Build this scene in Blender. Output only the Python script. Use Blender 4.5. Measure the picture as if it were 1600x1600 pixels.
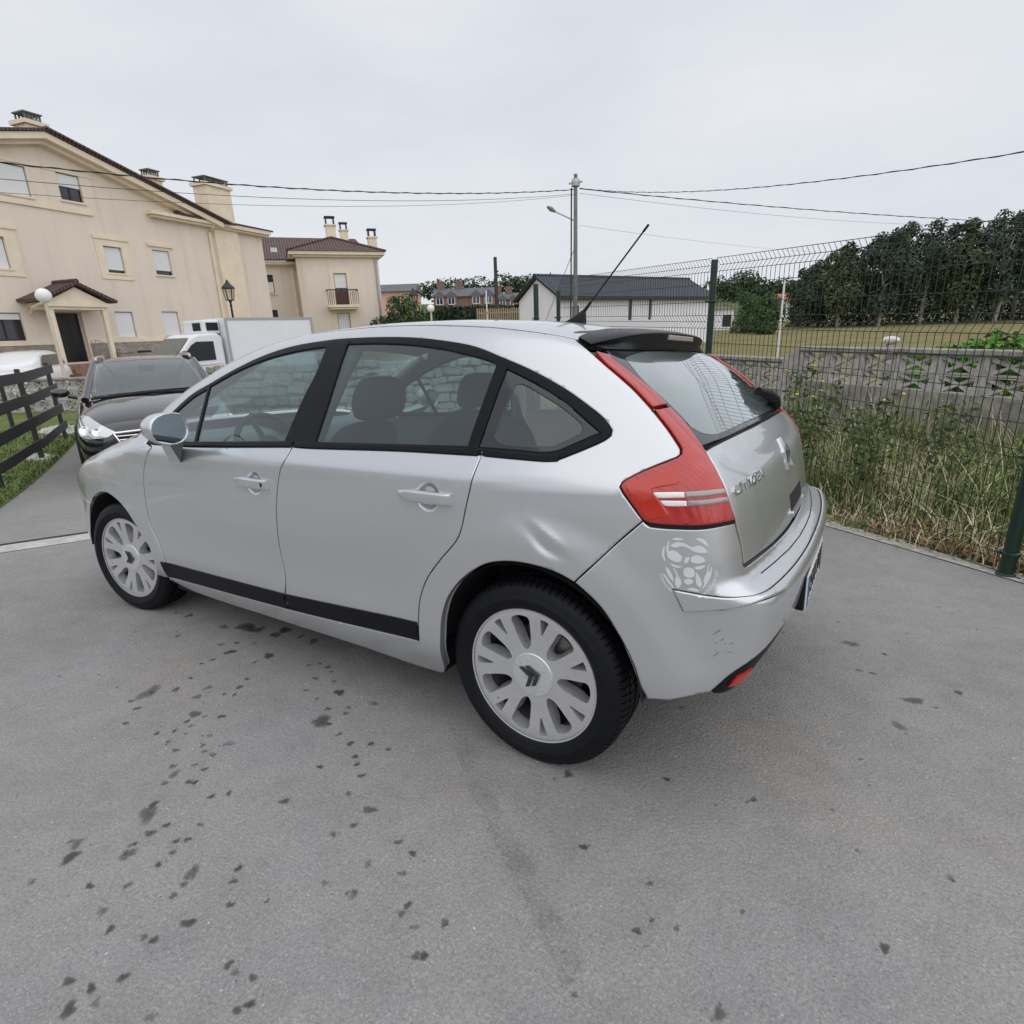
import bpy, bmesh, math, random
import numpy as np
from mathutils import Vector, Matrix
from mathutils.geometry import delaunay_2d_cdt

# ------------------------------------------------------------------ camera, sky, sun, exposure
SC = bpy.context.scene
for o in list(bpy.data.objects): bpy.data.objects.remove(o)
COL = SC.collection
FPX = 890.754                      # focal length in pixels of a 1600 px picture
YAW, PITCH, ROLL = -0.998837792, 0.309661, -0.0336257517
CAM = np.array([-0.8007, 2.1637, 1.4074])
def cam_axes(yaw, pitch, roll):
    fw = np.array([math.cos(yaw)*math.cos(pitch), math.sin(yaw)*math.cos(pitch), -math.sin(pitch)])
    rt = np.array([math.sin(yaw), -math.cos(yaw), 0.0]); up = np.cross(rt, fw)
    return math.cos(roll)*rt+math.sin(roll)*up, -math.sin(roll)*rt+math.cos(roll)*up, fw
rt, up, fw = cam_axes(YAW, PITCH, ROLL)
cd = bpy.data.cameras.new('camera'); cam = bpy.data.objects.new('camera', cd); COL.objects.link(cam)
cd.sensor_width = 36.0; cd.sensor_fit = 'HORIZONTAL'; cd.lens = FPX/1600*36.0; cd.clip_start = 0.05; cd.clip_end = 3000
cam.matrix_world = Matrix(((rt[0], up[0], -fw[0], CAM[0]), (rt[1], up[1], -fw[1], CAM[1]), (rt[2], up[2], -fw[2], CAM[2]), (0, 0, 0, 1)))
SC.camera = cam
SC.render.resolution_x = SC.render.resolution_y = 1024
SC.view_settings.view_transform = 'Standard'; SC.view_settings.look = 'None'
SC.cycles.transparent_max_bounces = 32
SC.view_settings.exposure = 0.0; SC.view_settings.gamma = 1.0; SC.view_settings.use_curve_mapping = False

SUN_EL, SUN_AZ = math.radians(58), math.radians(150)      # soft light from high, behind-left of the car
wd = bpy.data.worlds.new('World'); SC.world = wd; wd.use_nodes = True
nt = wd.node_tree; nt.nodes.clear()
def WN(t, **k):
    n = nt.nodes.new(t)
    for a, b in k.items(): setattr(n, a, b)
    return n
wo = WN('ShaderNodeOutputWorld'); bg = WN('ShaderNodeBackground'); bg.inputs['Strength'].default_value = 0.1
sky = WN('ShaderNodeTexSky', sky_type='NISHITA'); sky.sun_disc = False
sky.sun_elevation = SUN_EL; sky.sun_rotation = math.pi/2-SUN_AZ
tc = WN('ShaderNodeTexCoord'); mp = WN('ShaderNodeMapping'); mp.inputs['Scale'].default_value = (1.1, 1.1, 3.4)
nz = WN('ShaderNodeTexNoise'); nz.inputs['Scale'].default_value = 1.6; nz.inputs['Detail'].default_value = 5; nz.inputs['Roughness'].default_value = .55
rp = WN('ShaderNodeValToRGB'); rp.color_ramp.elements[0].position = .3; rp.color_ramp.elements[1].position = .72
rp.color_ramp.elements[0].color = (6.9, 7.25, 7.95, 1); rp.color_ramp.elements[1].color = (8.3, 8.5, 8.9, 1)
mx = WN('ShaderNodeMixRGB'); mx.inputs['Fac'].default_value = .96
L = nt.links.new
L(tc.outputs['Generated'], mp.inputs['Vector']); L(mp.outputs['Vector'], nz.inputs['Vector']); L(nz.outputs['Fac'], rp.inputs['Fac'])
L(sky.outputs['Color'], mx.inputs['Color1']); L(rp.outputs['Color'], mx.inputs['Color2'])
L(mx.outputs['Color'], bg.inputs['Color']); L(bg.outputs['Background'], wo.inputs['Surface'])
sd = bpy.data.lights.new('sun', 'SUN'); sun = bpy.data.objects.new('sun', sd); COL.objects.link(sun)
sd.energy = 1.5; sd.angle = math.radians(120); sd.color = (1.0, .975, .94)
sun.rotation_euler = Vector((math.cos(SUN_AZ)*math.cos(SUN_EL), math.sin(SUN_AZ)*math.cos(SUN_EL), math.sin(SUN_EL))).to_track_quat('Z', 'Y').to_euler()

# ------------------------------------------------------------------ helpers
RND = random.Random(7)
def mat(name, col, rough=.6, metal=0.0, noise=None, bump=None, coat=0.0, spec=.5, vary=0.0, obj_coord=True, **kw):
    """principled material; noise=(scale, amount, detail) mottles the colour, bump=(scale, strength, dist)"""
    m = bpy.data.materials.new(name); m.use_nodes = True; t = m.node_tree; b = t.nodes['Principled BSDF']
    b.inputs['Base Color'].default_value = (*col, 1); b.inputs['Roughness'].default_value = rough; b.inputs['Metallic'].default_value = metal
    b.inputs['Specular IOR Level'].default_value = spec; b.inputs['Coat Weight'].default_value = coat; b.inputs['Coat Roughness'].default_value = .05
    for k, v in kw.items(): b.inputs[k].default_value = v
    if noise or bump or vary:
        c = t.nodes.new('ShaderNodeTexCoord'); src = c.outputs['Object']
        last = None
        if noise:
            n = t.nodes.new('ShaderNodeTexNoise'); n.inputs['Scale'].default_value = noise[0]; n.inputs['Detail'].default_value = noise[2] if len(noise) > 2 else 6
            n.inputs['Roughness'].default_value = .65
            t.links.new(src, n.inputs['Vector'])
            r = t.nodes.new('ShaderNodeMapRange'); r.inputs['From Min'].default_value = .3; r.inputs['From Max'].default_value = .7
            r.inputs['To Min'].default_value = 1-noise[1]; r.inputs['To Max'].default_value = 1+noise[1]
            t.links.new(n.outputs['Fac'], r.inputs['Value']); last = r.outputs['Result']
        if vary:
            oi = t.nodes.new('ShaderNodeObjectInfo'); r2 = t.nodes.new('ShaderNodeMapRange')
            r2.inputs['To Min'].default_value = 1-vary; r2.inputs['To Max'].default_value = 1+vary
            t.links.new(oi.outputs['Random'], r2.inputs['Value'])
            if last is None: last = r2.outputs['Result']
            else:
                mm = t.nodes.new('ShaderNodeMath'); mm.operation = 'MULTIPLY'; t.links.new(last, mm.inputs[0]); t.links.new(r2.outputs['Result'], mm.inputs[1]); last = mm.outputs[0]
        if last is not None:
            v = t.nodes.new('ShaderNodeMixRGB'); v.blend_type = 'MULTIPLY'; v.inputs['Fac'].default_value = 1; v.inputs['Color1'].default_value = (*col, 1)
            t.links.new(last, v.inputs['Color2']); t.links.new(v.outputs['Color'], b.inputs['Base Color'])
        if bump:
            n = t.nodes.new('ShaderNodeTexNoise'); n.inputs['Scale'].default_value = bump[0]; n.inputs['Detail'].default_value = 4
            t.links.new(src, n.inputs['Vector']); bp = t.nodes.new('ShaderNodeBump'); bp.inputs['Strength'].default_value = bump[1]; bp.inputs['Distance'].default_value = bump[2]
            t.links.new(n.outputs['Fac'], bp.inputs['Height']); t.links.new(bp.outputs['Normal'], b.inputs['Normal'])
    return m
def glass_mat(name, tint, rough=0.0, ior=1.5, refl=1.15, veil=0.0, dcol=(.42, .47, .47)):
    m = bpy.data.materials.new(name); m.use_nodes = True; t = m.node_tree; t.nodes.clear()
    o = t.nodes.new('ShaderNodeOutputMaterial'); mx = t.nodes.new('ShaderNodeMixShader'); tr = t.nodes.new('ShaderNodeBsdfTransparent'); g = t.nodes.new('ShaderNodeBsdfGlossy'); fr = t.nodes.new('ShaderNodeLayerWeight'); fr.inputs['Blend'].default_value = .5
    tr.inputs['Color'].default_value = (*tint, 1); g.inputs['Roughness'].default_value = rough; pw = t.nodes.new('ShaderNodeMath'); pw.operation = 'POWER'; pw.inputs[1].default_value = 5; sc_ = t.nodes.new('ShaderNodeMath'); sc_.operation = 'MULTIPLY_ADD'; sc_.inputs[1].default_value = .95; sc_.inputs[2].default_value = .05
    g.inputs['Color'].default_value = (.95, .97, 1, 1)
    mr = t.nodes.new('ShaderNodeMath'); mr.operation = 'MULTIPLY'; mr.inputs[1].default_value = refl; mr.use_clamp = True
    t.links.new(fr.outputs['Facing'], pw.inputs[0]); t.links.new(pw.outputs[0], sc_.inputs[0]); t.links.new(sc_.outputs[0], mr.inputs[0]); t.links.new(mr.outputs[0], mx.inputs['Fac']); t.links.new(tr.outputs[0], mx.inputs[1]); t.links.new(g.outputs[0], mx.inputs[2]); t.links.new(mx.outputs[0], o.inputs['Surface'])
    if veil:  # even pale diffuse layer mixed into the clear glass
        df = t.nodes.new('ShaderNodeBsdfDiffuse'); df.inputs['Color'].default_value = (*dcol, 1); m2 = t.nodes.new('ShaderNodeMixShader'); m2.inputs['Fac'].default_value = veil
        t.links.new(tr.outputs[0], m2.inputs[1]); t.links.new(df.outputs[0], m2.inputs[2]); t.links.new(m2.outputs[0], mx.inputs[1])
    return m
def mesh_obj(name, v, f, m=None, parent=None, smooth=False, normals=None, mats=None, fm=None):
    me = bpy.data.meshes.new(name); me.from_pydata([tuple(map(float, p)) for p in v], [], [tuple(int(i) for i in q) for q in f]); me.update()
    ob = bpy.data.objects.new(name, me); COL.objects.link(ob)
    for k in (mats or ([m] if m else [])): me.materials.append(k)
    if fm is not None: me.polygons.foreach_set('material_index', np.array(fm, dtype=np.int32))
    if smooth: me.polygons.foreach_set('use_smooth', np.ones(len(me.polygons), dtype=bool))
    if normals is not None: me.normals_split_custom_set_from_vertices([tuple(map(float, n)) for n in normals])
    if parent: ob.parent = parent
    return ob
def tag(o, label=None, cat=None, group=None, kind=None):
    if label: o['label'] = label
    if cat: o['category'] = cat
    if group: o['group'] = group
    if kind: o['kind'] = kind
    return o
def empty(name, loc=(0, 0, 0), rz=0.0, label=None, cat=None, group=None):
    o = bpy.data.objects.new(name, None); COL.objects.link(o); o.location = tuple(float(c) for c in loc); o.rotation_euler = (0, 0, rz); o.empty_display_size = .1
    return tag(o, label, cat, group)
def copy_tree(o, parent=None):
    c = o.copy(); COL.objects.link(c); c.parent = parent
    for ch in list(o.children): copy_tree(ch, c)
    return c
class MB:
    """collects simple solids into one mesh"""
    def __init__(s): s.v = []; s.f = []; s.m = []
    def add(s, v, f, mi=0):
        k = len(s.v); s.v += [tuple(map(float, p)) for p in v]; s.f += [tuple(i+k for i in q) for q in f]; s.m += [mi]*len(f); return s
    def box(s, a, b, mi=0, M=None):
        x0, y0, z0 = a; x1, y1, z1 = b
        v = [(x0,y0,z0),(x1,y0,z0),(x1,y1,z0),(x0,y1,z0),(x0,y0,z1),(x1,y0,z1),(x1,y1,z1),(x0,y1,z1)]
        if M is not None: v = [tuple(M@Vector(p)) for p in v]
        return s.add(v, [(0,3,2,1),(4,5,6,7),(0,1,5,4),(1,2,6,5),(2,3,7,6),(3,0,4,7)], mi)
    def tube(s, pts, r, n=8, mi=0, cap=True):
        pts = [Vector(p) for p in pts]; rs = r if isinstance(r, (list, tuple)) else [r]*len(pts); k = len(s.v); ref = Vector((0, 0, 1))
        for i, p in enumerate(pts):
            d = (pts[min(i+1, len(pts)-1)]-pts[max(i-1, 0)]).normalized(); q = ref if abs(d.z) < .95 else Vector((1, 0, 0))
            a = d.cross(q).normalized(); b = a.cross(d).normalized()
            for j in range(n):
                t = 2*math.pi*j/n; s.v.append(tuple(p+rs[i]*(math.cos(t)*a+math.sin(t)*b)))
        for i in range(len(pts)-1):
            for j in range(n):
                s.f.append((k+i*n+j, k+(i+1)*n+j, k+(i+1)*n+(j+1) % n, k+i*n+(j+1) % n)); s.m.append(mi)
        if cap:
            s.f.append(tuple(k+j for j in range(n))); s.m.append(mi); s.f.append(tuple(k+(len(pts)-1)*n+j for j in reversed(range(n)))); s.m.append(mi)
        return s
    def lathe(s, prof, n=24, M=None, mi=0):
        k = len(s.v)
        for (r, z) in prof:
            for j in range(n):
                t = 2*math.pi*j/n; p = Vector((r*math.cos(t), r*math.sin(t), z)); s.v.append(tuple(M@p if M is not None else p))
        for i in range(len(prof)-1):
            for j in range(n):
                s.f.append((k+i*n+j, k+i*n+(j+1) % n, k+(i+1)*n+(j+1) % n, k+(i+1)*n+j)); s.m.append(mi)
        return s
    def prism(s, poly, a, b, mi=0, M=None):
        """polygon in (x,z) extruded from y=a to y=b"""
        n = len(poly); v = [(x, a, z) for x, z in poly]+[(x, b, z) for x, z in poly]
        if M is not None: v = [tuple(M@Vector(p)) for p in v]
        return s.add(v, [tuple(range(n)), tuple(reversed(range(n, 2*n)))]+[(i+n, (i+1) % n+n, (i+1) % n, i) for i in range(n)], mi)
    def build(s, name, m=None, parent=None, smooth=False, mats=None, bevel=0.0, autosmooth=None):
        o = mesh_obj(name, s.v, s.f, m, parent, smooth, mats=mats, fm=s.m if mats else None)
        bm = bmesh.new(); bm.from_mesh(o.data); bmesh.ops.recalc_face_normals(bm, faces=bm.faces); bm.to_mesh(o.data); bm.free()
        if autosmooth is not None:
            o.data.polygons.foreach_set('use_smooth', np.ones(len(o.data.polygons), dtype=bool)); o.data.set_sharp_from_angle(angle=math.radians(autosmooth))
        if bevel:
            b = o.modifiers.new('bevel', 'BEVEL'); b.width = bevel; b.segments = 2; b.limit_method = 'ANGLE'
        return o
# ------------------------------------------------------------------ terrain
RWC = Matrix(((.99937, .00099, .03548), (.00099, .99848, -.05507), (-.03548, .05507, .99785)))
RW = np.array(RWC); NRM = RW[:, 2]; FH = np.array([math.cos(YAW), math.sin(YAW)])
def terr(x, y):
    """road falls gently away from the camera and levels out"""
    x = np.asarray(x, float); y = np.asarray(y, float); pl = -(NRM[0]*x+NRM[1]*y)/NRM[2]; t = (x-CAM[0])*FH[0]+(y-CAM[1])*FH[1]
    L = -.27+.018*(t-9); k = .25; h = np.maximum(k-np.abs(pl-L), 0)/k
    return np.maximum(pl, L)+h*h*h*k/6
def T1(x, y): return float(terr(x, y))
def node_mat(name, build):
    m = bpy.data.materials.new(name); m.use_nodes = True; t = m.node_tree; b = t.nodes['Principled BSDF']
    N = lambda ty, **k: [setattr(n, a, v) for n in [t.nodes.new(ty)] for a, v in k.items()] and t.nodes[-1] or t.nodes[-1]
    build(t, b); return m
def ramp(t, src, stops):
    r = t.nodes.new('ShaderNodeValToRGB'); e = r.color_ramp.elements
    while len(e) < len(stops): e.new(.5)
    for q, (p, c) in zip(e, stops): q.position = p; q.color = (*c, 1)
    t.links.new(src, r.inputs['Fac']); return r.outputs['Color']
def noise(t, scale, detail=5, rough=.6, coord='Object', vec=None, dist=0.0):
    n = t.nodes.new('ShaderNodeTexNoise'); n.inputs['Scale'].default_value = scale; n.inputs['Detail'].default_value = detail; n.inputs['Roughness'].default_value = rough; n.inputs['Distortion'].default_value = dist
    if vec is None: vec = t.nodes.new('ShaderNodeTexCoord').outputs[coord]
    t.links.new(vec, n.inputs['Vector']); return n.outputs['Fac']
def mixc(t, a, b, f, mode='MIX'):
    m = t.nodes.new('ShaderNodeMixRGB'); m.blend_type = mode
    for s, v in (('Fac', f), ('Color1', a), ('Color2', b)):
        if isinstance(v, (int, float)): m.inputs[s].default_value = v
        elif isinstance(v, tuple): m.inputs[s].default_value = (*v, 1)
        else: t.links.new(v, m.inputs[s])
    return m.outputs['Color']
def asphalt(t, b):
    c = t.nodes.new('ShaderNodeTexCoord').outputs['Object']
    big = ramp(t, noise(t, .55, 6, .6, vec=c), [(.30, (.245, .242, .240)), (.48, (.292, .289, .286)), (.72, (.325, .322, .318))])
    med = ramp(t, noise(t, 9, 5, .65, vec=c), [(.3, (.89, .89, .89)), (.55, (1, 1, 1)), (.75, (1.05, 1.045, 1.04))])
    fine = noise(t, 190, 4, .75, vec=c); fr = ramp(t, fine, [(.28, (.40, .40, .40)), (.42, (.90, .90, .90)), (.58, (1.06, 1.06, 1.06)), (.70, (1.7, 1.68, 1.62))])
    v = t.nodes.new('ShaderNodeTexVoronoi'); v.inputs['Scale'].default_value = 95; t.links.new(c, v.inputs['Vector'])
    vr = ramp(t, v.outputs['Distance'], [(.0, (1.05, 1.05, 1.05)), (.35, (1, 1, 1)), (.75, (.92, .92, .92))])
    # scattered pale chips and dark pits
    v2 = t.nodes.new('ShaderNodeTexVoronoi'); v2.inputs['Scale'].default_value = 21; v2.inputs['Randomness'].default_value = 1; t.links.new(c, v2.inputs['Vector'])
    chip = ramp(t, v2.outputs['Distance'], [(.0, (2.3, 2.28, 2.2)), (.045, (1.9, 1.9, 1.85)), (.07, (1, 1, 1))])
    sel = ramp(t, noise(t, 7, 2, .5, vec=c), [(.52, (0, 0, 0)), (.58, (1, 1, 1))])
    m = mixc(t, big, med, 1.0, 'MULTIPLY'); m = mixc(t, m, fr, 1.0, 'MULTIPLY'); m = mixc(t, m, vr, 1.0, 'MULTIPLY'); m2 = mixc(t, m, chip, 1.0, 'MULTIPLY'); m = mixc(t, m, m2, sel)
    warm = noise(t, 1.3, 3, .5, vec=c); wr = ramp(t, warm, [(.4, (1, 1, 1)), (.75, (1.045, 1.0, .95))]); m = mixc(t, m, wr, 1.0, 'MULTIPLY')
    t.links.new(m, b.inputs['Base Color']); b.inputs['Roughness'].default_value = .88; b.inputs['Specular IOR Level'].default_value = .3
    bp = t.nodes.new('ShaderNodeBump'); bp.inputs['Strength'].default_value = .55; bp.inputs['Distance'].default_value = .004
    mm = t.nodes.new('ShaderNodeMath'); mm.operation = 'ADD'; t.links.new(fine, mm.inputs[0]); t.links.new(v.outputs['Distance'], mm.inputs[1]); t.links.new(mm.outputs[0], bp.inputs['Height']); t.links.new(bp.outputs['Normal'], b.inputs['Normal'])
ASPH = node_mat('asphalt', asphalt)
def soil(cols, sc):
    def f(t, b):
        c = t.nodes.new('ShaderNodeTexCoord').outputs['Object']
        m = ramp(t, noise(t, sc, 8, .7, vec=c), [(.3, cols[0]), (.5, cols[1]), (.7, cols[2])]); m2 = ramp(t, noise(t, sc*14, 4, .7, vec=c), [(.3, (.6, .6, .6)), (.7, (1.35, 1.35, 1.3))])
        t.links.new(mixc(t, m, m2, 1.0, 'MULTIPLY'), b.inputs['Base Color']); b.inputs['Roughness'].default_value = .95; b.inputs['Specular IOR Level'].default_value = .1
    return f
FIELD = node_mat('dry_field_grass', soil([(.13, .125, .05), (.20, .18, .085), (.26, .225, .12)], .35))
LAWN = node_mat('lawn_green', soil([(.09, .12, .04), (.13, .165, .06), (.19, .20, .10)], 2.2))
VERGE = node_mat('verge_soil', soil([(.05, .06, .025), (.10, .095, .05), (.20, .15, .08)], 5))
HILL = node_mat('far_hill', soil([(.06, .085, .045), (.10, .125, .06), (.14, .15, .08)], .02))
def sheet(name, xs, ys, m, dz=0.0, keep=None, zf=None):
    X, Y = np.meshgrid(xs, ys); Z = (zf or terr)(X, Y)+dz; V = np.stack([X, Y, Z], -1).reshape(-1, 3); nx, ny = len(xs), len(ys)
    F_ = [(j*nx+i, j*nx+i+1, (j+1)*nx+i+1, (j+1)*nx+i) for j in range(ny-1) for i in range(nx-1)]
    if keep is not None:
        c = np.array([V[list(f)].mean(0) for f in F_]); k = keep(c[:, 0], c[:, 1]); F_ = [f for f, q in zip(F_, k) if q]
    return tag(mesh_obj(name, V, F_, m, smooth=True), kind='structure')
def poly_sheet(name, poly, m, dz, step=.5):
    """flat-ish polygon draped on the terrain"""
    P = np.array(poly, float); out = []
    for i in range(len(P)):
        a, b = P[i], P[(i+1) % len(P)]; k = max(1, int(np.hypot(*(b-a))/step)); out += [a+(b-a)*j/k for j in range(k)]
    B = np.array(out); lo, hi = B.min(0), B.max(0); gx, gy = np.meshgrid(np.arange(lo[0]+step/2, hi[0], step), np.arange(lo[1]+step/2, hi[1], step)); I = np.stack([gx.ravel(), gy.ravel()], 1)
    def inp(Q):
        r = np.zeros(len(Q), bool); j = len(B)-1
        for i in range(len(B)):
            xi, yi = B[i]; xj, yj = B[j]
            if yi != yj: r ^= ((yi > Q[:, 1]) != (yj > Q[:, 1])) & (Q[:, 0] < (xj-xi)*(Q[:, 1]-yi)/(yj-yi)+xi)
            j = i
        return r
    I = I[inp(I)]; I = I[np.array([((B-p)**2).sum(1).min() > (.3*step)**2 for p in I])] if len(I) else I
    al = np.concatenate([B, I]) if len(I) else B; r = delaunay_2d_cdt([Vector(p) for p in al], [(i, (i+1) % len(B)) for i in range(len(B))], [], 0, 1e-6)
    V = np.array([tuple(p) for p in r[0]]); T = np.array([f for f in r[2] if len(f) == 3]); T = T[inp(V[T].mean(1))]
    t0 = T[0]; a = V[t0[1]]-V[t0[0]]; b = V[t0[2]]-V[t0[0]]; T = T if a[0]*b[1]-a[1]*b[0] > 0 else T[:, ::-1]
    return mesh_obj(name, np.c_[V, terr(V[:, 0], V[:, 1])+dz], T, m, smooth=True)
# far ground to the horizon
ra = np.concatenate([[-400, -200, -100, -60, -40], np.arange(-30, 31, 3.0), [40, 60, 90, 140, 200, 300, 500, 900]])
def zfar(X, Y): return terr(X, Y)*np.where(np.hypot(X, Y) < 120, 1, 0)+np.where(np.hypot(X, Y) < 120, 0, 2.0)
sheet('ground', np.concatenate([ra]), np.concatenate([[-900, -500, -300, -200, -140, -100, -80, -60, -45], np.arange(-36, 31, 3.0), [45, 80, 150, 300]]), FIELD, -.06, zf=zfar)
FA = np.array([-1.569, -1.926]); FD = np.array([.7778, -.6285]); FN = np.array([-.6285, -.7778])    # fence line start, direction, away from the road
fp = lambda s, q=0.0: FA+FD*s+FN*q
lawn_a, lawn_b = np.array([6.9, .21]), np.array([11.2, -2.2]); LD = (lawn_b-lawn_a)/np.linalg.norm(lawn_b-lawn_a)
road = poly_sheet('road', [fp(-14), fp(9.5), (9, -10.5), (15.5, -15.5), (27, -16), (27, -9), (20, -6.4), lawn_b+LD*2.5, lawn_b, lawn_a, lawn_a-LD*.9, (6.6, 1.35), (10, 1.35), (16, .65), (18, 26), (-20, 26), (-24, 8)], ASPH, 0.0, .45); tag(road, kind='structure')
lawn = poly_sheet('lawn', [lawn_a-LD*.9, lawn_a, lawn_b, lawn_b+LD*2.4, (19.5, -6.0), (22, -2.5), (16, .6), (10, 1.3), (6.6, 1.3)], LAWN, .006, .6); tag(lawn, kind='structure')
verge = poly_sheet('verge', [fp(-6, -.05), fp(9, -.05), fp(9, 3.4), fp(-6, 3.4)], VERGE, .003, .4); tag(verge, kind='structure')
# pale concrete strip across the road, with the dark joint beside it
ca, cb2 = np.array([4.884, .80]), np.array([4.649, .298]); cdv = (ca-cb2)/np.linalg.norm(ca-cb2); cn = np.array([cdv[1], -cdv[0]]); cn = cn if cn[0] > 0 else -cn
CONC = mat('concrete_strip', (.47, .45, .42), .9, noise=(12, .25, 6), bump=(90, .3, .004))
st_ = poly_sheet('concrete_strip', [ca+cdv*6-cn*.06, ca-cdv*8-cn*.06, ca-cdv*8+cn*.20, ca+cdv*6+cn*.20], CONC, .004, .4); tag(st_, kind='structure')
jn = poly_sheet('road_joint', [ca+cdv*6+cn*.22, ca-cdv*8+cn*.22, ca-cdv*8+cn*.27, ca+cdv*6+cn*.27], mat('tar_joint', (.03, .03, .032), .7), .005, .4); tag(jn, kind='structure')
# drip stains on the asphalt
STAINS = [(2358,763,9.0),(2247,752,16.5),(2045,921,12.2),(1931,741,20.9),(1824,683,41.7),(1743,682,30.9),(1604,669,25.2),(1608,609,25.6),(1472,617,15.0),(1371,621,19.6),(1752,867,11.7),(1637,889,19.0),(1697,818,9.8),(1612,779,9.8),(1438,822,20.5),(1440,892,11.0),(1639,975,9.3),(1647,1023,5.5),(1195,790,7.2),(1162,755,5.4),(1106,757,10.7),(1060,778,7.0),(1078,850,10.3),(1034,934,8.3),(940,954,9.6),(984,827,6.8),(897,877,18.0),(845,978,4.7),(779,933,6.2),(759,966,4.6),(710,864,11.0),(799,1047,28.5),(679,1068,5.8),(601,1086,9.8),(533,1126,4.1),(498,1152,5.3),(537,1049,7.0),(462,1042,5.5),(443,1182,9.0),(416,1261,6.2),(597,1222,6.6),(563,1382,11.0),(310,1276,15.5),(306,1342,8.1),(331,1394,7.9),(91,1330,7.6),(152,1321,4.4),(170,1417,6.3),(70,1390,4.1),(136,1498,10.0),(224,1514,6.1),(-3,1452,4.9),(-6,1477,6.7),(-56,1487,8.4),(-109,1442,5.6),(-103,1536,6.2),(-119,1527,4.4),(1527,1202,13.4),(1564,1120,5.2),(1418,1127,13.5),(1309,1122,6.6),(1267,1103,8.2),(1303,1057,11.8),(1337,1000,8.6),(1391,1189,14.7),(1274,1262,18.6),(1253,1304,6.1),(1211,1315,7.5),(1224,1252,6.2),(1166,1220,10.8),(1089,1312,8.7),(1055,1356,8.5),(982,1304,15.6),(973,1368,9.7),(1018,1371,7.0),(1114,1420,9.8),(1186,1410,5.7),(1234,1362,5.9),(1276,1404,5.2),(1036,1471,5.4),(991,1490,13.2),(974,1529,9.0),(977,1428,6.7),(925,1425,5.3),(910,1486,5.2),(891,1476,3.9),(1520,1358,9.5),(1449,1432,10.6),(1604,1273,33.4),(879,1626,24.0),(906,1597,11.0),(784,1621,5.8),(794,1661,11.5),(794,1707,7.9),(770,1731,16.5),(677,1619,7.9),(699,1638,4.5),(700,1569,7.0),(667,1664,4.4),(659,1706,5.9),(553,1674,15.8),(537,1704,5.1),(782,1486,6.2),(747,1450,4.4),(898,1818,16.4),(937,1788,14.1),(894,1906,6.3),(746,1833,5.2),(661,1780,7.7),(527,1735,5.0),(459,1602,4.2),(434,1632,5.2),(635,1850,9.8),(566,1862,7.1),(474,1830,7.5),(447,1822,4.6),(419,1756,10.5),(378,1676,7.9),(213,1767,8.7),(242,1764,6.2),(169,1754,6.1),(416,1901,6.1),(510,1967,9.6),(451,1948,6.9),(408,1958,7.5),(442,1993,11.6),(280,1911,8.2),(126,1790,5.0),(138,1811,4.1),(-851,-566,23.6),(-979,-524,8.7),(-890,-318,10.0),(-939,-316,6.6),(-1071,-163,22.6),(-1138,-148,7.4),(-1217,-308,12.3),(-1022,47,21.0),(-1117,706,9.9),(-980,993,9.6),(-653,668,8.9),(-408,711,8.1),(-130,844,12.8),(-335,307,7.5),(-704,1312,9.9),(-502,1231,4.6),(-296,1078,5.4)]

def stain_mat(t, b):
    at = t.nodes.new('ShaderNodeAttribute'); at.attribute_name = 'alpha'; c = t.nodes.new('ShaderNodeTexCoord').outputs['Object']
    n = noise(t, 120, 4, .7, vec=c); m = t.nodes.new('ShaderNodeMath'); m.operation = 'ADD'; t.links.new(at.outputs['Fac'], m.inputs[0])
    s = t.nodes.new('ShaderNodeMath'); s.operation = 'MULTIPLY_ADD'; s.inputs[1].default_value = .9; s.inputs[2].default_value = -.45; t.links.new(n, s.inputs[0]); t.links.new(s.outputs[0], m.inputs[1])
    r = t.nodes.new('ShaderNodeMapRange'); r.inputs['From Min'].default_value = .10; r.inputs['From Max'].default_value = 1.0; r.inputs['To Max'].default_value = .80; t.links.new(m.outputs[0], r.inputs['Value'])
    b.inputs['Base Color'].default_value = (.060, .055, .053, 1); b.inputs['Roughness'].default_value = .6; t.links.new(r.outputs['Result'], b.inputs['Alpha'])
STAINM = node_mat('oily_stain', stain_mat)
SV, SF, SA = [], [], []; rs = random.Random(11)
def add_stain(x, y, r, a, el=1.0, an=0.0):
    k = len(SV); n = 14; SV.append((x, y)); SA.append(a); ph = [rs.random()*6.28 for _ in range(4)]
    for ring, al in ((.55, a*.85), (1.0, 0.0)):
        for j in range(n):
            t = 2*math.pi*j/n; q = r*ring*(1+.22*math.sin(2*t+ph[0])+.16*math.sin(3*t+ph[1])+.12*math.sin(5*t+ph[2])); u, v = q*math.cos(t)*el, q*math.sin(t)
            SV.append((x+u*math.cos(an)-v*math.sin(an), y+u*math.sin(an)+v*math.cos(an))); SA.append(al)
    for j in range(n):
        SF.append((k, k+1+j, k+1+(j+1) % n)); SF.append((k+1+j, k+1+n+j, k+1+n+(j+1) % n, k+1+(j+1) % n))
for (x, y, r) in STAINS:
    x, y, r = x/1000, y/1000, max(r/1000, .008)
    a = rs.uniform(.45, 1.0) if r < .05 else .62; add_stain(x, y, r*1.45, a, 1+.35*rs.random(), rs.random()*3)
    for _ in range(rs.choice((0, 1, 2))): add_stain(x+rs.gauss(0, r*1.3), y+rs.gauss(0, r*1.3), r*(.25+.3*rs.random()), .7)
for i in range(150):    # small pits and flecks scattered over the road
    add_stain(rs.uniform(-2.5, 3.5), rs.uniform(-1.5, 2.2), .004+.007*rs.random(), .6)
TP = [(0.525, 0.682), (0.263, 0.883), (-0.005, 1.104), (-0.206, 1.238), (-0.346, 1.333), (-0.441, 1.406), (-0.519, 1.469)]
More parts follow.
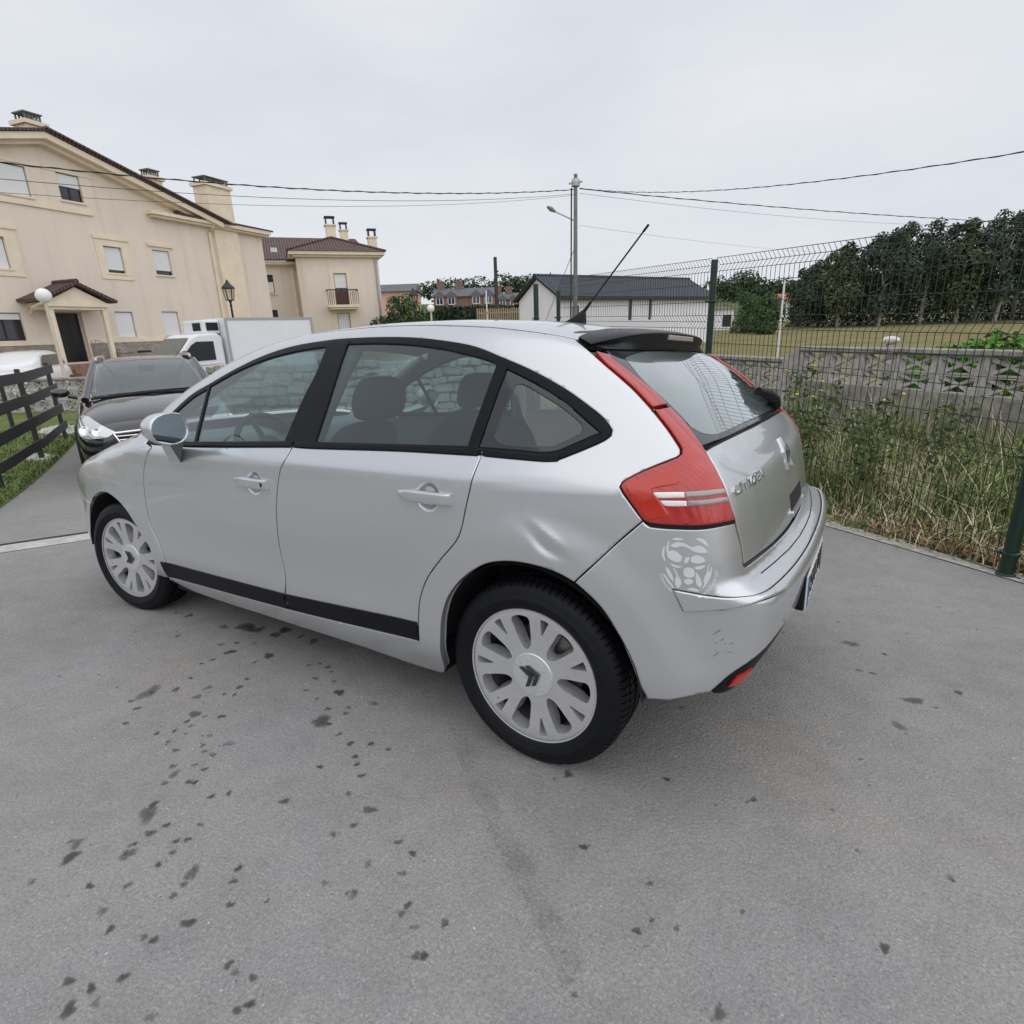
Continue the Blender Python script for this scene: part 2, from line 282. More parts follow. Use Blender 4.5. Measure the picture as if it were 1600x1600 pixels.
for a_, b_ in zip(TP[:-1], TP[1:]):
    for t in np.linspace(0, 1, 5)[:-1]: pass
k = len(SV); tq = np.linspace(0, len(TP)-1, 60); cx = np.interp(tq, range(len(TP)), [p[0] for p in TP]); cy = np.interp(tq, range(len(TP)), [p[1] for p in TP])
for _ in range(6): cx[1:-1] = (cx[:-2]+2*cx[1:-1]+cx[2:])/4; cy[1:-1] = (cy[:-2]+2*cy[1:-1]+cy[2:])/4
gx_, gy_ = np.gradient(cx), np.gradient(cy); gl_ = np.hypot(gx_, gy_)
for i in range(60):
    for o_, a_ in ((-.05, 0), (-.022, .20*(1-abs(i/30-1)**3)+.07*math.sin(i*.9)*math.sin(i*.37)), (.022, .17*(1-abs(i/30-1)**3)+.07*math.sin(i*.7+1)), (.05, 0)):
        SV.append((cx[i]-gy_[i]/gl_[i]*o_*(1+.3*math.sin(i*.5)), cy[i]+gx_[i]/gl_[i]*o_)); SA.append(a_)
for i in range(59):
    for j in range(3): SF.append((k+4*i+j, k+4*i+j+1, k+4*i+5+j, k+4*i+4+j))
SP = np.array([RW@np.array([x, y, .0018+.00001*(i % 50)]) for i, (x, y) in enumerate(SV)])
so = mesh_obj('oil_stains', SP, SF, STAINM); at = so.data.attributes.new('alpha', 'FLOAT', 'POINT'); at.data.foreach_set('value', np.array(SA, dtype=np.float32)); tag(so, 'dark drip marks and small stains spattered over the grey asphalt', 'stains', kind='stuff')

# ------------------------------------------------------------------ vegetation
def leaf_mat(name, col, var=.35, trans=.25):
    m = bpy.data.materials.new(name); m.use_nodes = True; t = m.node_tree; b = t.nodes['Principled BSDF']; b.inputs['Roughness'].default_value = .65; b.inputs['Specular IOR Level'].default_value = .25
    at = t.nodes.new('ShaderNodeAttribute'); at.attribute_name = 'tint'; r = t.nodes.new('ShaderNodeMapRange'); r.inputs['To Min'].default_value = 1-var; r.inputs['To Max'].default_value = 1+var; t.links.new(at.outputs['Fac'], r.inputs['Value'])
    t.links.new(mixc(t, col, r.outputs['Result'], 1.0, 'MULTIPLY'), b.inputs['Base Color'])
    return m
def leaf_cloud(name, blobs, nleaf, size, m, parent, rnd, flat=.5, squash=1.0):
    """leaf-sized quads on and inside a set of lumps (x,y,z,r)"""
    V, F_, A = [], [], []; w = [b[3]**2 for b in blobs]; tot = sum(w)
    for (bx, by, bz, br), wi in zip(blobs, w):
        for _ in range(int(nleaf*wi/tot)):
            u = rnd.uniform(-1, 1); a = rnd.uniform(0, 6.283); q = math.sqrt(1-u*u); rr = br*(rnd.random()**.33 if rnd.random() < .45 else rnd.uniform(.82, 1.08))
            d = Vector((q*math.cos(a), q*math.sin(a), u)); p = Vector((bx, by, bz))+Vector((d.x*rr, d.y*rr, d.z*rr*squash))
            n = (d+Vector((rnd.gauss(0, .6), rnd.gauss(0, .6), rnd.gauss(0, .6)+.3))).normalized(); e = n.orthogonal().normalized(); g = n.cross(e); th = rnd.uniform(0, 6.283); e, g = math.cos(th)*e+math.sin(th)*g, -math.sin(th)*e+math.cos(th)*g
            s = size*rnd.uniform(.6, 1.4); k = len(V); V += [p-e*s*.5, p+g*s*flat*.5, p+e*s*.5, p-g*s*flat*.5]; F_.append((k, k+1, k+2, k+3)); A += [rnd.random()]*4
    o = mesh_obj(name, V, F_, m, parent); t = o.data.attributes.new('tint', 'FLOAT', 'POINT'); t.data.foreach_set('value', np.array(A, dtype=np.float32)); return o
BARK = mat('bark_grey', (.22, .19, .15), .9, noise=(3, .35, 6)); EUB = mat('eucalyptus_bark', (.26, .235, .20), .85, noise=(1.5, .35, 6))
G_EU = leaf_mat('eucalyptus_leaf', (.040, .062, .036), .6); G_E2 = leaf_mat('eucalyptus_leaf_blue', (.046, .066, .050), .6); G_E3 = leaf_mat('eucalyptus_leaf_olive', (.062, .078, .036), .6); G_DK = leaf_mat('dark_leaf', (.030, .058, .020), .5); G_MD = leaf_mat('mid_leaf', (.055, .105, .028), .5); G_LT = leaf_mat('hydrangea_leaf', (.10, .24, .035), .4); G_HG = leaf_mat('hedge_leaf', (.018, .034, .014), .4)
def tree(name, x, y, h, spread, m, label, group=None, n=1600, size=.5, trunkh=.35, seed=1, bark=BARK, cat='tree', z=None):
    rnd = random.Random(seed); z = T1(x, y)-.05 if z is None else z; o = empty(name, (x, y, z), 0, label, cat, group); tb = MB(); top = h*.8
    tb.tube([(0, 0, 0), (rnd.gauss(0, .03)*h, rnd.gauss(0, .03)*h, top*.4), (rnd.gauss(0, .05)*h, rnd.gauss(0, .05)*h, top)], [h*.022, h*.016, h*.006], 7); blobs = []
    nb = 9
    for i in range(nb):
        q = i/(nb-1); zz = h*(trunkh+(1-trunkh)*.9*q); rr = spread*(.55+.45*math.sin(math.pi*min(1, .25+.75*q))); a = rnd.uniform(0, 6.28); dd = rr*rnd.uniform(.25, .65); bx, by = dd*math.cos(a), dd*math.sin(a); br = rr*rnd.uniform(.38, .62)
        blobs.append((bx, by, zz, br)); tb.tube([(0, 0, zz*.72), (bx*.5, by*.5, zz*.88), (bx, by, zz)], [h*.009, h*.006, h*.003], 5)
    tb.build('trunk', bark, o, autosmooth=60); leaf_cloud('crown', blobs, n, size, m, o, rnd); return o
protos = []
wr_ = np.array([rt, up, fw])
def at_px(px, py, D):
    d = np.array([(px-800)/FPX, -(py-800)/FPX, 1.0])@wr_; return CAM+D*d
# eucalyptus grove beyond the field
k = 0; rg_ = random.Random(5)
EUC = [(1252, 58, 5.6, 2.1), (1278, 62, 6.6, 2.3), (1308, 56, 7.6, 2.6), (1345, 60, 8.8, 2.8), (1372, 55, 8.4, 2.6), (1402, 61, 9.8, 2.9), (1436, 57, 9.6, 2.8), (1462, 63, 10.0, 3.0), (1492, 56, 9.6, 2.8), (1520, 60, 10.4, 3.0), (1552, 55, 9.6, 2.9), (1580, 61, 10.6, 3.1), (1612, 56, 10.4, 3.1), (1645, 60, 11.2, 3.3), (1690, 57, 12.4, 3.4)]
dsc = ['lowest one at the left end of the grove', 'second from the left end of the grove', 'third from the left end of the grove', 'fourth from the left, where the crowns start to rise', 'fifth from the left of the grove', 'sixth from the left, with a rounded top', 'seventh from the left of the grove', 'eighth, in the middle of the grove', 'ninth from the left of the grove', 'tenth from the left, with a pale bare trunk', 'eleventh from the left of the grove', 'twelfth from the left, one of the tallest', 'thirteenth, cut by the right edge of the picture', 'beyond the right edge of the grove', 'last beyond the right edge of the grove']
for (px, D, h, sp_), ds in zip(EUC, dsc):
    p = at_px(px, 505, D); tree('eucalyptus_tree', p[0], p[1], h, sp_, (G_EU, G_E2, G_E3)[(k*7) % 3], 'dark grey-green eucalyptus beyond the field, '+ds, 'eucalyptus trees beyond the field', n=4600, size=.30+.06*(k % 3), trunkh=.24+.04*(k % 4), seed=20+k, bark=EUB); k += 1
ug = []
for i in range(26):
    p = at_px(1240+i*18+rg_.uniform(-6, 6), 500, 60+rg_.uniform(-2, 4)); ug.append((p[0], p[1], T1(p[0], p[1])+1.1+rg_.uniform(-.3, .7), 1.8+.5*rg_.random()))
leaf_cloud('undergrowth', ug, 12000, .36, G_EU, None, rg_); tag(bpy.data.objects['undergrowth'], 'dark undergrowth filling the gaps between the eucalyptus trunks', 'undergrowth', kind='stuff')
for i, (px, py, D, h, sp_, m, lb) in enumerate([(1168, 497, 50, 3.3, 1.9, G_MD, 'bushy green tree right of the big green fence post'), (1205, 498, 46, 2.9, 1.8, G_MD, 'bushy green tree behind the thin white pole'), (640, 505, 42, 3.6, 2.3, G_MD, 'round green tree beside the beige house with the balcony'), (612, 505, 40, 2.4, 1.5, G_DK, 'low dark bush against the beige house with the balcony')]):
    p = at_px(px, py, D); tree('bushy_tree', p[0], p[1], h, sp_, m, lb, None, n=4200, size=.24, trunkh=.12, seed=70+i)
p = at_px(624, 505, 36); o = leaf_cloud('garden_shrub', [(p[0], p[1], .9, .7), (p[0]+.5, p[1]-.4, .8, .6), (p[0]-.6, p[1]+.2, .7, .5)], 700, .22, G_LT, None, rg_); tag(o, 'light green shrub in front of the round green tree', 'shrub')
def far_wood(name, pts, r, m, label, n, size):
    bl = [(*at_px(px, py, D), r*(.7+.6*rg_.random())) for px, py, D in pts]; o = leaf_cloud(name, bl, n, size, m, None, rg_); return tag(o, label, 'trees', kind='stuff')
far_wood('distant_wood', [(px, 449+4*math.sin(px*.3)+(6 if px < 770 else 0), 190) for px in range(660, 860, 9)], 3.4, G_DK, 'dark line of distant trees behind the brick terrace', 5200, 1.1)
far_wood('hillside_wood', [(px, 452+5*math.sin(px*.2), 170) for px in range(1118, 1260, 9)]+[(1160, 438, 220), (1172, 437, 220)], 3.0, G_DK, 'clumps of trees on the far green hill', 3600, 1.1)
# far hills
hv = []; hf = []
for i, px in enumerate(range(560, 1760, 40)):
    a = at_px(px, 500, 330); top = at_px(px, 436+10*math.sin(px*.012)+(30 if px < 1110 else 0), 330); b_ = at_px(px, 500, 230); hv += [(b_[0], b_[1], 0), ((a[0]+b_[0])/2, (a[1]+b_[1])/2, top[2]*.55), (a[0], a[1], top[2]), (a[0]*1.3, a[1]*1.3, top[2]*.9)]
nh = len(hv)//4; tag(mesh_obj('hills', hv, [(4*i+j, 4*i+4+j, 4*i+5+j, 4*i+1+j) for i in range(nh-1) for j in range(3)], HILL, smooth=True), kind='structure')
# hedge: flat-topped dark hedge
a, b_ = at_px(676, 486, 56), at_px(828, 484, 60); bl = []
for i in range(40):
    q = i/39; bl += [(a[0]+(b_[0]-a[0])*q, a[1]+(b_[1]-a[1])*q, 2.5+rg_.uniform(-.1, .1), .9), (a[0]+(b_[0]-a[0])*q, a[1]+(b_[1]-a[1])*q, 3.1, .75)]
hd = empty('hedge', (0, 0, 0), 0, 'long dark flat-topped hedge below the brick terrace', 'hedge'); leaf_cloud('foliage', bl, 6000, .5, G_HG, hd, rg_)
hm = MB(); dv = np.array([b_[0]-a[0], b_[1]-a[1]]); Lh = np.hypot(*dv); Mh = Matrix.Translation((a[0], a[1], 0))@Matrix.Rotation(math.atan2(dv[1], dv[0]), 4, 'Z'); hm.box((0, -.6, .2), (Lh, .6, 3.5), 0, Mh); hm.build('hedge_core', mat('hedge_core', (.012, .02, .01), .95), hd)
# dark treeline behind the viewpoint, mirrored in the car's windows
tl = []
for i in range(70):
    an = math.radians(20+i*2.6); R_ = 21+rg_.uniform(-1.5, 1.5); tl.append((CAM[0]+R_*math.cos(an), CAM[1]+R_*math.sin(an), 1.6+rg_.uniform(-.4, 1.2), 1.7+.7*rg_.random()))
o = leaf_cloud('roadside_trees', tl, 9000, .42, leaf_mat('roadside_leaf', (.045, .055, .04), .4), None, rg_); tag(o, 'dark roadside trees on the near side of the road, seen only as reflections', 'trees', kind='stuff')
# ---- blades of grass and weeds
def blades(name, spots, m, parent=None, wid=.006, bend=.45):
    V, F_, A = [], [], []
    for (x, y, z, h, a, tint, lean) in spots:
        k = len(V); dx, dy = math.cos(a), math.sin(a); w = wid*(.6+.8*rg_.random())
        for t, ww in ((0, 1), (.45, .85), (.8, .5), (1, .06)):
            off = lean*h*(t**1.8); zz = z+h*t*(1-.35*lean*t); px_, py_ = x+dx*off, y+dy*off; V += [(px_-dy*w*ww, py_+dx*w*ww, zz), (px_+dy*w*ww, py_-dx*w*ww, zz)]; A += [tint]*2
        F_ += [(k, k+1, k+3, k+2), (k+2, k+3, k+5, k+4), (k+4, k+5, k+7, k+6)]
    o = mesh_obj(name, V, F_, m, parent); t = o.data.attributes.new('tint', 'FLOAT', 'POINT'); t.data.foreach_set('value', np.array(A, dtype=np.float32)); return o
GRASS = leaf_mat('weed_green', (.15, .21, .065), .6); STRAW = leaf_mat('dry_straw', (.58, .50, .32), .45); RUST = leaf_mat('dead_leaves', (.24, .12, .055), .5)
sg, ss, sr = [], [], []
for i in range(19000):
    s = rg_.uniform(-1.6, 4.6); q = rg_.uniform(.02, 2.9); x, y = fp(s, q); z = T1(x, y); cl = .5+.5*math.sin(s*3.1+q*2.3)*math.sin(s*1.3-q*3.7+1)
    hmax = (.10+.36*min(1, q/1.0))*(1 if q < 2.1 else 1.55)*(.55+.7*cl)
    if rg_.random() < (.50+.30*cl)*(.45 if q < .35 else 1): sg.append((x, y, z, hmax*rg_.uniform(.4, 1.25), rg_.uniform(0, 6.28), rg_.random(), rg_.uniform(.1, .9)))
    else: ss.append((x, y, z, hmax*rg_.uniform(.5, 1.6), rg_.uniform(0, 6.28), rg_.random(), rg_.uniform(.2, 1.3)))
for i in range(700):
    s = rg_.uniform(-.9, 1.0); q = rg_.uniform(.08, .6); x, y = fp(s, q); sr.append((x, y, T1(x, y)+.01, rg_.uniform(.03, .12), rg_.uniform(0, 6.28), rg_.random(), rg_.uniform(.8, 1.6)))
tag(blades('weed_grass', sg, GRASS, wid=.0055), 'overgrown green grass between the wire fence and the block wall', 'grass', kind='stuff'); tag(blades('dry_straw', ss, STRAW, wid=.0035), 'dry straw stalks tangled in the green verge', 'straw', kind='stuff'); tag(blades('dead_leaves', sr, RUST, wid=.012), 'rust-brown dead leaves at the foot of the wire fence', 'leaves', kind='stuff')
lg = []
for i in range(14000):
    u = rg_.uniform(-.9, 7.4); v = rg_.uniform(.0, 1)**1.4*4.2+.02; n_ = np.array([-LD[1], LD[0]]); x, y = lawn_a+LD*u+n_*v; lg.append((x, y, T1(x, y)+.01, rg_.uniform(.02, .07)*(1.5 if v < .15 else 1), rg_.uniform(0, 6.28), rg_.random(), rg_.uniform(.1, 1)))
tag(blades('lawn_grass', lg, leaf_mat('lawn_blade', (.15, .205, .065), .55), wid=.008), 'short green lawn beside the asphalt path', 'grass', kind='stuff')
# leafy weeds by the fence, with small yellow flowers
YEL = mat('yellow_flower', (.75, .55, .06), .6); G_WD = leaf_mat('weed_leaf', (.11, .15, .055), .6)
for i, (s, q, h, nl, lb) in enumerate([(2.05, .55, 1.15, 330, 'tall leafy weed nearest the tail lamp, with yellow flowers'), (1.75, .9, 1.05, 300, 'tall leafy weed with yellow flowers just right of the first weed'), (1.45, .6, .85, 260, 'leafy weed at mid height right of the rear window'), (2.45, .8, 1.15, 300, 'tall leafy weed half hidden behind the rear window edge'), (1.2, 1.1, .95, 240, 'slim leafy weed in front of the broken blocks'), (.72, 1.7, .75, 220, 'leafy weed climbing the block wall right of centre'), (.30, 1.3, .55, 160, 'low leafy weed below the block wall')]):
    x, y = fp(s, q); o = empty('leafy_weed', (x, y, T1(x, y)), 0, lb, 'weed', 'leafy weeds along the fence'); stm = MB(); bl = []; fl_ = []
    for j in range(5):
        a = rg_.uniform(0, 6.28); r_ = rg_.uniform(.05, .28); hh = h*rg_.uniform(.7, 1.05); tp = (r_*math.cos(a), r_*math.sin(a), hh); stm.tube([(0, 0, 0), (tp[0]*.4, tp[1]*.4, hh*.5), tp], [.006, .005, .003], 5)
        for q_ in (.45, .65, .82, .95): bl.append((tp[0]*q_+rg_.gauss(0, .03), tp[1]*q_+rg_.gauss(0, .03), hh*q_, .085*(1.2-q_*.4)))
        fl_.append(tp)
    stm.build('stem', mat('weed_stem', (.16, .17, .07), .8), o, autosmooth=60); leaf_cloud('leaves', bl, nl, .06, G_WD, o, rg_, .42)
    if i in (0, 1, 3):
        for tp in fl_[:3]: MB().lathe([(0, .006), (.012, .010), (.016, 0), (.008, -.008), (0, -.01)], 8, Matrix.Translation(Vector(tp)+Vector((0, 0, .01)))).build('flower', YEL, o)
# pale dead twigs lying in the verge
TW = mat('pale_twig', (.50, .44, .32), .85)
for (s0, q0, z0, s1, q1, z1, lb) in [(.43, .22, .02, .26, .35, .20, 'pale forked dead twig lying by the green fence post'), (1.12, .30, .05, .86, .32, .34, 'pale slanting dead stalk left of the middle of the verge'), (.52, .9, .38, .30, 1.0, .62, 'pale broken stalk sticking up in the dry grass')]:
    a = fp(s0, q0); b_ = fp(s1, q1); za, zb = T1(*a)+z0, T1(*b_)+z1; mb = MB(); mid = ((a[0]+b_[0])/2+.01, (a[1]+b_[1])/2, (za+zb)/2+.02); mb.tube([(*a, za), mid, (*b_, zb)], [.004, .0045, .003], 6); mb.tube([mid, (mid[0]+.06, mid[1]-.05, mid[2]+.07)], [.0035, .002], 5); tag(mb.build('dead_twig', TW, autosmooth=60), lb, 'twig', 'dead twigs in the verge')
# ------------------------------------------------------------------ green wire fence on the right
FGREEN = mat('fence_green', (.005, .024, .017), .4, .0, coat=.15, noise=(20, .15, 3)); WIREM = mat('fence_wire', (.012, .022, .016), .45)
def zt(s): return 1.885+.034*s
def fence_post(s, top, base, lb, d=.062, shift=0.0):
    x, y = fp(s, shift); o = empty('fence_post', (x, y, base), 0, lb, 'post', 'green fence posts'); H = top-base
    MB().lathe([(d/2, -.02), (d/2, H-.004), (d/2-.004, H), (0, H)], 20).build('tube', FGREEN, o, autosmooth=40)
    mb = MB().lathe([(d/2+.012, -.01), (d/2+.01, .012), (d/2, .02)], 16); mb.build('foot', FGREEN, o, autosmooth=40)
    for zc in (.14, .70, 1.30, 1.82):
        if zc < H-.05: MB().lathe([(d/2+.001, zc-.014), (d/2+.011, zc-.010), (d/2+.014, zc), (d/2+.011, zc+.010), (d/2+.001, zc+.014)], 20).box((d/2, -.012, zc-.008), (d/2+.034, .012, zc+.008)).build('collar', FGREEN, o, autosmooth=40)
    return o
fence_post(0, 1.93, T1(*fp(0)), 'round green fence post at the right edge of the picture', .075); fence_post(2.86, 1.965, -.22, 'tall dark green fence post beside the spoiler', .062); fence_post(6.53, 1.94, -.26, 'green fence post left of the utility pole foot, seen over the roof', .060); fence_post(7.46, 2.11, -.25, 'leftmost green post, in front of the white shed gable', .085)
def wire_panel(s0, s1, lb, z0=-.035, wr=.0024):
    o = empty('wire_fence_panel', (*fp(s0), -.05), 0, lb, 'fence', 'green wire fence panels'); V = MB(); n = int((s1-s0)/.05); R2 = .0024
    folds = (.055, .66, 1.38, 1.86)
    def prof():
        p = [(0.0, 0.0)]
        for fz in folds: p += [(fz-.055, 0), (fz, .042), (fz+.055, 0)]
        return [(max(0, min(1.93, z)), q) for z, q in p]+[(1.918, 0)]
    pf = prof(); b0 = -.05; O_ = np.array([*fp(s0), -.05])
    def P(s, z, q): x, y = fp(s, q); return (x-O_[0], y-O_[1], z0+z+(.034*s)*min(1, z/1.9)-O_[2])
    for i in range(n+1):
        s = s0+(s1-s0)*i/n; V.tube([P(s, z, q) for z, q in pf], R2, 4, cap=False)
    for z in [.0]+[f+d_ for f in folds for d_ in (-.055, .055)]+[.22, .41, .86, 1.03, 1.20, 1.55, 1.70]:
        z = max(0, z); V.tube([P(s0+(s1-s0)*i/6, min(z, 1.94), -.005) for i in range(7)], R2*1.1, 4, cap=False)
    for z in folds: V.tube([P(s0+(s1-s0)*i/6, z, .042) for i in range(7)], R2*1.05, 4, cap=False)
    V.build('wire_mesh', WIREM, o); return o
wire_panel(.02, 2.83, 'near green wire mesh fence panel behind the silver car'); wire_panel(2.90, 6.50, 'far wire mesh fence panel in front of the white shed'); wire_panel(-2.80, -.03, 'wire mesh fence panel running out of the right edge')
# rubble kerb under the fence
PALE = mat('pale_rubble', (.42, .40, .36), .95, noise=(30, .35, 6), bump=(120, .5, .006)); tag(poly_sheet('fence_footing', [fp(-6, -.05), fp(9, -.05), fp(9, .075), fp(-6, .075)], PALE, .006, .3), kind='structure'); kr = empty('rubble_kerb', (*fp(-1.0), -.02), 0, 'broken pale concrete edging along the foot of the wire fence', 'edging')
stv = []
for i in range(3):
    bm = bmesh.new(); bmesh.ops.create_icosphere(bm, subdivisions=1, radius=.5)
    for v in bm.verts: v.co *= rg_.uniform(.75, 1.2)
    me = bpy.data.meshes.new('stone'); bm.to_mesh(me); bm.free(); me.materials.append(PALE); stv.append(me)
for i in range(210):
    s = -1.2+i*.0235+rg_.uniform(-.01, .01); q = rg_.uniform(-.035, .075); x, y = fp(s, q); b = bpy.data.objects.new('stone', stv[i % 3]); COL.objects.link(b); b.parent = kr; w = rg_.uniform(.025, .07)
    b.location = (x-kr.location.x, y-kr.location.y, T1(x, y)+.008-kr.location.z); b.scale = (w, w*rg_.uniform(.5, 1), w*.35); b.rotation_euler = (rg_.uniform(-.2, .2), rg_.uniform(-.2, .2), rg_.uniform(0, 6.28))
# ------------------------------------------------------------------ ornamental concrete block wall behind the fence
BLK = mat('weathered_concrete', (.43, .41, .39), .92, noise=(9, .38, 7), bump=(70, .45, .006), vary=.12); BLKD = mat('stained_concrete', (.27, .255, .23), .95, noise=(5, .5, 7), bump=(60, .5, .008)); CAPC = mat('mossy_cap', (.30, .28, .26), .95, noise=(7, .45, 7), bump=(50, .5, .008))
W0 = np.array([-1.958, -5.421]); wpt = lambda s, q=0.0: W0+FD*s+FN*q; WANG = math.atan2(FD[1], FD[0])
def block_mesh(w, h, d):
    m = MB(); r = .014; up_ = .075
    m.box((0, -d/2, 0), (w, d/2, r)); m.box((0, -d/2, h-r), (w, d/2, h))
    for x in (0, w): m.add([(x-(.0 if x == 0 else up_), -d/2, r), (x+(up_ if x == 0 else 0), -d/2, r), (x+(up_*.55 if x == 0 else 0), -d/2, h-r), (x-(0 if x == 0 else up_*.55), -d/2, h-r), (x-(.0 if x == 0 else up_), d/2, r), (x+(up_ if x == 0 else 0), d/2, r), (x+(up_*.55 if x == 0 else 0), d/2, h-r), (x-(0 if x == 0 else up_*.55), d/2, h-r)], [(0, 1, 2, 3), (7, 6, 5, 4), (0, 4, 5, 1), (1, 5, 6, 2), (2, 6, 7, 3), (3, 7, 4, 0)])
    c = (w/2, h/2); t = .015
    for (px_, pz) in ((up_*.6, r), (w-up_*.6, r), (up_*.6, h-r), (w-up_*.6, h-r)):      # faceted diagonal arms meeting in the middle
        dx, dz = c[0]-px_, c[1]-pz; L_ = math.hypot(dx, dz); nx, nz = -dz/L_, dx/L_
        a0 = (px_+nx*t*1.6, pz+nz*t*1.6); a1 = (px_-nx*t*1.6, pz-nz*t*1.6); b0 = (c[0]+nx*t*.7, c[1]+nz*t*.7); b1 = (c[0]-nx*t*.7, c[1]-nz*t*.7)
        m.add([(a0[0], -d*.42, a0[1]), (a1[0], -d*.42, a1[1]), (b1[0], -d*.20, b1[1]), (b0[0], -d*.20, b0[1]), (a0[0], d*.42, a0[1]), (a1[0], d*.42, a1[1]), (b1[0], d*.2, b1[1]), (b0[0], d*.2, b0[1])], [(0, 1, 2, 3), (7, 6, 5, 4), (0, 4, 5, 1), (1, 5, 6, 2), (2, 6, 7, 3), (3, 7, 4, 0)])
    return m
def block_wall(name, org, ang, s0, s1, ztop, rows, bw, bh, label, group=None, base_h=None, cap=True, d=.10, proto=None):
    z0 = T1(org[0]+math.cos(ang)*(s0+s1)/2, org[1]+math.sin(ang)*(s0+s1)/2)-.1; o = empty(name, (org[0], org[1], 0), ang, label, 'wall', group); n = int(round((s1-s0)/bw)); bw_ = (s1-s0)/n
    me = None; capz = ztop-.075 if cap else ztop
    for r in range(rows):
        for i in range(n):
            if me is None: b = block_mesh(bw_-.006, bh-.006, d).build('block', BLK, o); me = b.data
            else: b = bpy.data.objects.new('block', me); COL.objects.link(b); b.parent = o
            b.location = (s0+i*bw_+.003+rg_.uniform(-.002, .002), rg_.uniform(-.004, .004), capz-(r+1)*bh)
    lowz = capz-rows*bh
    mb = MB(); nb = max(2, int((s1-s0)/.55)); wb = (s1-s0)/nb
    for i in range(nb):
        b = MB().box((s0+i*wb+.003, -d/2-.012, z0), (s0+(i+1)*wb-.003, d/2+.012, lowz-.004)).build('base_block', BLKD, o, bevel=.006)
    if cap:
        nc = max(2, int((s1-s0)/1.1)); wc = (s1-s0)/nc
        for i in range(nc): MB().prism([(s0+i*wc+.002, 0), (s0+(i+1)*wc-.002, 0), (s0+(i+1)*wc-.002, .055), (s0+i*wc+.002, .055)], -d/2-.045, d/2+.045, 0, Matrix.Translation((0, 0, capz+.003+rg_.uniform(-.004, .004)))).build('cap_stone', CAPC, o, bevel=.010)
    return o
block_wall('block_wall', W0, WANG, -2.6, 2.75, 1.066, 2, .50, .205, 'weathered grey ornamental concrete block wall with a cap behind the wire fence')
sl = MB(); Mw_ = Matrix.Translation((W0[0], W0[1], 0))@Matrix.Rotation(WANG, 4, 'Z'); lw = block_wall('block_wall', W0, WANG, 3.07, 6.6, .89, 2, .50, .20, 'lower stretch of grey block wall behind the leafy weeds, left of the higher wall')
sl.prism([(2.755, -.4), (3.065, -.4), (3.065, .86), (2.755, 1.05)], -.07, .07, 0, Mw_); tag(sl.build('wall_ramp', BLK, bevel=.008), 'sloping concrete piece stepping the block wall down to the left', 'wall')
W1 = at_px(1392, 545, 10.5); block_wall('garden_wall', W1[:2], WANG-math.radians(50), 0, 1.9, 1.00, 2, .38, .19, 'small block wall with a pale dome on it, beyond the block wall')
dm = MB(); pz = W1[:2]+np.array([math.cos(WANG-math.radians(50)), math.sin(WANG-math.radians(50))])*1.05; dm.lathe([(.16, 0), (.15, .04), (.10, .075), (0, .09)], 18, Matrix.Translation((pz[0], pz[1], .955))); tag(dm.build('concrete_dome', mat('pale_dome', (.62, .60, .56), .85, noise=(10, .2, 5)), autosmooth=60), 'pale rounded concrete dome sitting on the small garden wall', 'ornament')
# hydrangeas behind the wall
PINK = leaf_mat('pink_petal', (.72, .50, .48), .25)
for i, (px, py, D, r_, lb) in enumerate([(1575, 540, 6.9, .42, 'large bright green hydrangea bush at the right edge, above the wall'), (1535, 548, 7.2, .34, 'bright green hydrangea bush left of the largest one'), (1490, 556, 7.6, .30, 'low hydrangea bush with pink heads behind the block wall'), (1630, 545, 6.6, .42, 'hydrangea bush just outside the right edge'), (1420, 580, 7.6, .24, 'small hydrangea with pink heads seen through the block openings')]):
    p = at_px(px, py, D); o = empty('hydrangea_bush', (p[0], p[1], T1(p[0], p[1])), 0, lb, 'bush', 'hydrangeas behind the block wall'); zz = p[2]-o.location.z
    leaf_cloud('leaves', [(rg_.gauss(0, r_*.5), rg_.gauss(0, r_*.5), zz-r_*.2-.25*abs(rg_.gauss(0, 1))*j/4, r_*.62) for j in range(7)], 2400, .075, G_LT, o, rg_, .7)
    for j in range(3 if i != 0 else 1): leaf_cloud('flower_head', [(rg_.uniform(-.35, .35), rg_.uniform(-.35, .1), zz-.10-.32*rg_.random(), .065)], 90, .035, PINK, o, rg_, .9)
    MB().tube([(0, 0, 0), (.02, .01, zz*.6), (0, 0, zz)], [.02, .015, .008], 6).build('stem', BARK, o)
# thin white pole in the garden
p = at_px(1216, 552, 9.5); q = at_px(1228, 440, 9.5); mb = MB(); gz = T1(p[0], p[1]); mb.tube([(p[0], p[1], gz-.1), (p[0]+.02, p[1], q[2])], .016, 10); mb.lathe([(.016, -.02), (.03, -.012), (.03, .012), (.016, .02)], 12, Matrix.Translation((p[0]+.01, p[1], q[2]-.55))); tag(mb.build('white_pole', mat('white_pipe', (.72, .71, .68), .5, noise=(9, .1, 4)), autosmooth=50), 'thin white pole standing in the garden behind the wire fence', 'pole')
